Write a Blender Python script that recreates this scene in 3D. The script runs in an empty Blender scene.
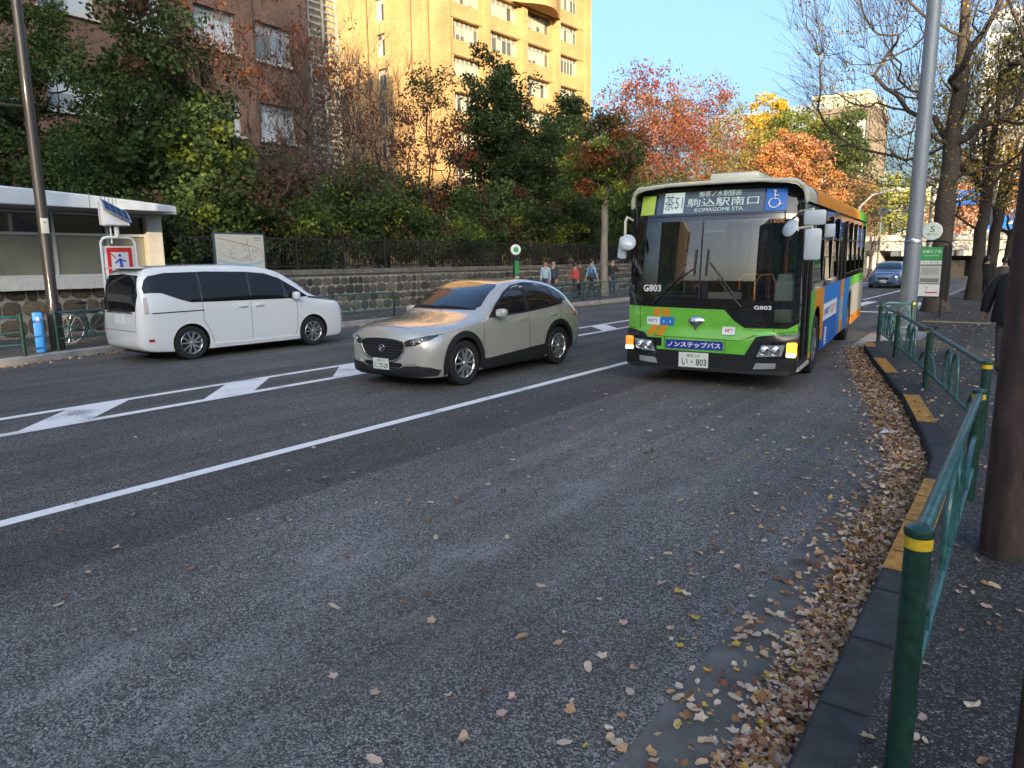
import bpy, bmesh, math, random
import numpy as np
from math import sin, cos, pi, radians
from mathutils import Vector, Matrix, geometry
from mathutils.bvhtree import BVHTree

# ------------------------------------------------------------------ camera, sky, sun, exposure
scene = bpy.context.scene
COL = scene.collection
cam_data = bpy.data.cameras.new('camera')
cam = bpy.data.objects.new('camera', cam_data)
COL.objects.link(cam)
cam_data.sensor_width = 36.0
cam_data.lens = 704.63 / 1024 * 36.0
cam_data.clip_start = 0.05
cam_data.clip_end = 3000
CAM_F = Vector((-0.58825231, 0.78990303, -0.17324095))
CAM_R = Vector((0.80299397, 0.59591093, -0.00953125))
CAM_U = Vector((-0.09570742, 0.14471822, 0.98483335))
m = Matrix((CAM_R, CAM_U, -CAM_F)).transposed().to_4x4()
m.translation = Vector((0, 0, 1.887))
cam.matrix_world = m
scene.camera = cam

SUN_DIR = Vector((0.60, -0.80, 0.20)).normalized()      # towards the sun: low, behind the viewer
sun_elev = math.asin(SUN_DIR.z)
sun_az = math.atan2(SUN_DIR.x, SUN_DIR.y)
world = bpy.data.worlds.new('World')
scene.world = world
world.use_nodes = True
wn = world.node_tree
sky = wn.nodes.new('ShaderNodeTexSky')
sky.sky_type = 'NISHITA'
sky.sun_disc = False
sky.sun_elevation = sun_elev
sky.sun_rotation = sun_az
sky.altitude = 50
sky.air_density = 1.0
sky.dust_density = 8.0
sky.ozone_density = 3.2
wn.links.new(sky.outputs[0], wn.nodes['Background'].inputs[0])
wn.nodes['Background'].inputs[1].default_value = 0.15
sl = bpy.data.lights.new('sun', 'SUN')
sl.energy = 3.0
sl.angle = radians(0.5)
sl.color = (1.0, 0.80, 0.55)
sun = bpy.data.objects.new('sun', sl)
COL.objects.link(sun)
sun.rotation_euler = (-SUN_DIR).to_track_quat('-Z', 'Y').to_euler()
scene.view_settings.view_transform = 'Standard'
scene.view_settings.look = 'None'
scene.view_settings.gamma = 1.0
scene.view_settings.exposure = 2.0
scene.cycles.max_bounces = 7
scene.cycles.transparent_max_bounces = 16
scene.cycles.diffuse_bounces = 3
scene.cycles.glossy_bounces = 3
scene.cycles.caustics_reflective = False
scene.cycles.caustics_refractive = False
scene.cycles.use_denoising = True

# ------------------------------------------------------------------ helpers
def tag(o, label=None, cat=None, group=None, kind=None):
    if label: o['label'] = label
    if cat: o['category'] = cat
    if group: o['group'] = group
    if kind: o['kind'] = kind
    return o

def empty(name, loc=(0, 0, 0), rz=0.0):
    o = bpy.data.objects.new(name, None)
    o.empty_display_size = 0.2
    COL.objects.link(o)
    o.location = loc
    o.rotation_euler = (0, 0, rz)
    return o

def thing(name, label, cat, loc=(0, 0, 0), rz=0.0, group=None):
    return tag(empty(name, loc, rz), label, cat, group)

def copy_tree(o, parent=None):
    c = o.copy()
    COL.objects.link(c)
    if parent is not None:
        c.parent = parent
    for ch in list(o.children):
        copy_tree(ch, c)
    return c

def mesh_obj(name, verts, faces, mats, parent=None, smooth=False, midx=None, cols=None):
    me = bpy.data.meshes.new(name)
    me.from_pydata([tuple(v) for v in verts], [], faces)
    if not isinstance(mats, (list, tuple)): mats = [mats]
    for mm in mats: me.materials.append(mm)
    if midx is not None:
        me.polygons.foreach_set('material_index', np.array(midx, dtype=np.int32))
    if smooth:
        me.polygons.foreach_set('use_smooth', np.ones(len(me.polygons), dtype=bool))
    if cols is not None:
        at = me.color_attributes.new('Col', 'FLOAT_COLOR', 'POINT')
        at.data.foreach_set('color', np.array(cols, dtype=np.float32).ravel())
    me.update()
    o = bpy.data.objects.new(name, me)
    COL.objects.link(o)
    if parent is not None: o.parent = parent
    return o

def auto_smooth(o, ang=35):
    me = o.data
    bm = bmesh.new(); bm.from_mesh(me)
    a = radians(ang)
    for f in bm.faces: f.smooth = True
    for e in bm.edges:
        if len(e.link_faces) == 2:
            e.smooth = e.calc_face_angle(0) < a
        else:
            e.smooth = False
    bm.to_mesh(me); bm.free()
    return o

class MB:
    """collects shapes for one mesh"""
    def __init__(s): s.v = []; s.f = []; s.c = []
    def add(s, vs, fs, col=None):
        n = len(s.v); s.v += [tuple(v) for v in vs]
        s.f += [tuple(i + n for i in f) for f in fs]
        s.c += [col or (1, 1, 1, 1)] * len(vs)
    def box(s, c, d, rz=0.0, col=None, bev=0.0, M=None):
        x, y, z = d[0] / 2, d[1] / 2, d[2] / 2
        if bev <= 0:
            vs = [(-x, -y, -z), (x, -y, -z), (x, y, -z), (-x, y, -z), (-x, -y, z), (x, -y, z), (x, y, z), (-x, y, z)]
            fs = [(0, 3, 2, 1), (4, 5, 6, 7), (0, 1, 5, 4), (1, 2, 6, 5), (2, 3, 7, 6), (3, 0, 4, 7)]
        else:
            b = min(bev, x * .9, y * .9, z * .9)
            bm = bmesh.new(); bmesh.ops.create_cube(bm, size=1)
            for v in bm.verts: v.co = Vector((v.co.x * d[0], v.co.y * d[1], v.co.z * d[2]))
            bmesh.ops.bevel(bm, geom=list(bm.edges), offset=b, segments=2, affect='EDGES', profile=.5)
            bm.verts.index_update()
            vs = [tuple(v.co) for v in bm.verts]; fs = [tuple(v.index for v in f.verts) for f in bm.faces]
            bm.free()
        R = M if M is not None else Matrix.Rotation(rz, 3, 'Z')
        vs = [R @ Vector(v) + Vector(c) for v in vs]
        s.add(vs, fs, col)
    def tube(s, pts, r, n=8, cap=True, col=None):
        pts = [Vector(p) for p in pts]
        rs = r if isinstance(r, (list, tuple)) else [r] * len(pts)
        vs = []; fs = []
        up = Vector((0, 0, 1))
        d0 = (pts[1] - pts[0]).normalized()
        if abs(d0.z) > .9: up = Vector((1, 0, 0))
        a = d0.cross(up).normalized(); b = a.cross(d0).normalized()
        for i, p in enumerate(pts):
            if i == 0: d = pts[1] - pts[0]
            elif i == len(pts) - 1: d = pts[-1] - pts[-2]
            else: d = (pts[i + 1] - pts[i]).normalized() + (pts[i] - pts[i - 1]).normalized()
            d.normalize()
            a = (a - d * a.dot(d)).normalized(); b = d.cross(a)
            for k in range(n):
                t = 2 * pi * k / n
                vs.append(p + (a * cos(t) + b * sin(t)) * rs[i])
        for i in range(len(pts) - 1):
            for k in range(n):
                k2 = (k + 1) % n
                fs.append((i * n + k, i * n + k2, (i + 1) * n + k2, (i + 1) * n + k))
        if cap:
            fs.append(tuple(range(n - 1, -1, -1)))
            fs.append(tuple((len(pts) - 1) * n + k for k in range(n)))
        s.add(vs, fs, col)
    def lathe(s, prof, c=(0, 0, 0), axis='Z', n=24, col=None, M=None):
        vs = []; fs = []
        for r, h in prof:
            for k in range(n):
                t = 2 * pi * k / n
                if axis == 'Z': vs.append(Vector((r * cos(t), r * sin(t), h)))
                elif axis == 'X': vs.append(Vector((h, r * cos(t), r * sin(t))))
                else: vs.append(Vector((r * sin(t), h, r * cos(t))))
        for i in range(len(prof) - 1):
            for k in range(n):
                k2 = (k + 1) % n
                fs.append((i * n + k, i * n + k2, (i + 1) * n + k2, (i + 1) * n + k))
        if M is not None: vs = [M @ v for v in vs]
        vs = [v + Vector(c) for v in vs]
        s.add(vs, fs, col)
    def prism(s, poly, z0, z1, col=None):
        n = len(poly)
        vs = [(x, y, z0) for x, y in poly] + [(x, y, z1) for x, y in poly]
        fs = [tuple(range(n - 1, -1, -1)), tuple(range(n, 2 * n))]
        fs += [(i, (i + 1) % n, n + (i + 1) % n, n + i) for i in range(n)]
        s.add(vs, fs, col)
    def quad(s, a, b, c, d, col=None): s.add([a, b, c, d], [(0, 1, 2, 3)], col)
    def build(s, name, mat, parent=None, smooth=False, cols=False):
        o = mesh_obj(name, s.v, s.f, mat, parent, cols=s.c if cols else None)
        if smooth: auto_smooth(o)
        return o

def fix_normals(o):
    bm = bmesh.new(); bm.from_mesh(o.data)
    bmesh.ops.recalc_face_normals(bm, faces=bm.faces)
    bm.to_mesh(o.data); bm.free()
    return o

def in_poly(p, poly):
    x, y = p; r = False; j = len(poly) - 1
    for i in range(len(poly)):
        xi, yi = poly[i]; xj, yj = poly[j]
        if (yi > y) != (yj > y) and x < (xj - xi) * (y - yi) / (yj - yi) + xi: r = not r
        j = i
    return r

def patch(name, poly, mapf, mat, parent, off=.004, thick=.015, step=.08, holes=(), smooth=True):
    """a panel outlined by poly in (u, v), laid on a surface: mapf(u, v) -> (point, normal)"""
    V = []; E = []
    def ring(pl):
        n0 = len(V); pts = []
        for i in range(len(pl)):
            a = Vector(pl[i]); b = Vector(pl[(i + 1) % len(pl)])
            k = max(1, int((b - a).length / step))
            for t in range(k): pts.append(a.lerp(b, t / k))
        V.extend([Vector((p[0], p[1])) for p in pts])
        for i in range(len(pts)): E.append((n0 + i, n0 + (i + 1) % len(pts)))
    ring(poly)
    for h in holes: ring(h)
    us = [p[0] for p in poly]; vs_ = [p[1] for p in poly]
    u = min(us) + step * .5
    while u < max(us):
        v = min(vs_) + step * .5
        while v < max(vs_):
            if in_poly((u, v), poly) and not any(in_poly((u, v), h) for h in holes):
                if min((Vector((u, v)) - w).length for w in V[:len(E)]) > step * .35:
                    V.append(Vector((u, v)))
            v += step
        u += step
    vo, eo, fo, _, _, _ = geometry.delaunay_2d_cdt(V, E, [], 1, 1e-6)
    tris = []
    for f in fo:
        c = sum((vo[i] for i in f), Vector((0, 0))) / len(f)
        if in_poly(c, poly) and not any(in_poly(c, h) for h in holes): tris.append(list(f))
    P = []; N = []
    for w in vo:
        p, n = mapf(w[0], w[1]); P.append(Vector(p)); N.append(Vector(n).normalized())
    top = [p + n * off for p, n in zip(P, N)]
    # orient
    if tris:
        s = 0
        for f in tris:
            a, b, c = (top[i] for i in f[:3]); nn = (b - a).cross(c - a)
            s += 1 if nn.dot(N[f[0]]) > 0 else -1
        if s < 0: tris = [f[::-1] for f in tris]
    faces = [tuple(f) for f in tris]; verts = list(top)
    if thick > 0:
        n0 = len(verts)
        verts += [p + n * (off - thick) for p, n in zip(P, N)]
        faces += [tuple(n0 + i for i in f[::-1]) for f in tris]
        ec = {}
        for f in tris:
            for i in range(len(f)):
                e = (f[i], f[(i + 1) % len(f)])
                ec[e] = 1
        for (a, b) in ec:
            if (b, a) not in ec: faces.append((a, n0 + a, n0 + b, b))
    o = mesh_obj(name, verts, faces, mat, parent)
    if smooth: auto_smooth(o, 40)
    return o

def bvh_map(bvh, mode):
    """u, v -> surface point, cast along one local axis"""
    def f(u, v):
        if mode == 'front': o, d = Vector((u, -2, v)), Vector((0, 1, 0))
        elif mode == 'back': o, d = Vector((u, 9, v)), Vector((0, -1, 0))
        elif mode == 'left': o, d = Vector((3, u, v)), Vector((-1, 0, 0))
        elif mode == 'right': o, d = Vector((-3, u, v)), Vector((1, 0, 0))
        elif mode == 'top': o, d = Vector((u, v, 4)), Vector((0, 0, -1))
        p, n, i, dist = bvh.ray_cast(o, d)
        if p is None:
            q = o + d * 2.2
            p, n, i, dist = bvh.find_nearest(q)
        if n.dot(d) > 0: n = -n
        return p, n
    return f

def text(name, body, mat, parent, origin, right, up, w, h, depth=.003, bold=0.0):
    """lettering as real mesh, centred on origin and fitted into w x h"""
    cu = bpy.data.curves.new(name, 'FONT')
    cu.body = body; cu.size = 1; cu.extrude = 0; cu.offset = bold
    cu.resolution_u = 2
    t = bpy.data.objects.new(name, cu); COL.objects.link(t)
    dg = bpy.context.evaluated_depsgraph_get()
    me = bpy.data.meshes.new_from_object(t.evaluated_get(dg))
    bpy.data.objects.remove(t); bpy.data.curves.remove(cu)
    n = len(me.vertices)
    if n == 0: return None
    co = np.empty(n * 3, dtype=np.float32); me.vertices.foreach_get('co', co); co = co.reshape(-1, 3)
    lo, hi = co.min(0), co.max(0); sz = np.maximum(hi - lo, 1e-6)
    R = Vector(right).normalized(); U = Vector(up).normalized(); Nn = R.cross(U)
    u = (co[:, 0] - (lo[0] + hi[0]) / 2) * w / sz[0]; v = (co[:, 1] - (lo[1] + hi[1]) / 2) * h / sz[1]
    P = np.outer(u, R) + np.outer(v, U) + np.array(Vector(origin) + Nn * depth)
    me.vertices.foreach_set('co', P.astype(np.float32).ravel())
    me.name = name
    me.materials.clear(); me.materials.append(mat)
    me.update()
    o = bpy.data.objects.new(name, me); COL.objects.link(o)
    if parent: o.parent = parent
    return o

# ------------------------------------------------------------------ materials
MATS = {}
def mat(name, col=(.5, .5, .5), rough=.6, metal=0.0, coat=0.0, spec=.5, emit=None, es=0.0, noise=0.0, nscale=8.0, bump=0.0, bscale=60.0):
    if name in MATS: return MATS[name]
    M = bpy.data.materials.new(name); M.use_nodes = True
    nt = M.node_tree; b = nt.nodes['Principled BSDF']
    b.inputs['Base Color'].default_value = (*col, 1)
    b.inputs['Roughness'].default_value = rough
    b.inputs['Metallic'].default_value = metal
    b.inputs['Coat Weight'].default_value = coat
    b.inputs['Coat Roughness'].default_value = .04
    b.inputs['Specular IOR Level'].default_value = spec
    if emit:
        b.inputs['Emission Color'].default_value = (*emit, 1); b.inputs['Emission Strength'].default_value = es
    if noise > 0:
        tc = nt.nodes.new('ShaderNodeTexCoord'); nz = nt.nodes.new('ShaderNodeTexNoise')
        nz.inputs['Scale'].default_value = nscale; nz.inputs['Detail'].default_value = 6
        nt.links.new(tc.outputs['Object'], nz.inputs['Vector'])
        mr = nt.nodes.new('ShaderNodeMapRange'); mr.inputs[1].default_value = .3; mr.inputs[2].default_value = .7
        mr.inputs[3].default_value = 1 - noise; mr.inputs[4].default_value = 1 + noise
        nt.links.new(nz.outputs[0], mr.inputs[0])
        mx = nt.nodes.new('ShaderNodeMix'); mx.data_type = 'RGBA'; mx.blend_type = 'MULTIPLY'; mx.inputs[0].default_value = 1
        mx.inputs[6].default_value = (*col, 1)
        nt.links.new(mr.outputs[0], mx.inputs[7]); nt.links.new(mx.outputs[2], b.inputs['Base Color'])
    if bump > 0:
        tc = nt.nodes.new('ShaderNodeTexCoord'); nz = nt.nodes.new('ShaderNodeTexNoise')
        nz.inputs['Scale'].default_value = bscale; nz.inputs['Detail'].default_value = 5
        nt.links.new(tc.outputs['Object'], nz.inputs['Vector'])
        bp = nt.nodes.new('ShaderNodeBump'); bp.inputs['Strength'].default_value = bump; bp.inputs['Distance'].default_value = .02
        nt.links.new(nz.outputs[0], bp.inputs['Height']); nt.links.new(bp.outputs[0], b.inputs['Normal'])
    MATS[name] = M
    return M

def nd(nt, kind, **kw):
    n = nt.nodes.new(kind)
    for k, v in kw.items():
        if k.startswith('i_'):
            key = k[2:]
            key = int(key) if key.isdigit() else key.replace('_', ' ')
            n.inputs[key].default_value = v
        else: setattr(n, k, v)
    return n

def attr_mat(name, rough=.7, translucent=0.0, mult=1.0, bump=0.0, spec=.25):
    """colour from the mesh's own colour attribute (each leaf, each stone its own tone)"""
    M = bpy.data.materials.new(name); M.use_nodes = True
    nt = M.node_tree; b = nt.nodes['Principled BSDF']; out = nt.nodes['Material Output']
    a = nd(nt, 'ShaderNodeAttribute', attribute_name='Col')
    nt.links.new(a.outputs[0], b.inputs['Base Color'])
    b.inputs['Roughness'].default_value = rough; b.inputs['Specular IOR Level'].default_value = spec
    if translucent > 0:
        tr = nd(nt, 'ShaderNodeBsdfTranslucent'); mx = nd(nt, 'ShaderNodeMixShader'); mx.inputs[0].default_value = translucent
        nt.links.new(a.outputs[0], tr.inputs[0]); nt.links.new(b.outputs[0], mx.inputs[1]); nt.links.new(tr.outputs[0], mx.inputs[2])
        nt.links.new(mx.outputs[0], out.inputs[0])
    if bump > 0:
        tc = nd(nt, 'ShaderNodeTexCoord'); nz = nd(nt, 'ShaderNodeTexNoise', i_Scale=22.0, i_Detail=8.0)
        nt.links.new(tc.outputs['Object'], nz.inputs['Vector'])
        bp = nd(nt, 'ShaderNodeBump', i_Strength=bump, i_Distance=.03)
        nt.links.new(nz.outputs[0], bp.inputs['Height']); nt.links.new(bp.outputs[0], b.inputs['Normal'])
        mr = nd(nt, 'ShaderNodeMapRange'); mr.inputs[1].default_value = .3; mr.inputs[2].default_value = .7; mr.inputs[3].default_value = .6; mr.inputs[4].default_value = 1.35
        mx = nd(nt, 'ShaderNodeMix', data_type='RGBA', blend_type='MULTIPLY'); mx.inputs[0].default_value = 1
        nt.links.new(nz.outputs[0], mr.inputs[0]); nt.links.new(a.outputs[0], mx.inputs[6]); nt.links.new(mr.outputs[0], mx.inputs[7])
        nt.links.new(mx.outputs[2], b.inputs['Base Color'])
    return M

def glass_mat(name, tint=(.85, .92, .9), refl=1.0, ior=1.5, min_refl=0.0):
    """thin pane: clear with Fresnel reflection"""
    M = bpy.data.materials.new(name); M.use_nodes = True
    nt = M.node_tree; nt.nodes.remove(nt.nodes['Principled BSDF']); out = nt.nodes['Material Output']
    tr = nd(nt, 'ShaderNodeBsdfTransparent'); tr.inputs[0].default_value = (*tint, 1)
    gl = nd(nt, 'ShaderNodeBsdfGlossy'); gl.inputs['Roughness'].default_value = .01; gl.inputs[0].default_value = (1, 1, 1, 1)
    fr = nd(nt, 'ShaderNodeFresnel'); fr.inputs[0].default_value = ior
    mr = nd(nt, 'ShaderNodeMapRange'); mr.inputs[3].default_value = min_refl; mr.inputs[4].default_value = refl
    mx = nd(nt, 'ShaderNodeMixShader')
    nt.links.new(fr.outputs[0], mr.inputs[0]); nt.links.new(mr.outputs[0], mx.inputs[0])
    nt.links.new(tr.outputs[0], mx.inputs[1]); nt.links.new(gl.outputs[0], mx.inputs[2]); nt.links.new(mx.outputs[0], out.inputs[0])
    return M

def asphalt_mat(name, base=.05, light=.20, speck=.35, worn=True, scale=110.0, tint=(1.10, 1.0, .90), power=2.2):
    M = bpy.data.materials.new(name); M.use_nodes = True
    nt = M.node_tree; L = nt.links; b = nt.nodes['Principled BSDF']
    g = nd(nt, 'ShaderNodeNewGeometry'); P = g.outputs['Position']
    # aggregate: every stone its own tone
    vo = nd(nt, 'ShaderNodeTexVoronoi', i_Scale=scale); L.new(P, vo.inputs['Vector'])
    sep = nd(nt, 'ShaderNodeSeparateColor'); L.new(vo.outputs['Color'], sep.inputs[0])
    pw = nd(nt, 'ShaderNodeMath', operation='POWER'); L.new(sep.outputs[0], pw.inputs[0]); pw.inputs[1].default_value = power
    # broad patches and wheel-track streaks along the road
    n1 = nd(nt, 'ShaderNodeTexNoise', i_Scale=.55, i_Detail=5.0); L.new(P, n1.inputs['Vector'])
    mp = nd(nt, 'ShaderNodeMapping'); mp.inputs['Scale'].default_value = (2.4, .05, 1); L.new(P, mp.inputs['Vector'])
    n2 = nd(nt, 'ShaderNodeTexNoise', i_Scale=1.0, i_Detail=6.0, i_Roughness=.6); L.new(mp.outputs[0], n2.inputs['Vector'])
    ad = nd(nt, 'ShaderNodeMath', operation='ADD'); L.new(n1.outputs[0], ad.inputs[0]); L.new(n2.outputs[0], ad.inputs[1])
    wr = nd(nt, 'ShaderNodeMapRange'); wr.inputs[1].default_value = .8; wr.inputs[2].default_value = 1.25; wr.inputs[3].default_value = .42; wr.inputs[4].default_value = .95
    L.new(ad.outputs[0], wr.inputs[0])
    fac = nd(nt, 'ShaderNodeMath', operation='MULTIPLY'); L.new(pw.outputs[0], fac.inputs[0]); L.new(wr.outputs[0], fac.inputs[1])
    fac2 = nd(nt, 'ShaderNodeMath', operation='MULTIPLY'); L.new(fac.outputs[0], fac2.inputs[0]); fac2.inputs[1].default_value = 1.0 if worn else speck * 1.6
    last = fac2.outputs[0]
    if worn:
        # bleached scuffs on the kerb-side lane, stretched along the road
        mp3 = nd(nt, 'ShaderNodeMapping'); mp3.inputs['Scale'].default_value = (3.0, 1.3, 1); L.new(P, mp3.inputs['Vector'])
        n3 = nd(nt, 'ShaderNodeTexNoise', i_Scale=1.0, i_Detail=7.0, i_Roughness=.65); L.new(mp3.outputs[0], n3.inputs['Vector'])
        xyz = nd(nt, 'ShaderNodeSeparateXYZ'); L.new(P, xyz.inputs[0])
        gx = nd(nt, 'ShaderNodeMapRange', interpolation_type='SMOOTHSTEP'); gx.inputs[1].default_value = -4.6; gx.inputs[2].default_value = -3.6; L.new(xyz.outputs[0], gx.inputs[0])
        gx2 = nd(nt, 'ShaderNodeMapRange', interpolation_type='SMOOTHSTEP'); gx2.inputs[1].default_value = -1.8; gx2.inputs[2].default_value = -2.4; L.new(xyz.outputs[0], gx2.inputs[0])
        m0 = nd(nt, 'ShaderNodeMath', operation='MULTIPLY'); L.new(gx.outputs[0], m0.inputs[0]); L.new(gx2.outputs[0], m0.inputs[1])
        gy = nd(nt, 'ShaderNodeMapRange', interpolation_type='SMOOTHSTEP'); gy.inputs[1].default_value = 9.5; gy.inputs[2].default_value = 4.5; gy.inputs[3].default_value = .25; L.new(xyz.outputs[1], gy.inputs[0])
        m1 = nd(nt, 'ShaderNodeMath', operation='MULTIPLY'); L.new(m0.outputs[0], m1.inputs[0]); L.new(gy.outputs[0], m1.inputs[1])
        r3 = nd(nt, 'ShaderNodeMapRange'); r3.inputs[1].default_value = .44; r3.inputs[2].default_value = .66; L.new(n3.outputs[0], r3.inputs[0])
        m2 = nd(nt, 'ShaderNodeMath', operation='MULTIPLY'); L.new(m1.outputs[0], m2.inputs[0]); L.new(r3.outputs[0], m2.inputs[1])
        m2b = nd(nt, 'ShaderNodeMath', operation='MULTIPLY'); L.new(m2.outputs[0], m2b.inputs[0]); m2b.inputs[1].default_value = .62; m2 = m2b
        s2 = nd(nt, 'ShaderNodeMapRange'); s2.inputs[1].default_value = .3; s2.inputs[2].default_value = .75; L.new(sep.outputs[1], s2.inputs[0])
        m3 = nd(nt, 'ShaderNodeMath', operation='MULTIPLY'); L.new(m2.outputs[0], m3.inputs[0]); L.new(s2.outputs[0], m3.inputs[1])
        mxm = nd(nt, 'ShaderNodeMath', operation='MAXIMUM'); L.new(m3.outputs[0], mxm.inputs[0]); L.new(last, mxm.inputs[1]); last = mxm.outputs[0]
    mx = nd(nt, 'ShaderNodeMix', data_type='RGBA')
    mx.inputs[6].default_value = (base * tint[0], base * tint[1], base * tint[2], 1); mx.inputs[7].default_value = (light, light * .95, light * .87, 1)
    L.new(last, mx.inputs[0])
    # large soft tone changes
    n4 = nd(nt, 'ShaderNodeTexNoise', i_Scale=.9, i_Detail=8.0, i_Roughness=.7); L.new(mp.outputs[0], n4.inputs['Vector'])
    r4 = nd(nt, 'ShaderNodeMapRange'); r4.inputs[1].default_value = .35; r4.inputs[2].default_value = .65; r4.inputs[3].default_value = .82; r4.inputs[4].default_value = 1.16
    L.new(n4.outputs[0], r4.inputs[0])
    mu = nd(nt, 'ShaderNodeMix', data_type='RGBA', blend_type='MULTIPLY'); mu.inputs[0].default_value = 1
    L.new(mx.outputs[2], mu.inputs[6]); L.new(r4.outputs[0], mu.inputs[7]); colour = mu.outputs[2]
    if worn:
        # the older kerb-side surfacing is paler than the newer lane: a slightly wavering joint
        xw = nd(nt, 'ShaderNodeSeparateXYZ'); L.new(P, xw.inputs[0])
        nw = nd(nt, 'ShaderNodeTexNoise', i_Scale=6.0, i_Detail=3.0); L.new(P, nw.inputs['Vector'])
        aw = nd(nt, 'ShaderNodeMath', operation='MULTIPLY_ADD'); L.new(nw.outputs[0], aw.inputs[0]); aw.inputs[1].default_value = .10; L.new(xw.outputs[0], aw.inputs[2])
        jn = nd(nt, 'ShaderNodeMapRange'); jn.inputs[1].default_value = -4.66; jn.inputs[2].default_value = -4.60; jn.inputs[3].default_value = .74; jn.inputs[4].default_value = 1.10; L.new(aw.outputs[0], jn.inputs[0])
        j2 = nd(nt, 'ShaderNodeMapRange'); j2.inputs[1].default_value = -6.15; j2.inputs[2].default_value = -6.05; j2.inputs[3].default_value = 1.22; j2.inputs[4].default_value = 1.0; L.new(aw.outputs[0], j2.inputs[0])
        jm = nd(nt, 'ShaderNodeMath', operation='MULTIPLY'); L.new(jn.outputs[0], jm.inputs[0]); L.new(j2.outputs[0], jm.inputs[1])
        # thin cracks in patches
        dn = nd(nt, 'ShaderNodeTexNoise', i_Scale=2.2, i_Detail=4.0); L.new(P, dn.inputs['Vector'])
        vm = nd(nt, 'ShaderNodeVectorMath', operation='MULTIPLY_ADD'); L.new(dn.outputs['Color'], vm.inputs[0]); vm.inputs[1].default_value = (.7, .7, .7); L.new(P, vm.inputs[2])
        cv = nd(nt, 'ShaderNodeTexVoronoi', i_Scale=.55, feature='DISTANCE_TO_EDGE'); L.new(vm.outputs[0], cv.inputs['Vector'])
        cr = nd(nt, 'ShaderNodeMapRange'); cr.inputs[1].default_value = .0015; cr.inputs[2].default_value = .005; cr.inputs[3].default_value = .35; cr.inputs[4].default_value = 1.0; L.new(cv.outputs['Distance'], cr.inputs[0])
        cm = nd(nt, 'ShaderNodeMapRange'); cm.inputs[1].default_value = .50; cm.inputs[2].default_value = .58; L.new(n1.outputs[0], cm.inputs[0])
        cx = nd(nt, 'ShaderNodeMix', data_type='FLOAT'); L.new(cm.outputs[0], cx.inputs[0]); cx.inputs[2].default_value = 1.0; L.new(cr.outputs[0], cx.inputs[3])
        c2 = nd(nt, 'ShaderNodeMath', operation='MULTIPLY'); L.new(cx.outputs[0], c2.inputs[0]); L.new(jm.outputs[0], c2.inputs[1])
        mc = nd(nt, 'ShaderNodeMix', data_type='RGBA', blend_type='MULTIPLY'); mc.inputs[0].default_value = 1
        L.new(colour, mc.inputs[6]); L.new(c2.outputs[0], mc.inputs[7]); colour = mc.outputs[2]
    L.new(colour, b.inputs['Base Color'])
    b.inputs['Roughness'].default_value = .82; b.inputs['Specular IOR Level'].default_value = .35
    bp = nd(nt, 'ShaderNodeBump', i_Strength=.8, i_Distance=.008); L.new(vo.outputs['Distance'], bp.inputs['Height']); bp.invert = True
    L.new(bp.outputs[0], b.inputs['Normal'])
    return M

M_ASPH = asphalt_mat('asphalt', .046, .44, scale=118.0)
M_WALK = asphalt_mat('walk_asphalt', .032, .30, speck=.8, worn=False, scale=120, power=6.0)
M_GUT = mat('gutter_concrete', (.125, .12, .11), .9, noise=.3, nscale=5, bump=.5, bscale=140)
M_APRON = mat('pale_concrete', (.30, .29, .28), .9, noise=.25, nscale=3, bump=.3)
M_KERB = mat('kerb_dark', (.040, .040, .040), .85, noise=.35, nscale=9, bump=.6, bscale=120)
M_KERBY = mat('kerb_yellow', (.50, .24, .045), .8, noise=.4, nscale=14, bump=.5, bscale=120)
M_EARTH = mat('earth', (.07, .055, .035), 1.0, noise=.4, nscale=2, bump=.6, bscale=9)
M_TREAD = mat('tyre_rubber', (.016, .016, .017), .75, bump=.2, bscale=90)
M_BLACK = mat('black_plastic', (.016, .016, .017), .5)
M_DARK = mat('dark_void', (.006, .006, .006), .9)
M_SIL = mat('alloy', (.80, .80, .81), .32, metal=.9)
M_CHROME = mat('chrome', (.75, .75, .76), .08, metal=1.0)
M_LAMP = mat('lamp_glass', (.55, .58, .6), .12, metal=.6, coat=1)
M_CGLASS = mat('dark_car_glass', (.012, .014, .016), .02, coat=.6, spec=.8)
M_WHITE = mat('white_paint', (.78, .78, .76), .5)
M_PLATE = mat('plate_white', (.72, .73, .66), .5)
M_PGREEN = mat('plate_green', (.03, .12, .07), .6)
M_TEXTW = mat('lettering_white', (.8, .8, .8), .6)
M_TEXTK = mat('lettering_dark', (.02, .02, .025), .6)
M_GRAIL = mat('rail_green', (.028, .105, .098), .42, coat=.2, noise=.45, nscale=22)
M_GPOST = mat('post_green', (.010, .046, .030), .42, coat=.2, noise=.5, nscale=26)
M_YEL = mat('reflector_yellow', (.75, .50, .03), .45, noise=.2, nscale=40)
M_STEELG = mat('galvanised_grey', (.23, .26, .29), .5, metal=.3, noise=.18, nscale=40)
M_IRON = mat('dark_iron', (.020, .017, .015), .6)
M_SKIN = mat('skin', (.45, .27, .19), .6)
M_HAIR = mat('black_hair', (.012, .010, .009), .5)
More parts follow.
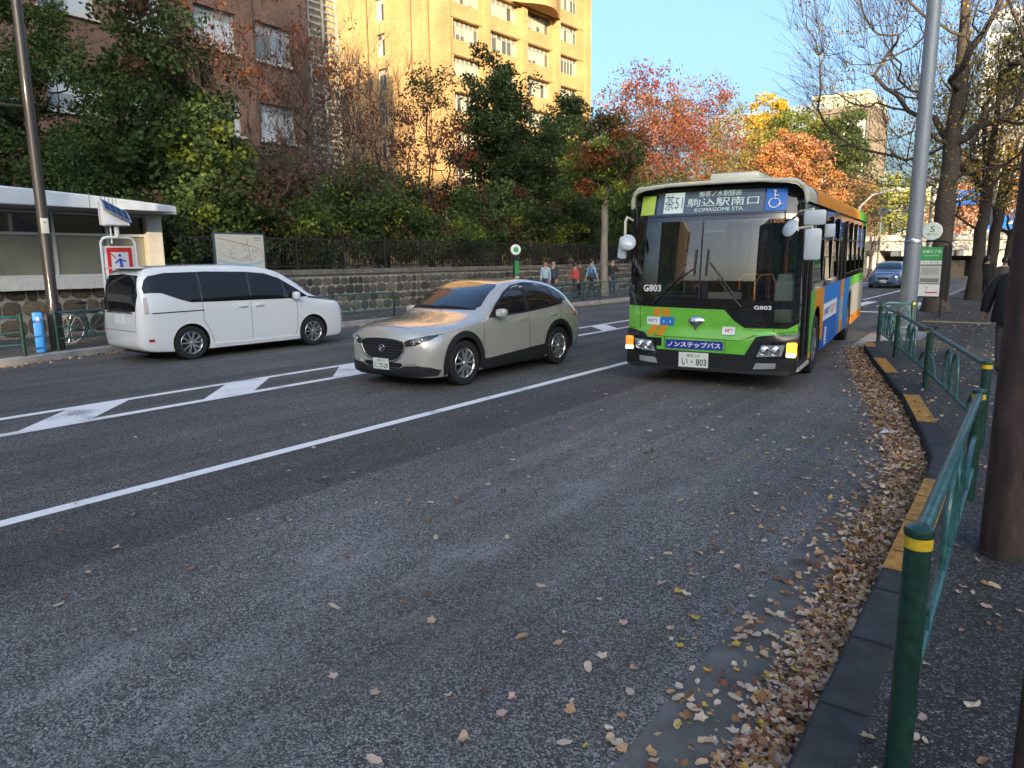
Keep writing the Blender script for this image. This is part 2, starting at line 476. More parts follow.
# road paint with wear
def paint_mat():
    M = bpy.data.materials.new('road_paint'); M.use_nodes = True
    nt = M.node_tree; L = nt.links; b = nt.nodes['Principled BSDF']
    g = nd(nt, 'ShaderNodeNewGeometry')
    n = nd(nt, 'ShaderNodeTexNoise', i_Scale=60.0, i_Detail=6.0, i_Roughness=.8); L.new(g.outputs['Position'], n.inputs['Vector'])
    n2 = nd(nt, 'ShaderNodeTexNoise', i_Scale=1.5, i_Detail=5.0); L.new(g.outputs['Position'], n2.inputs['Vector'])
    a = nd(nt, 'ShaderNodeMath', operation='ADD'); L.new(n.outputs[0], a.inputs[0]); L.new(n2.outputs[0], a.inputs[1])
    r = nd(nt, 'ShaderNodeMapRange'); r.inputs[1].default_value = .74; r.inputs[2].default_value = .92; L.new(a.outputs[0], r.inputs[0])
    mx = nd(nt, 'ShaderNodeMix', data_type='RGBA'); mx.inputs[6].default_value = (.16, .16, .17, 1); mx.inputs[7].default_value = (.86, .83, .78, 1)
    L.new(r.outputs[0], mx.inputs[0]); L.new(mx.outputs[2], b.inputs['Base Color']); b.inputs['Roughness'].default_value = .7
    bp = nd(nt, 'ShaderNodeBump', i_Strength=.3, i_Distance=.004); L.new(n.outputs[0], bp.inputs['Height']); L.new(bp.outputs[0], b.inputs['Normal'])
    return M
M_PAINT = paint_mat()
LEAF = attr_mat('leaf', .6, .35)
LITTER = attr_mat('litter', .75, .15)
BARK = attr_mat('bark', .95, 0, bump=.6)
STONE = attr_mat('stone', .9, 0, bump=.8)

# ------------------------------------------------------------------ the ground
def sheet(name, poly, z, m, kind='structure'):
    vs = [(x, y, z) for x, y in poly]
    V = [Vector(p) for p in poly]
    tri = geometry.tessellate_polygon([[Vector((x, y, 0)) for x, y in poly]])
    fs = []
    for t in tri:
        a, b, c = (vs[i] for i in t)
        s = (b[0] - a[0]) * (c[1] - a[1]) - (b[1] - a[1]) * (c[0] - a[0])
        fs.append(tuple(t) if s > 0 else tuple(t[::-1]))
    o = mesh_obj(name, vs, fs, m)
    o['kind'] = kind
    return o

sheet('ground', [(-900, -300), (600, -300), (600, 1500), (-900, 1500)], -.03, M_EARTH)
KERB = [(-.55, -6), (-.55, 2.3), (-.57, 4.3), (-.59, 6.2), (-.62, 7.0), (-.80, 7.95), (-1.26, 10.0), (-2.21, 13.5), (-2.74, 15.6), (-2.78, 15.95), (-2.62, 16.3), (-2.2, 16.7)]
FARK = [(-15.0, -14), (-15.2, 2), (-15.35, 4.7), (-15.75, 6.2), (-16.0, 7.5), (-16.2, 10), (-16.2, 16), (-15.9, 19), (-15.3, 23), (-15.05, 26), (-15.05, 90)]
sheet('road', [(-17.5, -40), (2, -40), (2, 160), (-17.5, 160)], 0, M_ASPH)
# gutter strip beside the near kerb
gout = [(-1.12, -6), (-1.12, 2.3), (-1.12, 5.8), (-1.2, 7.2), (-1.5, 9.0), (-1.9, 10.8), (-2.75, 14.0), (-3.15, 15.9), (-3.45, 18.8)]
gin = [(-2.3, 18.8), (-2.2, 16.7)] + KERB[::-1][1:]
sheet('gutter', gout + gin, .004, M_GUT)
sheet('driveway_apron', [(-3.12, 16.0), (-2.80, 15.9), (-2.60, 16.35), (-1.9, 17.0), (-1.9, 20.4), (-2.6, 20.6), (-3.3, 19.8)], .009, M_APRON)
# near kerb: stones with a real face, some painted yellow
def offset_line(L, d):
    out = []
    for i, p in enumerate(L):
        a = Vector(L[max(0, i - 1)]); b = Vector(L[min(len(L) - 1, i + 1)])
        t = (b - a).normalized(); n = Vector((t.y, -t.x))
        out.append((p[0] + n.x * d, p[1] + n.y * d))
    return out
def along(L, s):
    """point at arc length s"""
    for i in range(len(L) - 1):
        a = Vector(L[i]); b = Vector(L[i + 1]); l = (b - a).length
        if s <= l or i == len(L) - 2:
            t = (b - a).normalized(); return a + t * s, Vector((t.y, -t.x))
        s -= l
def strip_prism(mb, L, d0, d1, z0, z1, ch=.018):
    A = offset_line(L, d0); B = offset_line(L, d1); n = len(L); s = 1 if d1 > d0 else -1
    A2 = offset_line(L, d0 + s * ch)
    vs = []
    for i in range(n):
        vs += [(A[i][0], A[i][1], z0), (A[i][0], A[i][1], z1 - ch), (A2[i][0], A2[i][1], z1), (B[i][0], B[i][1], z1), (B[i][0], B[i][1], z0)]
    fs = []
    for i in range(n - 1):
        for k in range(4):
            fs.append((i * 5 + k, i * 5 + k + 1, (i + 1) * 5 + k + 1, (i + 1) * 5 + k))
    fs += [(0, 1, 2, 3, 4), tuple((n - 1) * 5 + k for k in (4, 3, 2, 1, 0))]
    mb.add(vs, fs)
def sub_line(L, y0, y1):
    def at(y):
        for i in range(len(L) - 1):
            if L[i][1] <= y <= L[i + 1][1]:
                t = (y - L[i][1]) / (L[i + 1][1] - L[i][1]); return (L[i][0] + t * (L[i + 1][0] - L[i][0]), y)
    return [at(y0)] + [p for p in L if y0 + .01 < p[1] < y1 - .01] + [at(y1)]
k = MB(); strip_prism(k, KERB, 0, .19, -.02, .152)
o = k.build('kerb', M_KERB); fix_normals(o); o['kind'] = 'structure'
for (a, b) in [(4.25, 6.25), (8.45, 10.05), (11.85, 13.5), (15.15, 15.85), (.3, 1.9)]:
    L = sub_line(KERB, a, b)
    mb = MB(); A = offset_line(L, .004); B = offset_line(L, .185)
    vs = [(x, y, .156) for x, y in A] + [(x, y, .156) for x, y in B]; n = len(L)
    mb.add(vs, [(i, n + i, n + i + 1, i + 1) for i in range(n - 1)])
    o = mb.build('kerb_marking', M_KERBY); fix_normals(o)
    if o.data.polygons[0].normal.z < 0: o.data.flip_normals()
    o['kind'] = 'structure'
jm = mat('joint_dirt', (.012, .011, .010), .95)
mb = MB(); s_ = .35
while s_ < 23.5:
    q, nrm = along(KERB, s_); t_ = Vector((-nrm.y, nrm.x))
    a_ = q + nrm * .004; b_ = q + nrm * .186; h_ = t_ * .005
    mb.add([(a_.x - h_.x, a_.y - h_.y, .1585), (b_.x - h_.x, b_.y - h_.y, .1585), (b_.x + h_.x, b_.y + h_.y, .1585), (a_.x + h_.x, a_.y + h_.y, .1585)], [(0, 1, 2, 3)])
    mb.add([(q.x - h_.x - nrm.x * .002, q.y - h_.y - nrm.y * .002, 0), (q.x + h_.x - nrm.x * .002, q.y + h_.y - nrm.y * .002, 0), (q.x + h_.x - nrm.x * .002, q.y + h_.y - nrm.y * .002, .14), (q.x - h_.x - nrm.x * .002, q.y - h_.y - nrm.y * .002, .14)], [(0, 1, 2, 3)])
    s_ += .6
o = mb.build('kerb_joint', jm); o['kind'] = 'structure'
# pavement slabs
inner = offset_line(KERB, .19)
mb = MB(); mb.prism([(9, -6)] + inner[:1] + inner[1:-1] + [(-1.9, 17.0), (-1.9, 20.4), (-3.15, 20.9), (-3.15, 150), (9, 150)], -.02, .15)
o = mb.build('sidewalk', M_WALK); fix_normals(o); o['kind'] = 'structure'
mb = MB(); strip_prism(mb, [(-3.34, 20.6), (-3.34, 150)], 0, .185, -.02, .152); o = mb.build('kerb', M_APRON); fix_normals(o); o['kind'] = 'structure'
mb = MB(); strip_prism(mb, FARK, 0, -.18, -.02, .152); o = mb.build('kerb', M_APRON); fix_normals(o); o['kind'] = 'structure'
fi = offset_line(FARK, -.18)
mb = MB(); mb.prism([(-20.05, -14)] + fi + [(-20.05, 90)], -.02, .15); o = mb.build('sidewalk', asphalt_mat('far_walk', .07, .2, worn=False, scale=60)); fix_normals(o); o['kind'] = 'structure'
# far yellowish kerb blocks and lines on the far pavement
mb = MB(); mb.box((-19.6, 24, .152), (.3, 70, .01)); o = mb.build('pavement_line', mat('pale_line', (.33, .27, .2), .9, noise=.3)); o['kind'] = 'structure'
mb = MB(); mb.box((-1.7, 22.0, .152), (1.5, .3, .008), rz=.05); o = mb.build('tactile_paving', mat('tactile_yellow', (.35, .25, .08), .8, noise=.3)); o['kind'] = 'structure'
# raised ground behind the stone wall
mb = MB(); mb.prism([(-20.25, -16), (-20.25, 95), (-120, 95), (-120, -16)], -.02, 1.5); o = mb.build('terrain', M_EARTH); fix_normals(o); o['kind'] = 'structure'
# markings
def marking(name, polys, z=.004):
    vs = []; fs = []
    for p in polys:
        n = len(vs); vs += [(x, y, z) for x, y in p]; fs.append(tuple(range(n, n + len(p))))
    o = mesh_obj(name, vs, fs, M_PAINT); 
    for pl in o.data.polygons: pass
    fix_normals(o)
    bm = bmesh.new(); bm.from_mesh(o.data)
    for f in bm.faces:
        if f.normal.z < 0: f.normal_flip()
    bm.to_mesh(o.data); bm.free()
    o['kind'] = 'structure'; return o
rect = lambda x0, y0, x1, y1: [(x0, y0), (x1, y0), (x1, y1), (x0, y1)]
marking('lane_line', [rect(-6.075, -10, -5.925, 24), rect(-6.3, 34.5, -6.15, 70)])
marking('lane_line', [rect(-9.28, -10, -9.12, 60)])
marking('lane_line', [rect(-10.27, -10, -10.12, 60)])
marking('road_hatching', [[(-9.28, 2.94 + 2.27 * k), (-9.28, 3.74 + 2.27 * k), (-10.12, 4.58 + 2.27 * k), (-10.12, 3.78 + 2.27 * k)] for k in range(-5, 20)], .0045)
marking('crosswalk', [rect(-6.8 + .9 * i, 30.2, -6.35 + .9 * i, 33.4) for i in range(-8, 4)] + [rect(-8.9, 26.8, -3.6, 27.25)])

# ------------------------------------------------------------------ stone wall, fence
rnd = random.Random(5)
def stone_wall(name, label, y0, y1, x, zt, tones, cap, hrow=(.25, .36), parent_loc=None, mort=(.36, .34, .29)):
    t = thing(name, label, 'wall', (x, (y0 + y1) / 2, .15))
    cy = (y0 + y1) / 2
    mb = MB(); mb.box((-.16, 0, (zt - .15) / 2 - .12), (.30, y1 - y0, zt - .15 + .24))
    mb.build('mortar', mat('mortar_' + name, mort, .95, noise=.3, nscale=6, bump=.6), t)
    st = MB(); z = 0.0
    while z < zt - .15 - .12:
        h = rnd.uniform(*hrow); h = min(h, zt - .15 - z - .02)
        y = y0
        while y < y1:
            w = rnd.uniform(.7, 1.5) * h * 1.05
            w = min(w, y1 - y)
            if w > .08:
                tone = tones[rnd.randrange(len(tones))]; f = rnd.uniform(.7, 1.3)
                col = (tone[0] * f, tone[1] * f, tone[2] * f, 1)
                g = .013; n = 12; cyy = y + w / 2 - cy; cz = z + h / 2 + rnd.uniform(-.015, .015)
                rim = []
                for kk in range(n):
                    a = 2 * pi * kk / n + rnd.uniform(-.1, .1)
                    sx = cos(a); sz = sin(a); mxx = max(abs(sx), abs(sz)); ex = .72
                    rr = 1 / (abs(sx) ** 6 + abs(sz) ** 6) ** (1 / 6)
                    rim.append((sx * rr * (w / 2 - g) * rnd.uniform(.93, 1.02), sz * rr * (h / 2 - g) * rnd.uniform(.93, 1.02)))
                d = rnd.uniform(.02, .05)
                vs = [(-.012, cyy + a, cz + b) for a, b in rim] + [(d * .75, cyy + a * .93, cz + b * .93) for a, b in rim] + [(d, cyy + a * .7, cz + b * .7) for a, b in rim] + [(d + .008, cyy, cz)]
                fs = []
                for kk in range(n):
                    k2 = (kk + 1) % n
                    fs += [(kk, k2, n + k2, n + kk), (n + kk, n + k2, 2 * n + k2, 2 * n + kk), (2 * n + kk, 2 * n + k2, 3 * n)]
                st.add(vs, fs, col)
            y += w
        z += h
    o = st.build('stones', STONE, t, cols=True)
    fix_normals(o)
    if cap:
        mb = MB(); y = y0
        while y < y1:
            w = min(2.4, y1 - y); mb.box((-.13, y + w / 2 - cy, zt - .15 + .09), (.46, w - .012, .18), bev=.015); y += w
        mb.build('coping', mat('coping', (.16, .145, .115), .95, noise=.35, nscale=5, bump=.5, bscale=30), t)
    return t
stone_wall('stone_wall', 'grey block stone wall with pale coping below the black iron fence', 10.85, 88, -20.0, 1.45,
           [(.11, .10, .085), (.085, .08, .07), (.14, .125, .10), (.07, .065, .06)], True)
stone_wall('stone_wall', 'rough brown boulder wall under the white roofed shelter', -3.0, 10.8, -19.9, 1.36,
           [(.12, .095, .065), (.09, .07, .05), (.15, .12, .08)], False, hrow=(.32, .46), mort=(.03, .027, .022))
# iron fence on the coping: one panel per bay
fence = thing('iron_fence', 'black iron bar fence along the top of the stone wall', 'fence', (-20.13, 11.0, 1.63))
pm = MB(); pm.box((0, 0, .56), (.07, .07, 1.12)); pm.box((0, 0, 1.13), (.09, .09, .03)); post_me = pm.build('post', M_IRON, fence)
bay = MB()
for z in (.12, 1.02): bay.box((0, 1.0, z), (.04, 2.0, .045))
for i in range(1, 15): bay.box((0, i * 2 / 15, .57), (.026, .022, .98))
bay_o = bay.build('bar_panel', M_IRON, fence)
for i in range(0, 33):
    if i: 
        c = post_me.copy(); COL.objects.link(c); c.location.y = 2 * i
    if 0 < i < 32:
        c = bay_o.copy(); COL.objects.link(c); c.location.y = 2 * i

# ------------------------------------------------------------------ shelter with the curved white roof
sh = thing('shelter', 'low pavilion with a curved white roof and wide frosted windows on the boulder wall', 'pavilion', (-20.0, 4.0, 1.36))
M_WROOF = mat('white_fascia', (.62, .66, .68), .45, noise=.12, nscale=2)
M_OFFW = mat('offwhite_wall', (.55, .52, .44), .8, noise=.12, nscale=3)
def roof_x(y):   # bowed front edge
    return 1.55 - .020 * (y + .6) ** 2
mb = MB(); ys = [-8 + i * .5 for i in range(int((6.6 + 8) / .5) + 1)] + [6.6]
ys = sorted(set(ys)); vs = []; fs = []
for y in ys:
    x = roof_x(y)
    zb = 1.86 ; zt_ = 2.29 - .0035 * max(0, y + 1) ** 2
    for (xx, zz) in [(x, zb), (x + .02, zb + .03), (x + .02, zt_ - .04), (x - .03, zt_), (-5, zt_ + .35), (-5, zb)]: vs.append((xx, y, zz))
for i in range(len(ys) - 1):
    for k_ in range(6):
        k2 = (k_ + 1) % 6; fs.append((i * 6 + k_, (i + 1) * 6 + k_, (i + 1) * 6 + k2, i * 6 + k2))
fs += [tuple(range(6)), tuple((len(ys) - 1) * 6 + k_ for k_ in range(5, -1, -1))]
mb.add(vs, fs); o = mb.build('roof', M_WROOF, sh); fix_normals(o)
mb = MB()
for y in (-3.5, .3, 4.1): mb.box((roof_x(y) + .022, y, 2.05), (.004, .02, .38))
mb.box((roof_x(0) - 1.0, 0, 1.852), (2.2, 12, .01)); mb.build('roof_joint', mat('joint_grey', (.25, .26, .27), .7), sh)
mb = MB(); mb.box((.1, -1.0, .06), (.5, 14.6, .30), bev=.01); mb.build('sill', mat('sill_white', (.68, .66, .60), .7, noise=.1), sh)
mb = MB(); mb.box((0.02, 6.1, 1.03), (.42, .42, 1.64), bev=.01); mb.build('pillar', M_OFFW, sh)
mb = MB(); mb.box((-2.6, -1, .95), (4.6, 14.2, 1.7)); mb.build('wall', mat('shelter_inside', (.13, .12, .10), .9), sh)
wf = MB()
for z in (.24, 1.28, 1.80): wf.box((.05, -1, z), (.07, 13.8, .065))
yy = [-7.9 + 1.28 * i for i in range(12)]
for y in yy: wf.box((.055, y, 1.0), (.08, .065, 1.6))
fr = wf.build('window_frame', mat('window_alu', (.60, .61, .60), .5), sh)
pn = MB(); pn.box((.0, -1, .76), (.02, 13.8, 1.0)); pn.build('frosted_pane', mat('frosted', (.27, .26, .20), .25, coat=.4, noise=.2, nscale=.8), fr)
pn = MB(); pn.box((.0, -1, 1.54), (.02, 13.8, .5)); pn.build('clerestory_pane', mat('dark_pane', (.035, .033, .03), .08, coat=.8), fr)

# ------------------------------------------------------------------ buildings
def brick_mat(name, c1, c2, mortar, sc=1.0):
    M = bpy.data.materials.new(name); M.use_nodes = True
    nt = M.node_tree; L = nt.links; b = nt.nodes['Principled BSDF']
    tc = nd(nt, 'ShaderNodeTexCoord'); sp = nd(nt, 'ShaderNodeSeparateXYZ'); L.new(tc.outputs['Object'], sp.inputs[0])
    ad = nd(nt, 'ShaderNodeMath', operation='ADD'); L.new(sp.outputs[0], ad.inputs[0]); L.new(sp.outputs[1], ad.inputs[1])
    cb = nd(nt, 'ShaderNodeCombineXYZ'); L.new(ad.outputs[0], cb.inputs[0]); L.new(sp.outputs[2], cb.inputs[1])
    br = nd(nt, 'ShaderNodeTexBrick', i_Scale=sc); L.new(cb.outputs[0], br.inputs['Vector'])
    br.inputs['Color1'].default_value = (*c1, 1); br.inputs['Color2'].default_value = (*c2, 1); br.inputs['Mortar'].default_value = (*mortar, 1)
    br.inputs['Brick Width'].default_value = .24; br.inputs['Row Height'].default_value = .085; br.inputs['Mortar Size'].default_value = .008
    nz = nd(nt, 'ShaderNodeTexNoise', i_Scale=.35, i_Detail=6.0); L.new(tc.outputs['Object'], nz.inputs['Vector'])
    mr = nd(nt, 'ShaderNodeMapRange'); mr.inputs[1].default_value = .3; mr.inputs[2].default_value = .7; mr.inputs[3].default_value = .82; mr.inputs[4].default_value = 1.15
    L.new(nz.outputs[0], mr.inputs[0])
    mx = nd(nt, 'ShaderNodeMix', data_type='RGBA', blend_type='MULTIPLY'); mx.inputs[0].default_value = 1
    L.new(br.outputs[0], mx.inputs[6]); L.new(mr.outputs[0], mx.inputs[7]); L.new(mx.outputs[2], b.inputs['Base Color'])
    b.inputs['Roughness'].default_value = .85
    bp = nd(nt, 'ShaderNodeBump', i_Strength=.3, i_Distance=.01); L.new(br.outputs['Fac'], bp.inputs['Height']); bp.invert = True; L.new(bp.outputs[0], b.inputs['Normal'])
    return M
def pane_mat(name, blind, dark):
    """window panes: some with pale blinds drawn, some open"""
    M = bpy.data.materials.new(name); M.use_nodes = True
    nt = M.node_tree; L = nt.links; b = nt.nodes['Principled BSDF']
    a = nd(nt, 'ShaderNodeAttribute', attribute_name='Col'); L.new(a.outputs[0], b.inputs['Base Color'])
    b.inputs['Roughness'].default_value = .12; b.inputs['Coat Weight'].default_value = .6
    return M
M_WINATT = pane_mat('window_pane', (.7, .7, .6), (.1, .1, .1))
M_ALU = mat('window_bars', (.42, .40, .34), .5, metal=.2)
def facade(mb, axis, plane, a0, a1, z0, z1, wins, rec, out):
    """wall with recessed window openings; axis 'Y' = wall along Y at x=plane; wins=[(a0,a1,z0,z1)]"""
    As = sorted({a0, a1} | {w[0] for w in wins} | {w[1] for w in wins}); Zs = sorted({z0, z1} | {w[2] for w in wins} | {w[3] for w in wins})
    P = (lambda a, z, d=0: (plane - out * d, a, z)) if axis == 'Y' else (lambda a, z, d=0: (a, plane - out * d, z))
    for i in range(len(As) - 1):
        for j in range(len(Zs) - 1):
            ca, cz = (As[i] + As[i + 1]) / 2, (Zs[j] + Zs[j + 1]) / 2
            if any(w[0] < ca < w[1] and w[2] < cz < w[3] for w in wins): continue
            mb.quad(P(As[i], Zs[j]), P(As[i + 1], Zs[j]), P(As[i + 1], Zs[j + 1]), P(As[i], Zs[j + 1]))
    for w in wins:
        c = [(w[0], w[2]), (w[1], w[2]), (w[1], w[3]), (w[0], w[3])]
        for i in range(4):
            p, q = c[i], c[(i + 1) % 4]; mb.quad(P(*p), P(*q), P(*q, rec), P(*p, rec))
def window(parent, axis, plane, out, w, rec, nmull, r, blind=(.62, .60, .48), dark=(.05, .05, .05), transom=True, pb=.65):
    a0, a1, z0, z1 = w
    t = .05
    def bx(mb, ac, zc, da, dz, d, dd, col=None):
        x = plane - out * d
        if axis == 'Y': mb.box((x, ac, zc), (dd, da, dz), col=col)
        else: mb.box((ac, x, zc), (da, dd, dz), col=col)
    f = MB()
    for z in (z0 + t / 2, z1 - t / 2): bx(f, (a0 + a1) / 2, z, a1 - a0, t, rec - .05, .08)
    for i in range(nmull + 1):
        a = a0 + t / 2 + (a1 - a0 - t) * i / nmull; bx(f, a, (z0 + z1) / 2, t, z1 - z0 - 2 * t, rec - .05, .07)
    zt = z0 + (z1 - z0) * .76
    if transom: bx(f, (a0 + a1) / 2, zt, a1 - a0 - 2 * t, .04, rec - .05, .065)
    fo = f.build('window', M_ALU, parent)
    p = MB(); wd = (a1 - a0) / nmull
    for i in range(nmull):
        ac = a0 + (i + .5) * wd
        g = r.random(); base = blind if g < pb else dark; k_ = r.uniform(.75, 1.1)
        col = tuple(min(1, c * k_) for c in base) + (1,)
        cut = r.uniform(.1, .4) if g < pb and r.random() < .25 else 0
        zm = z0 + (z1 - z0) * cut
        bx(p, ac, (zm + zt) / 2, wd, zt - zm, rec - .01, .02, col)
        if cut: bx(p, ac, (z0 + zm) / 2, wd, zm - z0, rec - .01, .02, dark + (1,))
        c2 = tuple(c * .55 for c in blind) + (1,)
        bx(p, ac, (zt + z1) / 2, wd, z1 - zt, rec - .01, .02, c2 if r.random() < .8 else dark + (1,))
    p.build('pane', M_WINATT, fo, cols=True)
    return fo

# tall ochre brick hospital block, its street face parallel to the road
rr = random.Random(8)
yb = thing('brick_tower_block', 'tall ochre brick block in low sunlight with rows of recessed windows', 'building', (-43.4, 48.2, 0), -radians(4.8))
M_OCH = brick_mat('ochre_brick', (.48, .30, .12), (.34, .20, .075), (.33, .23, .12))
wl = MB(); W_ = []
H = 44.0; FL = 3.05; YW = 22.1
bays = [(1.8, 5.2), (6.35, 10.55), (11.65, 15.5), (17.05, 20.2)]
zs = [22.72 - FL * 6 + FL * i for i in range(12)]
for z in zs:
    for (a, b) in bays:
        z_ = z - 1.68
        if z_ > 3 and z_ + 2.1 < 38: W_.append((a, b, z_, z_ + 1.68))
facade(wl, 'Y', 0, 0, YW, 0, H, W_, .45, 1)
SW = [(-8.4, -7.2, z - 2.1, z - .15) for z in zs if 5 < z < 40]
facade(wl, 'X', 0, -22, 0, 0, H, SW, .3, -1)
wl.quad((0, YW, 0), (-22, YW, 0), (-22, YW, H), (0, YW, H)); wl.quad((-22, 0, 0), (-22, YW, 0), (-22, YW, H), (-22, 0, H)); wl.quad((0, 0, H), (0, YW, H), (-22, YW, H), (-22, 0, H))
o = wl.build('wall', M_OCH, yb); fix_normals(o)
pi_ = MB()
for y, w_ in ((.55, 1.1), (5.8, .7), (11.1, .7), (16.25, .8), (21.6, .9)): pi_.box((.20, y, H / 2), (.38, w_, H))
for z in zs: pi_.box((.045, 11, z + .12), (.08, 20.3, .14))
for x in (-1.6, -5.9, -10.6): pi_.box((x, -.1, H / 2), (.5, .18, H))
pi_.build('pilaster', M_OCH, yb)
for w in W_: window(yb, 'Y', 0, 1, w, .40, 6, rr, blind=(.40, .38, .26), dark=(.10, .10, .08))
for w in SW: window(yb, 'X', 0, -1, w, .25, 2, rr, pb=.3)
# bowed brick bay near the top
mb = MB(); pts = [(0, 9.2)] + [(1.7 * sin(pi * i / 10), 9.6 + 6.6 * i / 10) for i in range(1, 10)] + [(0, 16.6)]
mb.prism([(x + .40, y) for x, y in pts], 25.8, 31); o = mb.build('bay', M_OCH, yb); fix_normals(o)
pp = MB()
for x in (-1.1, -3.4, -9.6): pp.tube([(x, -.09, 1), (x, -.09, H)], .06, 6)
pp.build('drain_pipe', mat('pipe_brown', (.14, .09, .05), .7), yb)

# pinkish brick building in shade on the left
rb = thing('brick_office', 'reddish brown brick building in shade behind the evergreen trees', 'building', (-33, 4, 1.5))
M_RED = brick_mat('red_brick', (.21, .12, .085), (.15, .088, .065), (.16, .115, .09))
wl = MB(); W_ = []
for z in (10.55, 14.45, 6.65):
    for y in (-3.0, .3, 3.6, 6.9, 10.15, 13.35, 16.75, 20.0): 
        W_.append((y - 1.1, y + 1.1, z, z + 1.85))
facade(wl, 'Y', 0, -22, 22.1, -1.5, 23, W_, .35, 1)
wl.quad((0, 22.1, -1.5), (-20, 22.1, -1.5), (-20, 22.1, 23), (0, 22.1, 23)); wl.quad((0, -22, 23), (0, 22.1, 23), (-20, 22.1, 23), (-20, -22, 23)); wl.quad((0, -22, -1.5), (-20, -22, -1.5), (-20, -22, 23), (0, -22, 23)); wl.quad((-20, -22, -1.5), (-20, 22.1, -1.5), (-20, 22.1, 23), (-20, -22, 23))
o = wl.build('wall', M_RED, rb); fix_normals(o)
for w in W_: window(rb, 'Y', 0, 1, w, .3, 2, rr, blind=(.50, .54, .56), dark=(.20, .24, .26), transom=False, pb=.7)
for w in W_:
    mb = MB(); mb.box((.06, (w[0] + w[1]) / 2, w[2] - .08), (.22, w[1] - w[0] + .2, .12)); mb.build('sill', mat('sill_stone', (.5, .48, .44), .8), rb)
for y in (-8, 5.2, 18.4): mb = MB(); mb.box((.10, y, 11), (.18, .5, 25)); mb.build('pilaster', M_RED, rb)
# louvred stair tower between the two blocks
lt = thing('stair_tower', 'pale louvred stair tower between the shaded and the sunlit brick buildings', 'stair tower', (-34.4, 26.4, 1.5))
mb = MB(); mb.box((-2.2, 1.4, 11), (3.4, 2.6, 22)); mb.build('core', mat('stair_core', (.30, .26, .19), .9), lt)
mb = MB()
for i in range(60): mb.box((0, 1.4, .4 + i * .37), (.10, 3.0, .12))
mb.build('louvre_screen', mat('louvre', (.50, .46, .38), .6), lt)
mb = MB()
for y in (-.1, .9, 1.9, 2.9): mb.box((.08, y, 11), (.10, .10, 22))
mb.build('upright', mat('louvre', (.5, .46, .38), .6), lt)

# distant blocks
def block(name, label, x0, x1, y0, y1, z1, m, fl=3.6, strip='h', wm=None, mull=1.6, roof=None):
    t = thing(name, label, 'building', ((x0 + x1) / 2, y0, 0))
    dx = (x1 - x0) / 2; D = y1 - y0
    mb = MB(); mb.box((0, D / 2, z1 / 2), (2 * dx, D, z1)); mb.box((0, D / 2, z1 + .4), (2 * dx + .6, D + .6, .8)); mb.build('wall', m, t)
    g = MB(); fn = MB()
    if strip == 'h':
        z = 1.5
        while z + 2 < z1:
            g.box((0, -.02, z + 1), (2 * dx - 1, .12, 1.7)); g.box((dx + .02, D / 2, z + 1), (.12, D - 1, 1.7)); z += fl
    else:
        g.box((0, -.02, z1 / 2), (2 * dx - .6, .12, z1 - 1.5)); g.box((dx + .02, D / 2, z1 / 2), (.12, D - .6, z1 - 1.5))
    g.build('window', wm or mat('far_glass', (.10, .13, .15), .1, coat=1), t)
    a = -dx
    while a < dx: fn.box((a, -.2, z1 / 2), (.28, .35, z1)); a += mull
    a = 0
    while a < D: fn.box((dx + .2, a, z1 / 2), (.35, .28, z1)); a += mull
    fn.build('fin', m, t)
    return t
block('office_block', 'low blue grey office block behind the ginkgo treetops', -47, -30, 120, 140, 24.3, mat('bluegrey_clad', (.20, .24, .29), .5), strip='h')
block('fin_block', 'office block with close vertical brown fins behind the dark green tree', -29.8, -22.6, 120, 134, 23.4, mat('brown_fin', (.16, .13, .10), .7), strip='v', wm=mat('far_glass_pale', (.42, .42, .36), .3), mull=1.75)
block('high_rise', 'pale glazed high rise rising behind the finned block', -43.5, -32.6, 170, 190, 35.6, mat('pale_clad', (.36, .37, .28), .6), strip='h', wm=mat('far_glass_yel', (.26, .29, .22), .15, coat=1), mull=2.2)
block('glass_tower', 'pale blue glass tower seen through the bare ginkgo branches', -14.0, 2, 190, 210, 52, mat('blue_clad', (.42, .46, .50), .4), strip='h', mull=2.5)
block('white_block', 'cream building behind the concrete overpass', -20.5, -8.0, 112, 126, 10.5, mat('cream_clad', (.42, .38, .31), .7), strip='h')
# overpass across the end of the road
ov = thing('overpass', 'grey concrete overpass crossing the far end of the road', 'bridge', (-8, 76, 0))
M_CONC = mat('overpass_concrete', (.40, .39, .36), .85, noise=.15, nscale=.6)
mb = MB(); mb.box((0, 3, 2.95), (34, 7, 1.1), bev=.03); mb.box((0, -.6, 3.55), (34, .3, .55)); mb.build('deck', M_CONC, ov)
mb = MB(); mb.box((-8.2, 3, 1.1), (7.2, 6.4, 2.55)); mb.build('abutment', M_CONC, ov)
mb = MB(); mb.box((6.4, 3, 1.1), (3.2, 6.4, 2.55)); mb.build('abutment', M_CONC, ov)
mb = MB(); mb.box((0, 3.5, .9), (34, .3, 2.0)); mb.build('back_wall', mat('underpass_dark', (.03, .03, .03), .9), ov)
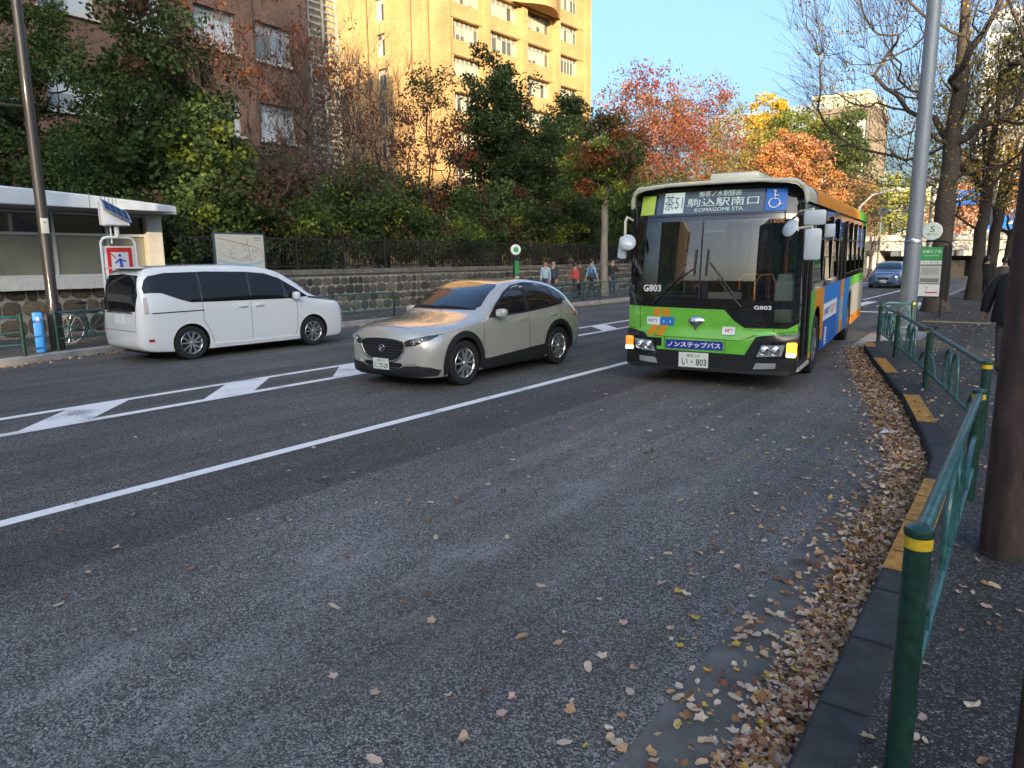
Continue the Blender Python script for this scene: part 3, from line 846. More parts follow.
# unseen blocks behind the viewer, added and sized to shade the street
def shade_block(name, label, c0, c1, h, m, ny=8):
    dist = 100.0; x0, x1 = 0, 14; y0, y1 = c0, c1
    t = thing(name, label, 'building', (.6 * dist + .8 * (c0 + c1) / 2, -.8 * dist + .6 * (c0 + c1) / 2, 0), math.atan2(-.8, .6))
    wl = MB(); W_ = []; D = y1 - y0
    fl = 3.6; n = int(h / fl); st = D / ny
    for i in range(n):
        for j in range(ny): W_.append((-D / 2 + j * st + st * .18, -D / 2 + (j + 1) * st - st * .18, i * fl + 1.1, i * fl + 2.9))
    facade(wl, 'Y', 0, -D / 2, D / 2, 0, h, W_, .25, -1)
    # end wall towards +Y
    nx = max(2, int((x1 - x0) / 3)); sx = (x1 - x0) / nx; W2 = []
    for i in range(n):
        for j in range(nx): W2.append((j * sx + sx * .18, (j + 1) * sx - sx * .18, i * fl + 1.1, i * fl + 2.9))
    facade(wl, 'X', D / 2, 0, x1 - x0, 0, h, W2, .25, 1)
    wl.quad((0, -D / 2, 0), (x1 - x0, -D / 2, 0), (x1 - x0, -D / 2, h), (0, -D / 2, h)); wl.quad((x1 - x0, -D / 2, 0), (x1 - x0, D / 2, 0), (x1 - x0, D / 2, h), (x1 - x0, -D / 2, h)); wl.quad((0, -D / 2, h), (0, D / 2, h), (x1 - x0, D / 2, h), (x1 - x0, -D / 2, h))
    wl.build('wall', m, t)
    g = MB(); g.box((.3, 0, h / 2), (.04, D - .2, h - .4)); g.box(((x1 - x0) / 2, D / 2 - .3, h / 2), (x1 - x0 - .7, .04, h - .4)); g.build('window', mat('dark_pane', (.035, .033, .03), .08, coat=.8), t)
    return t

# ------------------------------------------------------------------ vehicles
def pchip(xs, ys, x):
    """monotone cubic through (xs, ys)"""
    xs = np.asarray(xs, float); ys = np.asarray(ys, float); x = np.asarray(x, float)
    h = np.diff(xs); d = np.diff(ys) / h; m_ = np.zeros(len(xs))
    for i in range(1, len(xs) - 1):
        if d[i - 1] * d[i] > 0:
            w1 = 2 * h[i] + h[i - 1]; w2 = h[i] + 2 * h[i - 1]; m_[i] = (w1 + w2) / (w1 / d[i - 1] + w2 / d[i])
    m_[0] = d[0]; m_[-1] = d[-1]
    i = np.clip(np.searchsorted(xs, x) - 1, 0, len(xs) - 2); t = (x - xs[i]) / h[i]
    return ((2 * t**3 - 3 * t**2 + 1) * ys[i] + (t**3 - 2 * t**2 + t) * h[i] * m_[i] + (-2 * t**3 + 3 * t**2) * ys[i + 1] + (t**3 - t**2) * h[i] * m_[i + 1])

def loft(keys, step=.05, sub=3):
    ky = [k[0] for k in keys]; R = len(keys[0][1])
    ys = sorted(set(list(np.arange(ky[0], ky[-1], step)) + ky + [ky[0] + .012, ky[0] + .025, ky[-1] - .015]))
    X = np.array([[p[0] for p in k[1]] for k in keys]); Z = np.array([[p[1] for p in k[1]] for k in keys])
    Xi = np.array([pchip(ky, X[:, r], ys) for r in range(R)]).T; Zi = np.array([pchip(ky, Z[:, r], ys) for r in range(R)]).T
    # refine across rows
    rr_ = np.arange(R); fine = np.concatenate([np.linspace(i, i + 1, sub, endpoint=False) for i in range(R - 1)] + [[R - 1]])
    S = []
    for a in range(len(ys)):
        S.append((pchip(rr_, Xi[a], fine), pchip(rr_, Zi[a], fine)))
    K = len(fine); verts = []; faces = []
    W = 2 * K - 1
    for a, y in enumerate(ys):
        x, z = S[a]
        for k_ in range(K): verts.append((x[k_], y, z[k_]))
        for k_ in range(K - 2, -1, -1): verts.append((-x[k_], y, z[k_]))
    for a in range(len(ys) - 1):
        for k_ in range(W):
            k2 = (k_ + 1) % W
            faces.append((a * W + k_, a * W + k2, (a + 1) * W + k2, (a + 1) * W + k_))
    # end caps: rings shrinking to the middle keep the shading clean
    for a, rev in ((0, False), (len(ys) - 1, True)):
        f = [a * W + k_ for k_ in range(W)]
        faces.append(tuple(f if rev else f[::-1]))
    return verts, faces

def make_wheel(parent, x, y, r, side, w=.21, rim_r=None, spokes=5, style='twin', m_rim=None):
    """side +1: outer face towards +x"""
    rim_r = rim_r or r * .68; m_rim = m_rim or M_SIL
    wh = MB(); h = w / 2; s = side
    prof = [(rim_r, -h * .9), (r * .93, -h), (r * .985, -h * .8), (r, -h * .5), (r, h * .5), (r * .985, h * .8), (r * .93, h), (rim_r * 1.02, h * .96), (rim_r * .99, h * .8)]
    wh.lathe(prof, axis='X', n=40)
    root = empty('wheel', (x, y, r)); root.parent = parent
    o = wh.build('tyre', M_TREAD, root); fix_normals(o); auto_smooth(o, 40)
    rm = MB()
    R = rim_r
    rm.lathe([(R * .99, s * h * .82), (R * .95, s * h * .93), (R * .90, s * h * .80), (R * .88, s * h * .2), (R * .85, -s * h * .3)], axis='X', n=40)
    xf = s * h * .72
    for i in range(spokes):
        a0 = 2 * pi * i / spokes + .3
        arms = ((-.16, -.30), (.16, .30)) if style == 'twin' else ((0, 0),)
        for da, db in arms:
            a1 = a0 + da * .9; a2 = a0 + db
            p0 = Vector((xf + s * .004, cos(a1) * R * .16, sin(a1) * R * .16)); p1 = Vector((xf + s * .012, cos(a2) * R * .93, sin(a2) * R * .93))
            d = (p1 - p0).normalized(); n = Vector((s, 0, 0)).cross(d).normalized()
            wa, wb = (R * .07, R * .055) if style == 'twin' else (R * .16, R * .11)
            dep = Vector((s * .018, 0, 0))
            A = [p0 - n * wa, p0 + n * wa, p1 + n * wb, p1 - n * wb]
            vs = [a + dep for a in A] + [a - dep for a in A]
            rm.add(vs, [(0, 1, 2, 3), (7, 6, 5, 4), (0, 4, 5, 1), (1, 5, 6, 2), (2, 6, 7, 3), (3, 7, 4, 0)])
    rm.lathe([(0, xf + s * .03), (R * .13, xf + s * .028), (R * .19, xf + s * .012), (R * .21, xf - s * .02)], axis='X', n=20)
    o = rm.build('rim', m_rim, root); fix_normals(o); auto_smooth(o, 35)
    dk = MB(); dk.lathe([(0, s * h * .1), (R * .86, s * h * .1)], axis='X', n=30); dk.lathe([(R * .15, s * h * .34), (R * .55, s * h * .34)], axis='X', n=30)
    dk.build('brake_disc', mat('brake_dark', (.045, .045, .045), .5, metal=.5), root)
    return root

def cut_body(o, cutters, dark):
    """subtract wheel wells; faces of the wells take the dark material"""
    o.data.materials.append(dark)
    keep_parent = o.parent; o.parent = None
    tmp = []
    for (y, z, r, x0, x1) in cutters:
        mb = MB(); n = 48
        vs = [(x0, y + r * cos(2 * pi * i / n), z + r * sin(2 * pi * i / n)) for i in range(n)] + [(x1, y + r * cos(2 * pi * i / n), z + r * sin(2 * pi * i / n)) for i in range(n)]
        fs = [tuple(range(n)), tuple(range(2 * n - 1, n - 1, -1))] + [(i, n + i, n + (i + 1) % n, (i + 1) % n) for i in range(n)]
        mb.add(vs, fs); c = mb.build('cutter', dark); fix_normals(c)
        md = o.modifiers.new('b', 'BOOLEAN'); md.operation = 'DIFFERENCE'; md.object = c; md.solver = 'EXACT'
        tmp.append(c)
    bpy.context.view_layer.update()
    dg = bpy.context.evaluated_depsgraph_get()
    me = bpy.data.meshes.new_from_object(o.evaluated_get(dg))
    o.modifiers.clear(); old = o.data; o.data = me; o.parent = keep_parent
    for c in tmp: bpy.data.objects.remove(c)
    if len(me.materials) < 2:
        me.materials.clear(); me.materials.append(old.materials[0]); me.materials.append(dark)
    for p in me.polygons:
        ins = False
        for (y, z, r, x0, x1) in cutters:
            dd = math.hypot(p.center.y - y, p.center.z - z)
            if dd < r * 1.004 and min(x0, x1) - .001 <= p.center.x <= max(x0, x1) + .001:
                nn = p.normal
                if dd < r * .97 or abs(nn.x) < .3: ins = True
        p.material_index = 1 if ins else 0
    auto_smooth(o, 32)
    return o

def mirror_pts(pts): return [(-a, b) for a, b in pts][::-1]

def smooth_poly(pts, n=4):
    out = []; N = len(pts)
    for i in range(N):
        p0, p1, p2, p3 = (Vector(pts[(i + k_) % N]) for k_ in (-1, 0, 1, 2))
        for t in range(n):
            t /= n
            out.append(tuple(.5 * ((2 * p1) + (p2 - p0) * t + (2 * p0 - 5 * p1 + 4 * p2 - p3) * t * t + (3 * p1 - p0 - 3 * p2 + p3) * t**3)))
    return out

def line_poly(pts, w):
    L = offset_line(pts, w / 2); Rr = offset_line(pts, -w / 2)
    return L + Rr[::-1]

CXK = [
 (0.00, [(.36,.25),(.46,.27),(.49,.34),(.51,.44),(.51,.55),(.48,.64),(.43,.68),(.36,.705),(.27,.72),(.14,.73),(0,.735)]),
 (0.05, [(.50,.21),(.66,.23),(.69,.33),(.70,.46),(.69,.58),(.64,.69),(.56,.745),(.47,.775),(.36,.79),(.18,.805),(0,.81)]),
 (0.16, [(.58,.18),(.76,.20),(.80,.32),(.81,.47),(.795,.62),(.74,.745),(.65,.80),(.54,.835),(.41,.855),(.2,.87),(0,.875)]),
 (0.40, [(.62,.17),(.83,.19),(.865,.32),(.88,.50),(.87,.69),(.82,.82),(.73,.87),(.60,.905),(.44,.925),(.22,.94),(0,.945)]),
 (0.86, [(.62,.17),(.84,.19),(.885,.32),(.897,.50),(.89,.75),(.85,.885),(.77,.935),(.62,.965),(.45,.985),(.22,1.0),(0,1.005)]),
 (1.25, [(.62,.17),(.85,.19),(.88,.32),(.885,.50),(.882,.77),(.855,.915),(.80,.98),(.71,1.02),(.54,1.045),(.27,1.06),(0,1.065)]),
 (1.48, [(.62,.17),(.85,.19),(.88,.32),(.885,.50),(.882,.79),(.852,.945),(.80,1.045),(.735,1.115),(.66,1.155),(.33,1.195),(0,1.205)]),
 (1.90, [(.62,.17),(.85,.19),(.88,.32),(.885,.50),(.882,.80),(.852,.965),(.775,1.18),(.695,1.325),(.62,1.375),(.32,1.405),(0,1.41)]),
 (2.25, [(.62,.17),(.85,.19),(.88,.32),(.885,.50),(.882,.80),(.852,.975),(.755,1.23),(.655,1.42),(.58,1.475),(.30,1.505),(0,1.51)]),
 (2.80, [(.62,.17),(.85,.19),(.88,.32),(.885,.50),(.885,.81),(.855,.99),(.752,1.26),(.635,1.455),(.565,1.505),(.30,1.535),(0,1.54)]),
 (3.30, [(.62,.17),(.85,.19),(.885,.32),(.892,.50),(.892,.82),(.855,1.01),(.745,1.26),(.625,1.425),(.555,1.47),(.30,1.50),(0,1.505)]),
 (3.70, [(.62,.18),(.84,.20),(.885,.33),(.897,.50),(.895,.84),(.845,1.04),(.735,1.24),(.615,1.365),(.545,1.405),(.30,1.43),(0,1.435)]),
 (4.00, [(.60,.21),(.82,.24),(.87,.35),(.885,.52),(.875,.86),(.81,1.05),(.71,1.19),(.60,1.28),(.52,1.31),(.28,1.33),(0,1.335)]),
 (4.18, [(.58,.24),(.79,.27),(.845,.38),(.865,.54),(.85,.85),(.78,1.0),(.69,1.08),(.59,1.13),(.50,1.15),(.27,1.16),(0,1.165)]),
 (4.32, [(.55,.28),(.74,.31),(.80,.41),(.82,.55),(.79,.82),(.73,.92),(.64,.965),(.54,.99),(.44,1.0),(.22,1.005),(0,1.01)]),
 (4.395,[(.46,.33),(.60,.36),(.66,.44),(.68,.55),(.66,.70),(.60,.79),(.53,.82),(.44,.84),(.34,.85),(.17,.855),(0,.86)]),
]
for _i, _f in ((0, 1.30), (1, 1.24), (2, 1.14), (3, 1.05)):
    CXK[_i] = (CXK[_i][0], [(x, z if z < .5 else .5 + (z - .5) * _f) for x, z in CXK[_i][1]])
def car_paint(name, col, metal=.5, rough=.28):
    return mat(name, col, rough, metal=metal, coat=1.0)

def hatchback(name, label, cat, loc, rz, paint, keys, cladding=True, detail=True, plate=None, group=None):
    t = thing(name, label, cat, loc, rz, group)
    v, f = loft(keys)
    body = mesh_obj('body', v, f, paint, t); fix_normals(body)
    bvh = BVHTree.FromObject(body, bpy.context.evaluated_depsgraph_get())
    bpy.context.view_layer.update()
    FA, RA, WR = .86, 3.515, .345
    L_, Rt, F_, B_, T_ = (bvh_map(bvh, k_) for k_ in ('left', 'right', 'front', 'back', 'top'))
    arch_r = .392
    cut = [(a, WR + .01, arch_r, s * .62, s * 1.2) for a in (FA, RA) for s in (1, -1)]
    cut_body(body, cut, M_DARK)
    for s, mp in ((1, L_), (-1, Rt)):
        for a in (FA, RA): make_wheel(t, s * .782, a, WR, s, w=.215, spokes=5)
        if cladding:
            for a, ext in ((FA, 0), (RA, 0)):
                ri, ro = arch_r - .004, arch_r + .085
                N = 22; a0, a1 = radians(-28), radians(208)
                outer = [(a + ro * cos(a0 + (a1 - a0) * i / N), WR + .015 + ro * sin(a0 + (a1 - a0) * i / N)) for i in range(N + 1)]
                inner_ = [(a + ri * cos(a0 + (a1 - a0) * i / N), WR + .01 + ri * sin(a0 + (a1 - a0) * i / N)) for i in range(N + 1)]
                patch('wheel_arch_trim', outer + inner_[::-1], mp, M_BLACK, t, off=.012, thick=.02, step=.06)
            patch('sill_trim', [(FA + .46, .19), (RA - .46, .19), (RA - .43, .40), (RA - .50, .43), (FA + .56, .355), (FA + .43, .37)], mp, M_BLACK, t, off=.011, thick=.02, step=.08)
        # side glass: one dark band broken by the pillar
        dz_ = lambda L: [(a, .4 + (b - .4) * 1.035) for a, b in L]
        dlo = [(1.52, .985), (1.78, 1.165), (2.08, 1.325), (2.35, 1.415), (2.75, 1.448), (3.15, 1.425), (3.5, 1.365), (3.78, 1.26), (3.88, 1.175), (3.86, 1.125), (3.70, 1.085), (3.2, 1.045), (2.4, 1.005)]
        cx_ = sum(p[0] for p in dlo) / len(dlo); cz_ = sum(p[1] for p in dlo) / len(dlo)
        surround = [(cx_ + (p[0] - cx_) * 1.018 , cz_ + (p[1] - cz_) * 1.10) for p in dlo]
        patch('window_trim', dz_(surround), mp, M_BLACK, t, off=.0025, thick=.01, step=.09)
        def clip(p0, p1, lo, hi):
            return None
        front_w = [(1.60, 1.005), (1.80, 1.15), (2.08, 1.305), (2.35, 1.395), (2.56, 1.42), (2.52, 1.022), (2.2, 1.01)]
        rear_w = [(2.64, 1.03), (2.66, 1.428), (2.9, 1.428), (3.15, 1.408), (3.42, 1.36), (3.44, 1.075), (3.1, 1.055)]
        quar = [(3.48, 1.080), (3.46, 1.35), (3.62, 1.305), (3.77, 1.235), (3.85, 1.17), (3.80, 1.125), (3.65, 1.095)]
        for w_ in (front_w, rear_w, quar): patch('side_window', dz_(w_), mp, M_CGLASS, t, off=.006, thick=.008, step=.08)
        seam = mat('seam', (.03, .03, .03), .8)
        for pl in ([(1.42, .99), (1.35, .9), (1.33, .6), (1.38, .42)], [(2.60, 1.0), (2.59, .8), (2.60, .42)], [(3.55, 1.06), (3.62, .95), (3.50, .80), (3.22, .66), (3.06, .44)], ):
            patch('door_seam', line_poly(pl, .009), mp, seam, t, off=.0015, thick=.004, step=.06)
        for hy in (2.40, 3.34):
            mb = MB(); p, n = mp(hy, .905 if hy < 3 else .925)
            mb.box(p + n * .028, (.022, .19, .028), bev=.008); mb.box(p + n * .012 + Vector((0, .08, 0)), (.03, .02, .02)); mb.box(p + n * .012 - Vector((0, .08, 0)), (.03, .02, .02))
            o = mb.build('door_handle', paint, t, smooth=True)
        # mirror
        mb = MB(); p, n = mp(1.68, 1.0)
        mb.box((s * .99, 1.66, 1.06), (.20, .12, .135), bev=.045); o = mb.build('door_mirror', paint, t, smooth=True)
        m2 = MB(); m2.box((s * .90, 1.66, 1.0), (.14, .07, .03), bev=.01); m2.box((s * .99, 1.722, 1.06), (.155, .006, .10), bev=.003); m2.build('mirror_glass', M_CGLASS, o)
        # tail lamp
        patch('tail_lamp', [(4.08, .93), (4.05, .87), (4.2, .84), (4.33, .86), (4.33, .93)], mp, mat('tail_red', (.35, .01, .01), .15, coat=1), t, off=.008, thick=.01, step=.05)
        # headlamp wraps the corner
        hl = [(s * .43, .665), (s * .50, .655), (s * .64, .675), (s * .78, .745), (s * .845, .825), (s * .76, .815), (s * .60, .775), (s * .46, .735)]
        o = patch('headlight', hl, F_, mat('headlamp_dark', (.02, .02, .022), .08, coat=1), t, off=.006, thick=.01, step=.04)
        mb = MB()
        for q in (.60, .70):
            p, n = F_(s * q, .715 if q == .60 else .75); mb.lathe([(0, -.004), (.030, 0), (.034, .008), (.038, .004)], c=p + n * .010, axis='Y', n=14, M=Matrix.Scale(-1, 3, (0, 1, 0)))
        mb.build('lamp_lens', M_LAMP, o)
    # windscreen
    ws = [(-.66, 1.135), (0, 1.155), (.66, 1.135), (.70, 1.165), (.60, 1.455), (.54, 1.49), (0, 1.525), (-.54, 1.49), (-.60, 1.455), (-.70, 1.165)]
    def wmap(u, v):
        p, n = F_(u, v); return p, n
    patch('windscreen', ws, wmap, M_CGLASS, t, off=.005, thick=.008, step=.07)
    patch('cowl', [(-.68, 1.112), (.68, 1.112), (.66, 1.138), (0, 1.158), (-.66, 1.138)], F_, M_BLACK, t, off=.003, thick=.006, step=.05)
    rwin = [(-.54, 1.0 + .03), (.54, 1.03), (.52, 1.27), (-.52, 1.27)]
    patch('rear_window', rwin, B_, M_CGLASS, t, off=.005, thick=.008, step=.07)
    # hood cut line
    patch('bonnet_seam', line_poly([(-.72, 1.16), (-.70, .7), (-.60, .30), (-.42, .13), (0, .085), (.42, .13), (.60, .30), (.70, .7), (.72, 1.16)], .008), T_, mat('seam', (.03, .03, .03), .8), t, off=.0015, thick=.004, step=.05)
    return t, bvh, F_, L_

# --- silver crossover facing the viewer
P_SILV = car_paint('champagne_silver', (.60, .57, .51), .45, .25)
CXK = [(y_, [(x, z if z < .4 else .4 + (z - .4) * 1.035) for x, z in r_]) for y_, r_ in CXK]
sc_, sbvh, SF, SL = hatchback('crossover_car', 'champagne silver crossover car with black wheel arch trim driving beside the bus', 'car', (-7.815, 7.26, 0), 0.006, P_SILV, CXK)
gr = smooth_poly([(-.41, .725), (-.44, .65), (-.37, .52), (-.22, .445), (0, .432), (.22, .445), (.37, .52), (.44, .65), (.41, .725), (.2, .755), (0, .76), (-.2, .755)], 3)
patch('grille', gr, SF, mat('grille_black', (.012, .012, .012), .35), sc_, off=.005, thick=.01, step=.05)
mb = MB()
for i in range(-9, 10):
    for j in range(7):
        u = i * .042 + (.021 if j % 2 else 0); v = .47 + j * .042
        if in_poly((u, v), gr):
            p, n = SF(u, v); mb.box(p + n * .009, (.026, .008, .010), bev=.002)
mb.build('grille_mesh', mat('grille_grey', (.09, .09, .09), .3, metal=.6), sc_)
wing = [(-.425, .735), (-.478, .65), (-.40, .50), (-.24, .425), (0, .410), (.24, .425), (.40, .50), (.478, .65), (.425, .735)]
patch('grille_surround', line_poly(wing, .022), SF, M_CHROME, sc_, off=.012, thick=.02, step=.04)
patch('bumper_lower', [(-.83, .225), (.83, .225), (.855, .30), (.80, .36), (.66, .385), (.42, .365), (.36, .33), (-.36, .33), (-.42, .365), (-.66, .385), (-.80, .36), (-.855, .30)], SF, M_BLACK, sc_, off=.010, thick=.02, step=.06)
patch('air_intake', [(-.34, .335), (.34, .335), (.40, .375), (.38, .405), (-.38, .405), (-.40, .375)], SF, M_DARK, sc_, off=.006, thick=.01, step=.05)
patch('lip', [(-.60, .20), (.60, .20), (.62, .235), (-.62, .235)], SF, M_BLACK, sc_, off=.018, thick=.03, step=.06)
for s in (1, -1):
    patch('indicator', [(s * .47, .385), (s * .64, .40), (s * .66, .418), (s * .48, .405)], SF, M_LAMP, sc_, off=.010, thick=.01, step=.04)
# emblem: ring with a winged stroke
mb = MB(); p, n = SF(0, .615)
ring_ = [Vector((cos(a) * .058, 0, sin(a) * .048)) + p + Vector((0, -.02, 0)) for a in [2 * pi * i / 24 for i in range(25)]]
mb.tube(ring_, .0065, 6)
mb.tube([p + Vector((x, -.022, z)) for x, z in [(-.052, .018), (-.028, .016), (-.012, .0), (0, -.014), (.012, .0), (.028, .016), (.052, .018)]], .0055, 6)
mb.build('emblem', M_CHROME, sc_, smooth=True)
def plate(parent, c, w, h, top, low, normal=(0, -1, 0), big=None):
    mb = MB(); c = Vector(c); nrm = Vector(normal)
    R = Vector((0, 0, 1)).cross(nrm); R.normalize()
    Mx = Matrix((R, -nrm, Vector((0, 0, 1)))).transposed()
    mb.box(c, (w, .012, h), M=Mx, bev=.003); o = mb.build('number_plate', M_PLATE, parent)
    text('plate_lettering', top, M_PGREEN, o, c + nrm * .006 + Vector((0, 0, h * .30)), R, (0, 0, 1), w * .46, h * .24, .003)
    text('plate_lettering', low, M_PGREEN, o, c + nrm * .006 + R * (w * .03) - Vector((0, 0, h * .14)), R, (0, 0, 1), w * .84, h * .46, .003, bold=.02)
    return o
plate(sc_, (-.02, -.028, .375), .33, .165, '練馬 310', 'に 77-29')
# roof antenna, wiper
mb = MB(); mb.box((0, 3.55, 1.50), (.04, .16, .06), bev=.015); mb.build('antenna', P_SILV, sc_, smooth=True)
mb = MB()
for x0, x1 in ((.55, -.05), (0.0, -.55)):
    a, n = SF(x0, 1.128); b_, n2 = SF(x1, 1.15); mb.tube([a + n * .02, b_ + n2 * .02], .008, 5)
mb.build('wiper', M_BLACK, sc_)

# --- grey-blue hatchback far down the road
P_BLUE = car_paint('slate_blue', (.10, .16, .27), .5, .3)
dc, dbvh, DF, DL = hatchback('hatchback_car', 'small slate blue hatchback approaching in the distance behind the bus', 'car', (-7.55, 47.3, 0), 0.0, P_BLUE, CXK, cladding=False)
patch('grille', [(-.34, .60), (-.20, .48), (.20, .48), (.34, .60), (.2, .66), (-.2, .66)], DF, M_BLACK, dc, off=.005, thick=.01, step=.06)
patch('grille_trim', line_poly([(-.42, .66), (-.28, .50), (-.14, .46), (.14, .46), (.28, .50), (.42, .66)], .04), DF, M_CHROME, dc, off=.012, thick=.01, step=.05)
patch('air_intake', [(-.45, .28), (.45, .28), (.5, .36), (-.5, .36)], DF, M_DARK, dc, off=.006, thick=.01, step=.06)
plate(dc, (0, -.025, .43), .33, .165, '品川 301', '12-40')
# its headlamps glint
for s in (1, -1): patch('lamp_strip', [(s * .46, .66), (s * .72, .70), (s * .78, .745), (s * .5, .69)], DF, M_LAMP, dc, off=.012, thick=.004, step=.04)

M_PRIV = mat('privacy_glass', (.010, .011, .013), .05, spec=.45)
# --- white minivan driving away in the far lane
VK = [
 (0.00, [(.40,.26),(.52,.28),(.57,.38),(.59,.52),(.59,.68),(.56,.80),(.50,.87),(.42,.90),(.31,.915),(.16,.925),(0,.93)]),
 (0.06, [(.56,.21),(.70,.23),(.74,.36),(.75,.52),(.74,.72),(.70,.86),(.62,.94),(.52,.97),(.40,.985),(.2,.995),(0,1.0)]),
 (0.20, [(.60,.18),(.78,.20),(.805,.34),(.815,.52),(.81,.76),(.775,.92),(.70,.99),(.58,1.02),(.44,1.035),(.22,1.045),(0,1.05)]),
 (0.50, [(.62,.17),(.81,.19),(.835,.34),(.842,.55),(.838,.82),(.81,.98),(.745,1.04),(.62,1.075),(.46,1.095),(.23,1.105),(0,1.11)]),
 (0.85, [(.62,.17),(.815,.19),(.84,.34),(.847,.55),(.845,.84),(.825,1.01),(.785,1.09),(.72,1.15),(.60,1.18),(.30,1.20),(0,1.21)]),
 (1.25, [(.62,.17),(.815,.19),(.84,.34),(.847,.55),(.847,.85),(.835,1.03),(.795,1.22),(.745,1.37),(.68,1.43),(.34,1.455),(0,1.46)]),
 (1.75, [(.62,.17),(.815,.19),(.84,.34),(.847,.55),(.847,.86),(.84,1.05),(.79,1.38),(.73,1.62),(.655,1.70),(.33,1.735),(0,1.74)]),
 (2.20, [(.62,.17),(.815,.19),(.84,.34),(.847,.55),(.847,.86),(.84,1.06),(.785,1.44),(.725,1.73),(.645,1.80),(.33,1.835),(0,1.84)]),
 (3.00, [(.62,.17),(.815,.19),(.84,.34),(.847,.55),(.847,.87),(.84,1.07),(.785,1.45),(.725,1.76),(.645,1.835),(.33,1.865),(0,1.87)]),
 (3.90, [(.62,.17),(.815,.19),(.84,.34),(.847,.55),(.847,.88),(.84,1.08),(.785,1.45),(.725,1.75),(.645,1.825),(.33,1.855),(0,1.86)]),
 (4.45, [(.60,.19),(.80,.22),(.83,.36),(.842,.55),(.842,.88),(.83,1.08),(.77,1.45),(.71,1.72),(.63,1.79),(.32,1.815),(0,1.82)]),
 (4.62, [(.58,.22),(.77,.25),(.81,.38),(.825,.55),(.815,.88),(.80,1.06),(.74,1.42),(.68,1.62),(.60,1.67),(.3,1.69),(0,1.695)]),
 (4.73, [(.54,.28),(.71,.31),(.76,.42),(.78,.56),(.77,.80),(.74,.98),(.67,1.22),(.60,1.34),(.52,1.37),(.26,1.38),(0,1.385)]),
 (4.77, [(.44,.34),(.60,.37),(.66,.46),(.68,.57),(.67,.70),(.63,.80),(.56,.86),(.48,.89),(.4,.90),(.2,.905),(0,.91)]),
]
P_WHITE = mat('pearl_white', (.76, .77, .76), .25, coat=1.0)
van = thing('minivan', 'white minivan with black tinted windows driving away in the far lane', 'van', (-14.07, 11.18, 0), pi - .03)
v, f = loft(VK)
body = mesh_obj('body', v, f, P_WHITE, van); fix_normals(body)
bpy.context.view_layer.update()
vb = BVHTree.FromObject(body, bpy.context.evaluated_depsgraph_get())
VL, VR, VF, VB, VT = (bvh_map(vb, k_) for k_ in ('left', 'right', 'front', 'back', 'top'))
VFA, VRA, VWR = .93, 3.80, .335
cut_body(body, [(a, VWR + .01, .375, s * .58, s * 1.2) for a in (VFA, VRA) for s in (1, -1)], M_DARK)
for s, mp in ((1, VL), (-1, VR)):
    for a in (VFA, VRA): make_wheel(van, s * .735, a, VWR, s, w=.205, spokes=5)
    glass_band = [(1.02, 1.13), (1.35, 1.34), (1.72, 1.55), (2.05, 1.655), (2.5, 1.70), (3.4, 1.72), (4.2, 1.705), (4.5, 1.65), (4.57, 1.58), (4.63, 1.42), (4.61, 1.33), (4.50, 1.34), (4.30, 1.33), (3.95, 1.19), (3.75, 1.13), (3.2, 1.12), (2.2, 1.11), (1.5, 1.10)]
    patch('side_window', glass_band, mp, M_PRIV, van, off=.005, thick=.01, step=.1)
    for yy_ in ((1.62, 1.11, 1.50), (2.45, 1.12, 1.69), (3.52, 1.12, 1.715)):
        patch('pillar', line_poly([(yy_[0], yy_[1] + .01), (yy_[0] + .03, yy_[2])], .05), mp, mat('black_gloss', (.012, .012, .014), .06, coat=1.0), van, off=.009, thick=.006, step=.1)
    seam = mat('seam', (.03, .03, .03), .8)
    for pl in ([(1.36, 1.08), (1.33, .85), (1.36, .40), (1.42, .30)], [(2.47, 1.10), (2.47, .30)], [(3.52, 1.11), (3.52, .75), (3.44, .62), (3.36, .40), (3.33, .30)]):
        patch('door_seam', line_poly(pl, .008), mp, seam, van, off=.0015, thick=.004, step=.08)
    patch('slide_rail', line_poly([(3.50, .965), (4.52, .955)], .022), mp, M_BLACK, van, off=.004, thick=.006, step=.08)
    patch('sill_trim', [(1.34, .20), (3.40, .20), (3.40, .275), (1.34, .275)], mp, P_WHITE, van, off=.022, thick=.04, step=.1)
    patch('bonnet_trim', [(.16, .985), (.60, 1.035), (1.05, 1.10), (1.0, 1.135), (.5, 1.07), (.14, 1.01)], mp, M_BLACK, van, off=.006, thick=.008, step=.07)
    for hy in (2.28, 2.66):
        mb = MB(); p, n = mp(hy, 1.0); mb.box(p + n * .028, (.024, .21, .032), bev=.009); mb.box(p + n * .01, (.03, .18, .02)); mb.build('door_handle', P_WHITE, van, smooth=True)
    mb = MB(); mb.box((s * .95, 1.42, 1.17), (.18, .12, .16), bev=.04); o = mb.build('door_mirror', P_WHITE, van, smooth=True)
    m2 = MB(); m2.box((s * .87, 1.42, 1.11), (.12, .06, .03)); m2.build('mirror_arm', M_BLACK, o)
    patch('tail_lamp', [(4.57, .95), (4.65, .95), (4.64, 1.25), (4.58, 1.27)], mp, mat('tail_clear', (.45, .38, .38), .15, coat=1), van, off=.008, thick=.01, step=.06)
    patch('rear_reflector', [(4.52, .42), (4.62, .42), (4.62, .47), (4.52, .47)], mp, mat('tail_red', (.35, .01, .01), .15, coat=1), van, off=.006, thick=.01, step=.05)
patch('windscreen', [(-.62, 1.22), (0, 1.235), (.62, 1.22), (.64, 1.65), (0, 1.71), (-.64, 1.65)], VF, M_PRIV, van, off=.005, thick=.01, step=.1)
patch('rear_window', [(-.66, 1.0), (-.3, .97), (.3, .97), (.66, 1.0), (.70, 1.30), (.62, 1.66), (0, 1.69), (-.62, 1.66), (-.70, 1.30)], VB, M_PRIV, van, off=.006, thick=.01, step=.08)
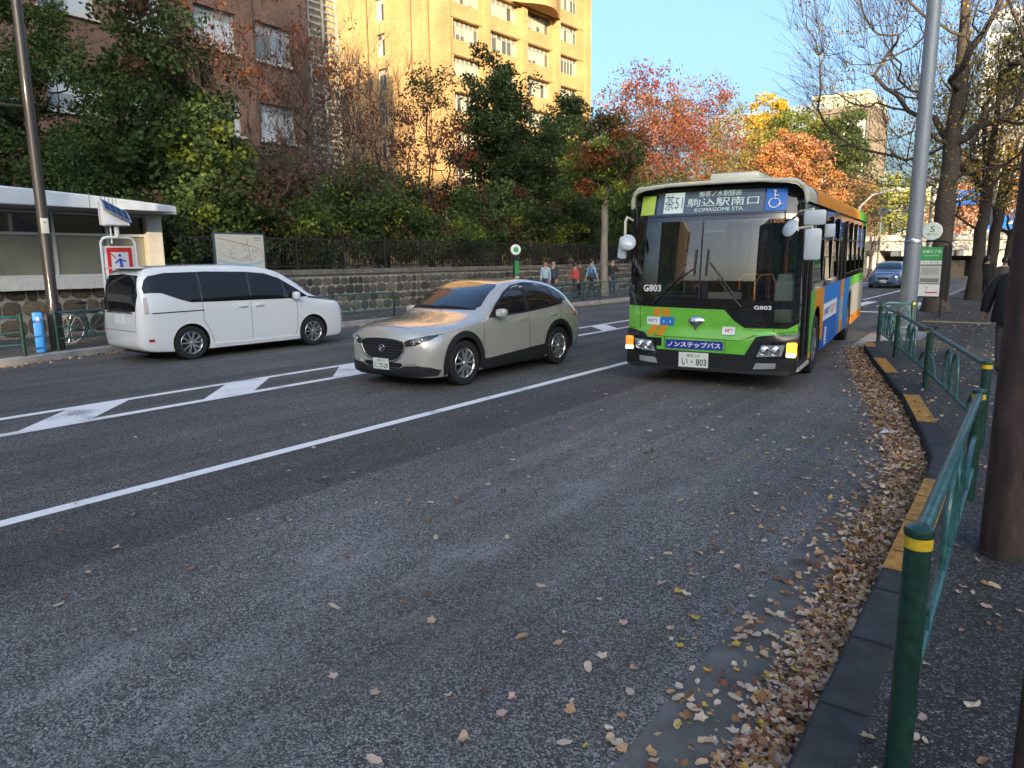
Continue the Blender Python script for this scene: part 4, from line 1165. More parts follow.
patch('tailgate_seam', line_poly([(-.66, 1.0), (-.66, .62), (.66, .62), (.66, 1.0)], .010), VB, seam, van, off=.002, thick=.004, step=.08)
patch('tailgate_trim', line_poly([(-.56, .965), (.56, .965)], .03), VB, M_CHROME, van, off=.008, thick=.01, step=.08)
patch('grille', [(-.5, .45), (.5, .45), (.5, .80), (-.5, .80)], VF, M_BLACK, van, off=.005, thick=.01, step=.08)
mb = MB(); mb.box((0, 4.775, .84), (.33, .01, .165)); mb.build('number_plate', M_PLATE, van)
mb = MB(); mb.box((0, 4.60, 1.81), (1.22, .22, .03), bev=.01); mb.build('spoiler', P_WHITE, van, smooth=True)
mb = MB(); mb.box((0, 2.4, .24), (1.1, 4.2, .16)); mb.build('underbody', M_DARK, van)
for q in (sc_, dc):
    mb = MB(); mb.box((0, 2.2, .24), (1.1, 3.9, .14)); mb.build('underbody', M_DARK, q)

# ------------------------------------------------------------------ city bus
BL, BW2 = 10.9, 1.245
bus = thing('city_bus', 'green city bus with a lit left turn lamp pulling in to the kerb stop', 'bus', (-3.88, 9.98, 0), .1093)
P_GREEN = mat('bus_green', (.15, .50, .045), .3, coat=.7, noise=.10, nscale=5)
P_CREAM = mat('bus_cream', (.66, .64, .50), .35, coat=.6, noise=.08, nscale=4)
P_ORANGE = mat('bus_orange', (.66, .25, .02), .55, spec=.2)
P_ABLUE = mat('ad_blue', (.02, .10, .40), .55, spec=.2)
P_LBLUE = mat('ad_light_blue', (.03, .20, .55), .55, spec=.2)
P_GREY = mat('bus_grey', (.40, .38, .33), .55, spec=.2)
P_SGREEN = mat('bus_side_green', (.13, .42, .05), .55, spec=.2)
M_BGL = mat('black_gloss', (.012, .012, .014), .06, coat=1.0)
G_WS = glass_mat('windscreen_glass', (.86, .92, .90), 1.0, 1.72, .03)
G_SIDE = glass_mat('tinted_glass', (.10, .11, .11), .55, 1.45, .0)
M_RAILO = mat('handrail_orange', (.70, .20, .03), .4)
M_SEAT = mat('seat_blue', (.03, .06, .13), .9)
M_INT = mat('bus_interior', (.26, .27, .26), .7)
M_INTL = mat('bus_ceiling', (.45, .46, .44), .7)

def yf(x, z):
    b = .17 * (abs(x) / BW2) ** 5
    if z > 1.15: b += .04 * (z - 1.15) / 1.3 + .085 * ((z - 1.15) / 1.3) ** 2
    if z > 2.42: b += .16 * (z - 2.42)
    if z < .8: b -= .03
    return b
def BF(x, z):
    e = .01
    dx = (yf(x + e, z) - yf(x - e, z)) / (2 * e); dz = (yf(x, z + e) - yf(x, z - e)) / (2 * e)
    dz = max(-.6, min(.6, dz))
    return Vector((x, yf(x, z), z)), Vector((dx, -1, dz)).normalized()
def bl(y, z):   # left side (door side, towards the kerb)
    xx = BW2 - (.05 * max(0, (z - 1.3)) / 1.5)
    return Vector((xx, y, z)), Vector((1, 0, .03)).normalized()
def br(y, z):
    p, n = bl(y, z); return Vector((-p.x, p.y, p.z)), Vector((-n.x, n.y, n.z))
def fp(name, poly, m, off=.004, thick=.02, step=.09, holes=()): return patch(name, poly, BF, m, bus, off, thick, step, holes)
def lp(name, poly, m, off=.004, thick=.02, step=.25, holes=()): return patch(name, poly, bl, m, bus, off, thick, step, holes)
XE = 1.243
# front skin
fp('front_panel', [(-XE, .82), (-.92, .78), (-.78, .54), (.58, .52), (.72, .78), (XE, .83), (XE, .97), (1.12, .90), (.55, .90), (.40, 1.0), (.26, 1.15), (-XE, 1.18)], P_GREEN, off=.010)
fp('bumper', [(-XE, .27), (XE, .27), (XE, .83), (.72, .78), (.58, .52), (-.78, .54), (-.92, .78), (-XE, .82)], mat('bumper_black', (.012, .012, .013), .35, coat=.4), off=.022, thick=.06)
fp('bumper_lip', [(-1.15, .25), (1.15, .25), (1.18, .30), (-1.18, .30)], M_BLACK, off=.04, thick=.06)
ws_poly = [(-1.21, 1.29), (1.18, 1.29), (1.20, 1.4), (1.20, 2.36), (-1.22, 2.38), (-1.23, 1.4)]
low_win = [(.46, .99), (.60, .94), (1.10, .94), (1.19, 1.0), (1.19, 1.17), (.30, 1.17)]
fp('windscreen_frame', [(-XE, 1.18), (.26, 1.15), (.40, 1.0), (.55, .90), (1.12, .90), (XE, .97), (XE, 2.44), (-XE, 2.44)], M_BGL, off=.006, holes=[ws_poly, low_win])
mb = MB(); nx_, nz_ = 36, 16; x_0, x_1, z_0, z_1 = -1.225, 1.20, 1.285, 2.375
gv = []
for j in range(nz_ + 1):
    for i in range(nx_ + 1):
        q, n = BF(x_0 + (x_1 - x_0) * i / nx_, z_0 + (z_1 - z_0) * j / nz_); gv.append(q + n * .009)
mb.add(gv, [(j * (nx_ + 1) + i, j * (nx_ + 1) + i + 1, (j + 1) * (nx_ + 1) + i + 1, (j + 1) * (nx_ + 1) + i) for j in range(nz_) for i in range(nx_)])
mb.build('windscreen', G_WS, bus, smooth=True)
fp('kerb_window', low_win, G_WS, off=.012, thick=0)
fp('windscreen_divider', [(-.125, 1.29), (-.105, 1.29), (-.105, 2.37), (-.125, 2.37)], M_BLACK, off=.016, thick=.02)
head_poly = [(-XE, 2.445), (XE, 2.445), (XE, 2.70), (1.19, 2.80), (1.10, 2.845), (-1.10, 2.845), (-1.19, 2.80), (-XE, 2.70)]
hd = fp('destination_display', head_poly, M_BGL, off=.008, step=.05)
ledp = fp('display_screen', [(-.84, 2.47), (.70, 2.47), (.70, 2.79), (-.84, 2.79)], mat('display_slate', (.075, .10, .125), .12, coat=1), off=.013, thick=.005, step=.05)
def ft(name, body, m, x0, z0, x1, z1, off=.02, parent=None, bold=0.0):
    """lettering that follows the curved front"""
    cx, cz = (x0 + x1) / 2, (z0 + z1) / 2
    o = text(name, body, m, parent or bus, (cx, 0, cz), (1, 0, 0), (0, 0, 1), x1 - x0, z1 - z0, 0, bold)
    for v in o.data.vertices:
        p, n = BF(v.co.x, v.co.z); v.co = p + n * off
    return o
M_LED = mat('led_text', (.55, .64, .60), .5, emit=(.75, .92, .85), es=.06)
fp('route_box', [(-.735, 2.49), (-.435, 2.49), (-.435, 2.785), (-.735, 2.785)], M_LED, off=.018, thick=.004, step=.04)
ft('route_number', '茶51', mat('display_slate', (.075, .10, .125), .12), -.72, 2.53, -.45, 2.75, .028)
ft('destination_text', '御茶ノ水駅経由', M_LED, -.22, 2.70, .38, 2.782, .030)
ft('destination_text', '駒込駅南口', M_LED, -.38, 2.565, .63, 2.685, .024)
ft('destination_text', 'KOMAGOME STA.', M_LED, -.26, 2.495, .44, 2.545, .024)
fp('route_badge', [(-1.11, 2.48), (-.88, 2.48), (-.88, 2.76), (-1.11, 2.76)], mat('badge_lime', (.50, .66, .10), .4), off=.016, thick=.006, step=.04)
wc = fp('wheelchair_sign', [(.72, 2.475), (.99, 2.475), (.99, 2.775), (.72, 2.775)], mat('sign_blue', (.01, .15, .60), .35), off=.016, thick=.006, step=.04)
def on_front(pts, off): 
    out = []
    for x, z in pts:
        p, n = BF(x, z); out.append(p + n * off)
    return out
mb = MB(); cx0, cz0 = .835, 2.575
mb.tube(on_front([(cx0 + .068 * cos(a), cz0 + .066 * sin(a)) for a in [radians(115) + radians(250) * i / 16 for i in range(17)]], .026), .011, 6)
mb.tube(on_front([(.832, 2.735), (.836, 2.625), (.89, 2.622), (.915, 2.545), (.945, 2.555)], .026), .012, 6)
mb.tube(on_front([(.836, 2.675), (.885, 2.675)], .026), .010, 6)
p, n = BF(.832, 2.738); mb.lathe([(0, -.004), (.020, -.004), (.020, .004), (0, .004)], c=p + n * .024, axis='Y', n=12)
mb.build('wheelchair_symbol', M_WHITE, wc)
sm_ = mat('rubber_seam', (.02, .03, .018), .8)
def fl(pts, w=.008): fp('panel_seam', line_poly(pts, w), sm_, off=.0125, thick=.004, step=.06)
fl([(-1.22, .845), (-.88, .80), (-.74, .735), (.52, .715), (.70, .80), (1.22, .86)]); fl([(-1.02, .83), (-1.03, 1.17)]); fl([(.94, .85), (.955, .895)]); fl([(-.60, .545), (-.60, .73)]); fl([(.30, .53), (.30, .715)])
# stickers, numbers, lamps
fp('orange_stripe', [(-.80, 1.03), (-.70, 1.03), (-.685, 1.15), (-.785, 1.15)], P_ORANGE, off=.014, thick=.005)
fp('orange_stripe', [(-.655, 1.03), (-.555, 1.03), (-.55, 1.15), (-.65, 1.15)], P_ORANGE, off=.014, thick=.005)
fp('orange_stripe', [(-.90, .745), (-.79, .745), (-.70, .90), (-.81, .90)], P_ORANGE, off=.014, thick=.005)
fp('orange_stripe', [(-.745, .745), (-.635, .745), (-.56, .90), (-.67, .90)], P_ORANGE, off=.014, thick=.005)
s1 = fp('sticker', [(-.90, .90), (-.69, .90), (-.69, 1.02), (-.90, 1.02)], M_WHITE, off=.017, thick=.005)
fp('sticker', [(-.69, .90), (-.47, .90), (-.47, 1.02), (-.69, 1.02)], P_LBLUE, off=.017, thick=.005)
ft('sticker_lettering', 'NTT', P_LBLUE, -.87, .945, -.72, .985, .020, s1, .02)
ft('sticker_lettering', '・・', M_WHITE, -.64, .94, -.52, .97, .020)
s2 = fp('sticker', [(.25, .79), (.43, .79), (.43, .91), (.25, .91)], M_WHITE, off=.017, thick=.005)
ft('sticker_lettering', 'IC', mat('ic_red', (.6, .03, .05), .5), .29, .82, .39, .88, .020, s2, .03)
s3 = fp('step_sign', [(-.58, .56), (.27, .56), (.27, .69), (-.58, .69)], mat('sign_navy', (.015, .03, .30), .4), off=.017, thick=.006)
ft('sign_lettering', 'ノンステップバス', M_WHITE, -.55, .585, .24, .668, .022, s3, .035)
fp('hatch', [(.34, .56), (.55, .56), (.52, .71), (.36, .71)], P_GREEN, off=.015, thick=.006)
fp('tow_recess', [(-.81, .585), (-.65, .585), (-.65, .71), (-.81, .71)], M_DARK, off=.013, thick=.005)
ft('fleet_number', 'G803', M_WHITE, .67, 1.165, .90, 1.22, .018, bold=.02)
ft('fleet_number', 'G803', M_WHITE, -.98, 1.39, -.69, 1.49, .018, bold=.02)
# ginkgo-like chrome emblem
mb = MB(); pe, ne = BF(-.14, .94)
fan = []
for i in range(21):
    a = radians(-8) + radians(196) * i / 20; fan.append((.125 * cos(a), .035 + .075 * sin(a)))
fan += [(-.075, -.015), (-.03, -.045), (0, -.115), (.03, -.045), (.075, -.015)]
n_ = len(fan); vs = [pe + Vector((x, -.014, z)) for x, z in fan] + [pe + Vector((x * .8, -.042, z * .8 + .004)) for x, z in fan] + [pe + Vector((0, -.052, .02))]
mb.add(vs, [(i, (i + 1) % n_, n_ + (i + 1) % n_, n_ + i) for i in range(n_)] + [(n_ + i, n_ + (i + 1) % n_, 2 * n_) for i in range(n_)])
o = mb.build('emblem', M_CHROME, bus); fix_normals(o); auto_smooth(o, 60)
plate(bus, (-.145, -.075, .405), .44, .22, '練馬 230', 'い・803')
for s in (1, -1):
    hx = [(s * .74, .50), (s * 1.06, .52), (s * 1.10, .68), (s * .80, .665)]
    h_ = fp('headlight', hx, M_LAMP, off=.030, thick=.04, step=.05)
    mb = MB()
    for q in (.84, .98):
        p, n = BF(s * q, .595); mb.lathe([(0, -.03), (.02, -.012), (.058, 0), (.064, -.012), (.066, .0)], c=p + n * .045, axis='Y', n=18, M=Matrix.Identity(3))
    mb.build('reflector', M_CHROME, h_)
    fp('lamp_housing', [(s * .70, .455), (s * 1.12, .475), (s * 1.16, .73), (s * .76, .71)], M_BGL, off=.026, thick=.03)
    fp('fog_lamp', [(s * .70, .32), (s * .99, .34), (s * 1.0, .42), (s * .74, .41)], M_LAMP, off=.030, thick=.03, step=.05)
    # corner turn lamp
    mb = MB(); xx = s * 1.19; mb.box((xx, .085, .61), (.135, .10, .20), bev=.02)
    mt = mat('turn_lamp_lit', (.9, .30, .02), .2, emit=(1.0, .36, .03), es=.8) if s > 0 else mat('turn_lamp', (.60, .18, .02), .2, coat=1, emit=(1, .3, .02), es=.25)
    tl = mb.build('turn_lamp', mt, bus, smooth=True)
    mb = MB(); mb.box((xx, .05, .535), (.12, .05, .055), bev=.01)
    mb.build('position_lamp', mat('position_lit', (.9, .8, .6), .2, emit=(1, .82, .5), es=1.6), tl, smooth=True)
# wipers
def wiper(a, b, c):
    mb = MB(); A = on_front([a, b], .045); mb.tube(A, [.014, .008], 6)
    B = on_front(c, .030); mb.tube(B, .010, 6); mb.build('wiper', M_BLACK, bus)
wiper((-.83, 1.20), (-.40, 1.60), [(-.78, 1.32), (-.20, 1.72)])
wiper((.50, 1.20), (.14, 1.58), [(.44, 1.30), (.02, 1.80)])
mb = MB()
for x0 in (-.20, -.03): mb.tube(on_front([(x0, 1.62), (x0 + .015, 1.98)], .03), .012, 6)
mb.build('wiper', M_BLACK, bus)
# roof and its rounded shoulders
prof = [(-1.245, 2.60), (-1.235, 2.72), (-1.20, 2.80), (-1.13, 2.86), (-1.0, 2.895), (-.5, 2.93), (0, 2.94)]
prof = prof + [(-x, z) for x, z in prof[-2::-1]]
mb = MB(); ys = [.10, .14, .22, .36, .6, 2, 4, 6, 8, 10, BL - .25, BL - .06]
vs = []; K = len(prof)
for y in ys:
    dz = -.055 if y == ys[0] else (-.03 if y == ys[1] else (-.012 if y == ys[2] else (-.05 if y == ys[-1] else 0)))
    for x, z in prof: vs.append((x, y + (.08 if abs(x) > 1.15 and y < .3 else 0), z + (dz if z > 2.7 else 0)))
fs = [(a * K + k_, a * K + k_ + 1, (a + 1) * K + k_ + 1, (a + 1) * K + k_) for a in range(len(ys) - 1) for k_ in range(K - 1)]
mb.add(vs, fs); o = mb.build('roof', P_CREAM, bus); auto_smooth(o, 40)
mb = MB(); rim = [(-1.25, 2.58, .20), (-1.245, 2.70, .17), (-1.20, 2.80, .13), (-1.11, 2.868, .09), (-.6, 2.895, .05), (0, 2.90, .045), (.6, 2.895, .05), (1.11, 2.868, .09), (1.20, 2.80, .13), (1.245, 2.70, .17), (1.25, 2.58, .20)]
mb.tube([(x, y + .05, z) for x, z, y in rim], .030, 8); o = mb.build('roof_rim', P_CREAM, bus, smooth=True)
mb = MB(); mb.box((.14, 1.3, 3.01), (.72, 1.1, .15), bev=.035); o = mb.build('air_conditioner', P_CREAM, bus, smooth=True)
mb = MB()
for x in (-.9, -.55): mb.box((x, .55, 2.925), (.09, .12, .03), bev=.01)
mb.build('marker_lamp', P_CREAM, bus, smooth=True)
# left side, door side
FW, RW, WRAD = 2.08, 7.5, .49
def arch_hole(y, r=.60): return [(y + r * cos(a), max(.30, .49 + r * sin(a))) for a in [radians(-20) + radians(220) * i / 14 for i in range(15)]]
def arch_cut(y0, y1, z0, z1, ya, r=.60):
    """outline of a panel y0..y1 / z0..z1 with a wheel opening cut from its lower edge"""
    pts = [(y0, z0)]
    a_ = math.asin(max(-1, min(1, (z0 - .49) / r))); dy = r * cos(a_)
    ys_ = ya - dy; ye_ = ya + dy
    arc = []
    for i in range(17):
        a = (pi - a_) + (a_ - (pi - a_)) * i / 16; arc.append((ya + r * cos(a), .49 + r * sin(a)))
    if ys_ < y0:
        arc = [p for p in arc if p[0] > y0]; zz = .49 + math.sqrt(max(0, r * r - (ya - y0) ** 2)); pts = [(y0, zz)]
    if ye_ > y1:
        arc = [p for p in arc if p[0] < y1]; zz = .49 + math.sqrt(max(0, r * r - (ya - y1) ** 2)); pts += arc + [(y1, zz)]
    else: pts += arc + [(y1, z0)]
    pts += [(y1, z1), (y0, z1)]
    return pts
# structure above the windows and between them
lp('window_header', [(.28, 2.46), (BL - .05, 2.46), (BL - .05, 2.62), (.28, 2.62)], M_BGL, off=.0, thick=.03)
def cove(name, y0, y1, m, s=1):
    mb = MB(); pr = [(1.252, 2.60), (1.243, 2.72), (1.208, 2.805), (1.135, 2.868)]
    vs = [(s * x, y0, z) for x, z in pr] + [(s * x, y1, z) for x, z in pr]; K = 4
    mb.add(vs, [(i, i + 1, K + i + 1, K + i) for i in range(3)]); o = mb.build(name, m, bus); auto_smooth(o, 40)
    if (o.data.polygons[0].normal.x > 0) != (s > 0): o.data.flip_normals()
cove('roof_band', 1.35, 8.6, P_ORANGE); cove('roof_band', 8.6, BL - .08, P_SGREEN)
for y in (1.36, 2.55, 3.65, 4.72, 6.25, 7.35, 8.45, 9.55, BL - .12): mp_ = MB(); mp_.box((1.215, y, 1.9), (.05, .10, 1.2)); mp_.build('window_pillar', M_BGL, bus)
lp('window_band', [(1.36, 1.36), (4.72, 1.36), (4.72, 1.46), (1.36, 1.46)], M_BGL, off=.003, thick=.03)
lp('window_band', [(6.25, 1.36), (BL - .06, 1.36), (BL - .06, 1.46), (6.25, 1.46)], M_BGL, off=.003, thick=.03)
for (a, b) in ((1.41, 2.50), (2.60, 3.60), (3.70, 4.67), (6.30, 7.30), (7.40, 8.40), (8.50, 9.50), (9.60, BL - .17)):
    w_ = patch('side_window', [(a, 1.46), (b, 1.46), (b, 2.46), (a, 2.46)], bl, G_SIDE, bus, off=-.012, thick=0, step=.5)
    mb = MB(); mb.box((1.232, (a + b) / 2, 2.12), (.02, b - a, .035)); mb.build('window_bar', M_BLACK, w_)
# doors
def door(y0, y1, name='door'):
    g = patch(name, [(y0 + .07, .42), (y1 - .07, .42), (y1 - .07, 2.44), (y0 + .07, 2.44)], bl, G_SIDE, bus, off=-.02, thick=0, step=.5)
    mb = MB()
    for y in (y0 + .035, (y0 + y1) / 2, y1 - .035): mb.box((1.225, y, 1.4), (.045, .07, 2.12))
    for z in (.36, 2.46): mb.box((1.225, (y0 + y1) / 2, z), (.045, y1 - y0, .07))
    mb.build('door_frame', M_BLACK, g)
    return g
door(.30, 1.27)
mb = MB(); mb.box((1.235, .79, .295), (.06, 1.02, .05)); mb.build('door_step', P_CREAM, bus)
lp('side_panel', arch_cut(1.27, 1.72, .42, 2.55 - 1.19 + 1.19 if False else 1.36, FW), P_SGREEN, off=.004, step=.12)
lp('front_skirt', [(1.27, .33), (1.50, .33), (1.50, .42), (1.27, .42)], P_ORANGE, off=.005)
lp('side_panel', [(1.72, .49 + math.sqrt(.36 - .36 ** 2) if False else .975), (1.8, 1.02), (1.95, 1.075), (2.08, 1.09), (2.25, 1.07), (2.4, 1.0), (2.55, .86), (2.66, .66), (2.68, .49), (2.85, .49), (2.85, 1.36), (1.72, 1.36)], P_ORANGE, off=.004, step=.12)
lp('lettering_strip', [(1.42, .80), (1.56, .80), (1.56, 1.30), (1.42, 1.30)], P_GREEN, off=.008, thick=.004)
lp('advert_panel', [(2.85, 1.06), (4.85, 1.06), (4.85, 1.36), (2.85, 1.36)], P_LBLUE, off=.006)
lp('advert_panel', [(2.85, .78), (4.85, .78), (4.85, 1.06), (2.85, 1.06)], M_WHITE, off=.006)
lp('advert_panel', [(2.69, .32), (4.85, .32), (4.85, .78), (2.85, .78), (2.85, .49), (2.69, .49)], P_ABLUE, off=.006)
def st(body, m, y0, z0, y1, z1, off=.01, bold=0.0):
    p, n = bl((y0 + y1) / 2, (z0 + z1) / 2)
    return text('side_lettering', body, m, bus, p + n * off, (0, 1, 0), (0, 0, 1), y1 - y0, z1 - z0, .002, bold)
st('NTT', P_LBLUE, 3.0, .86, 3.7, .98, bold=.02)
st('都営バス', mat('ad_red', (.55, .12, .08), .5), 3.85, .84, 4.75, 1.0)
mb = MB()
for i in range(8): 
    mb.box((1.2535, 3.85, .36 + i * .05), (.003, 1.6, .012))
mb.build('advert_stripe', P_LBLUE, bus)
lp('advert_stripe', [(3.15, .345), (3.40, .345), (3.40, .66), (3.15, .66)], M_WHITE, off=.009, thick=.003)
# middle door: panels painted over
lp('door_panel', [(4.88, .34), (5.42, .34), (5.42, 1.36), (4.88, 1.36)], P_LBLUE, off=.0)
lp('door_panel', [(5.44, 1.02), (6.10, 1.02), (6.10, 1.36), (5.44, 1.36)], P_ORANGE, off=.0)
lp('door_panel', [(5.44, .58), (6.10, .58), (6.10, 1.02), (5.44, 1.02)], P_CREAM, off=.0)
lp('door_panel', [(5.44, .34), (6.10, .34), (6.10, .58), (5.44, .58)], P_ORANGE, off=.0)
patch('door_window', [(4.78, 1.40), (6.20, 1.40), (6.20, 2.44), (4.78, 2.44)], bl, G_SIDE, bus, off=-.02, thick=0, step=.5)
mb = MB()
for y in (4.80, 5.48, 6.18): mb.box((1.225, y, 1.4), (.04, .06, 2.1))
mb.build('door_frame', M_BLACK, bus)
lp('side_panel', arch_cut(6.14, 7.2, .34, 1.36, RW), P_LBLUE, off=.004, step=.12)
lp('side_panel', [(7.2, 1.095 + .06), (BL - .05, 1.155), (BL - .05, 1.36), (7.2, 1.36)], P_SGREEN, off=.004)
lp('side_panel', arch_cut(7.2, BL - .05, .52, 1.155, RW), P_GREY, off=.004, step=.15)
lp('rear_skirt', [(8.05, .32), (BL - .05, .32), (BL - .05, .52), (8.05, .52)], P_ORANGE, off=.005)
lp('window_poster', [(8.55, 1.98), (9.45, 1.98), (9.45, 2.44), (8.55, 2.44)], mat('poster_blue', (.02, .08, .36), .4), off=.0, thick=.004)
lp('window_poster', [(9.65, 1.98), (BL - .22, 1.98), (BL - .22, 2.44), (9.65, 2.44)], mat('poster_blue', (.02, .08, .36), .4), off=.0, thick=.004)
mb = MB(); mb.box((0, BL - .03, 1.5), (2.46, .06, 2.35)); mb.box((1.21, BL - .08, 1.5), (.07, .12, 2.3)); mb.build('rear_panel', P_GREEN, bus)
# right side: windows and panels too
rp = lambda name, poly, m, off=.004, thick=.03, step=.3: patch(name, poly, br, m, bus, off, thick, step)
rp('side_panel', arch_cut(.22, 4.8, .34, 1.46, FW), P_GREEN, step=.2); rp('side_panel', arch_cut(4.8, BL - .05, .34, 1.46, RW), P_GREEN, step=.2)
rp('window_header', [(.22, 2.46), (BL - .05, 2.46), (BL - .05, 2.62), (.22, 2.62)], M_BGL, 0)
patch('side_window', [(.26, 1.46), (BL - .1, 1.46), (BL - .1, 2.46), (.26, 2.46)], br, G_SIDE, bus, off=-.012, thick=0, step=1)
for y in (.24, 1.36, 2.55, 3.65, 4.72, 6.25, 7.35, 8.45, 9.55, BL - .12): mb = MB(); mb.box((-1.215, y, 1.96), (.05, .10, 1.1)); mb.build('window_pillar', M_BGL, bus); cove('roof_band', .4, BL - .08, P_ORANGE, -1)
# corner posts
for s in (1, -1): mb = MB(); mb.box((s * 1.205, .24, 1.55), (.07, .10, 2.1), bev=.02); mb.build('corner_post', M_BGL, bus)
lp('corner_trim', [(.20, .27), (.30, .27), (.30, .9), (.26, 2.5), (.20, 2.5)], M_BGL, off=.006)
# wheels and floor
for y in (FW, RW):
    for s in (1, -1): make_wheel(bus, s * 1.09, y, WRAD, s, w=.28, rim_r=.29, spokes=8, style='single', m_rim=mat('steel_rim', (.22, .22, .22), .5, metal=.6))
mb = MB(); mb.box((0, BL / 2 + .1, .33), (2.3, BL - .5, .12)); 
for y in (FW, RW):
    for s in (1, -1): mb.box((s * .86, y, .65), (.10, 1.3, .75)); 
mb.build('floor', M_INT, bus)
mb = MB(); mb.box((0, BL / 2 + .2, 2.80), (2.2, BL - .8, .03)); mb.build('ceiling', M_INTL, bus)
mb = MB(); mb.box((-.15, .50, 1.10), (1.95, .45, .32), bev=.06); mb.box((-.62, .72, 1.28), (.62, .25, .10), bev=.04); mb.build('dashboard', mat('dash_dark', (.02, .02, .022), .6), bus, smooth=True)
mb = MB()
rg = [Vector((-.62 + .24 * cos(a), .90 + .06 * sin(a), 1.28 + .22 * sin(a))) for a in [2 * pi * i / 20 for i in range(21)]]
mb.tube(rg, .014, 6); mb.tube([(-.62, .90, 1.28), (-.62, .75, 1.1)], .03, 6); mb.tube([(-.84, .90, 1.30), (-.40, .90, 1.30)], .014, 5); mb.build('steering_wheel', M_BLACK, bus, smooth=True)
mb = MB(); mb.box((.93, .95, 1.22), (.26, .30, .62), bev=.03); mb.box((.93, .93, 1.56), (.22, .22, .12), bev=.03); mb.build('fare_box', mat('fare_box', (.45, .52, .42), .5), bus, smooth=True)
mb = MB()
mb.tube([(.40, 1.35, .4), (.40, 1.35, 1.50), (.48, 1.35, 1.62), (.66, 1.30, 1.62), (.72, 1.28, 1.50), (.72, 1.25, .9)], .018, 8)
mb.tube([(.12, 1.5, 1.38), (.12, 1.5, 1.55), (.20, 1.5, 1.62), (.40, 1.5, 1.62)], .016, 8)
for y in (2.6, 4.6, 6.4, 8.4):
    for x in (.38, -.38): mb.tube([(x, y, .4), (x, y, 2.78)], .018, 8)
mb.tube([(.86, 1.28, .4), (.86, 1.28, 2.3)], .018, 8); mb.build('handrail', M_RAILO, bus, smooth=True)
seat = MB(); seat.box((0, 0, .46), (.44, .44, .10), bev=.03); seat.box((0, .20, .82), (.44, .08, .72), bev=.03); seat.box((0, 0, .2), (.3, .3, .42))
so = seat.build('passenger_seat', M_SEAT, bus, smooth=True); so.location = (.85, 3.1, .39)
for i, (x, y) in enumerate([(.85, 4.0), (-.85, 2.9), (-.85, 3.8), (-.85, 4.7), (-.85, 5.6), (.85, 6.9), (.85, 7.8), (.85, 8.7), (-.85, 6.8), (-.85, 7.8), (-.85, 8.8), (-.35, 9.9), (.35, 9.9)]):
    c = so.copy(); COL.objects.link(c); c.location = (x, y, .39)
c = so.copy(); COL.objects.link(c); c.location = (-.62, 1.35, .62); c.name = 'driver_seat'
mb = MB(); mb.box((-.5, 1.78, .85), (1.2, .05, .9)); mb.build('partition', M_INT, bus)
mb = MB(); mb.box((-.02, .42, 2.30), (.34, .04, .17), bev=.02); mb.build('interior_mirror', mat('mirror_plate', (.50, .66, .60), .35), bus, smooth=True)
mb = MB(); mb.box((0, .62, 2.60), (2.1, .35, .30)); mb.build('display_box', M_DARK, bus)
# mirrors on the kerb side
mm = MB(); 
mm.tube([(1.15, .16, 2.40), (1.22, -.06, 2.44), (1.40, -.22, 2.46), (1.40, -.22, 1.98)], .020, 8)
mm.tube([(1.18, -.20, 2.22), (1.40, -.24, 2.25)], .016, 6); mir = mm.build('mirror_arm', P_CREAM, bus, smooth=True)
M_MBACK = mat('mirror_shell', (.52, .58, .60), .3, coat=.6)
m_ = MB(); m_.box((1.43, -.24, 2.35), (.27, .07, .19), bev=.04); m_.build('mirror_head', M_MBACK, mir, smooth=True)
m_ = MB(); m_.box((1.42, -.24, 2.02), (.21, .08, .40), bev=.045); m_.build('mirror_head', M_MBACK, mir, smooth=True)
m_ = MB(); m_.box((1.60, -.08, 2.19), (.13, .05, .17), bev=.03); m_.build('mirror_head', M_MBACK, mir, smooth=True)
m_ = MB(); Mx = Matrix.Rotation(radians(62), 3, 'X') @ Matrix.Rotation(radians(-28), 3, 'Y')
m_.lathe([(0, .035), (.07, .03), (.11, .012), (.118, 0), (.11, -.008), (0, -.012)], c=(1.13, -.22, 2.23), n=24, M=Mx); o = m_.build('mirror_head', M_MBACK, mir); fix_normals(o); auto_smooth(o, 50)
# mirrors on the driver's side
mm = MB(); mm.tube([(-1.20, .12, 2.42), (-1.25, .0, 2.46), (-1.27, -.02, 2.40), (-1.27, -.02, 1.95)], .020, 8); mir = mm.build('mirror_arm', P_CREAM, bus, smooth=True)
m_ = MB(); m_.box((-1.30, -.03, 2.02), (.14, .09, .33), bev=.04, M=Matrix.Rotation(.12, 3, 'Y')); m_.build('mirror_head', M_MBACK, mir, smooth=True)
m_ = MB(); Mx = Matrix.Rotation(radians(70), 3, 'X') @ Matrix.Rotation(radians(25), 3, 'Y')
m_.lathe([(0, .035), (.07, .03), (.11, .012), (.118, 0), (.11, -.008), (0, -.012)], c=(-1.19, -.10, 2.10), n=24, M=Mx); o = m_.build('mirror_head', M_MBACK, mir); fix_normals(o); auto_smooth(o, 50)

# the body rises slightly towards the rear
bus_rise = 0.0115
def rise(o):
    if o.type == 'MESH' and o.data.users == 1:
        n = len(o.data.vertices); co = np.empty(n * 3, dtype=np.float32); o.data.vertices.foreach_get('co', co); co = co.reshape(-1, 3)
        co[:, 2] += bus_rise * np.clip(co[:, 1], 0, 12) * np.clip((co[:, 2] - .3) / .9, 0, 1) + .045 * np.clip((co[:, 2] - 1.2) / 1.2, 0, 1.15); o.data.vertices.foreach_set('co', co.ravel()); o.data.update()
    for c in o.children: rise(c)
for c in bus.children:
    if not c.name.startswith(('wheel', 'passenger_seat', 'driver_seat', 'handrail')) or c.name.startswith('wheelchair'): rise(c)

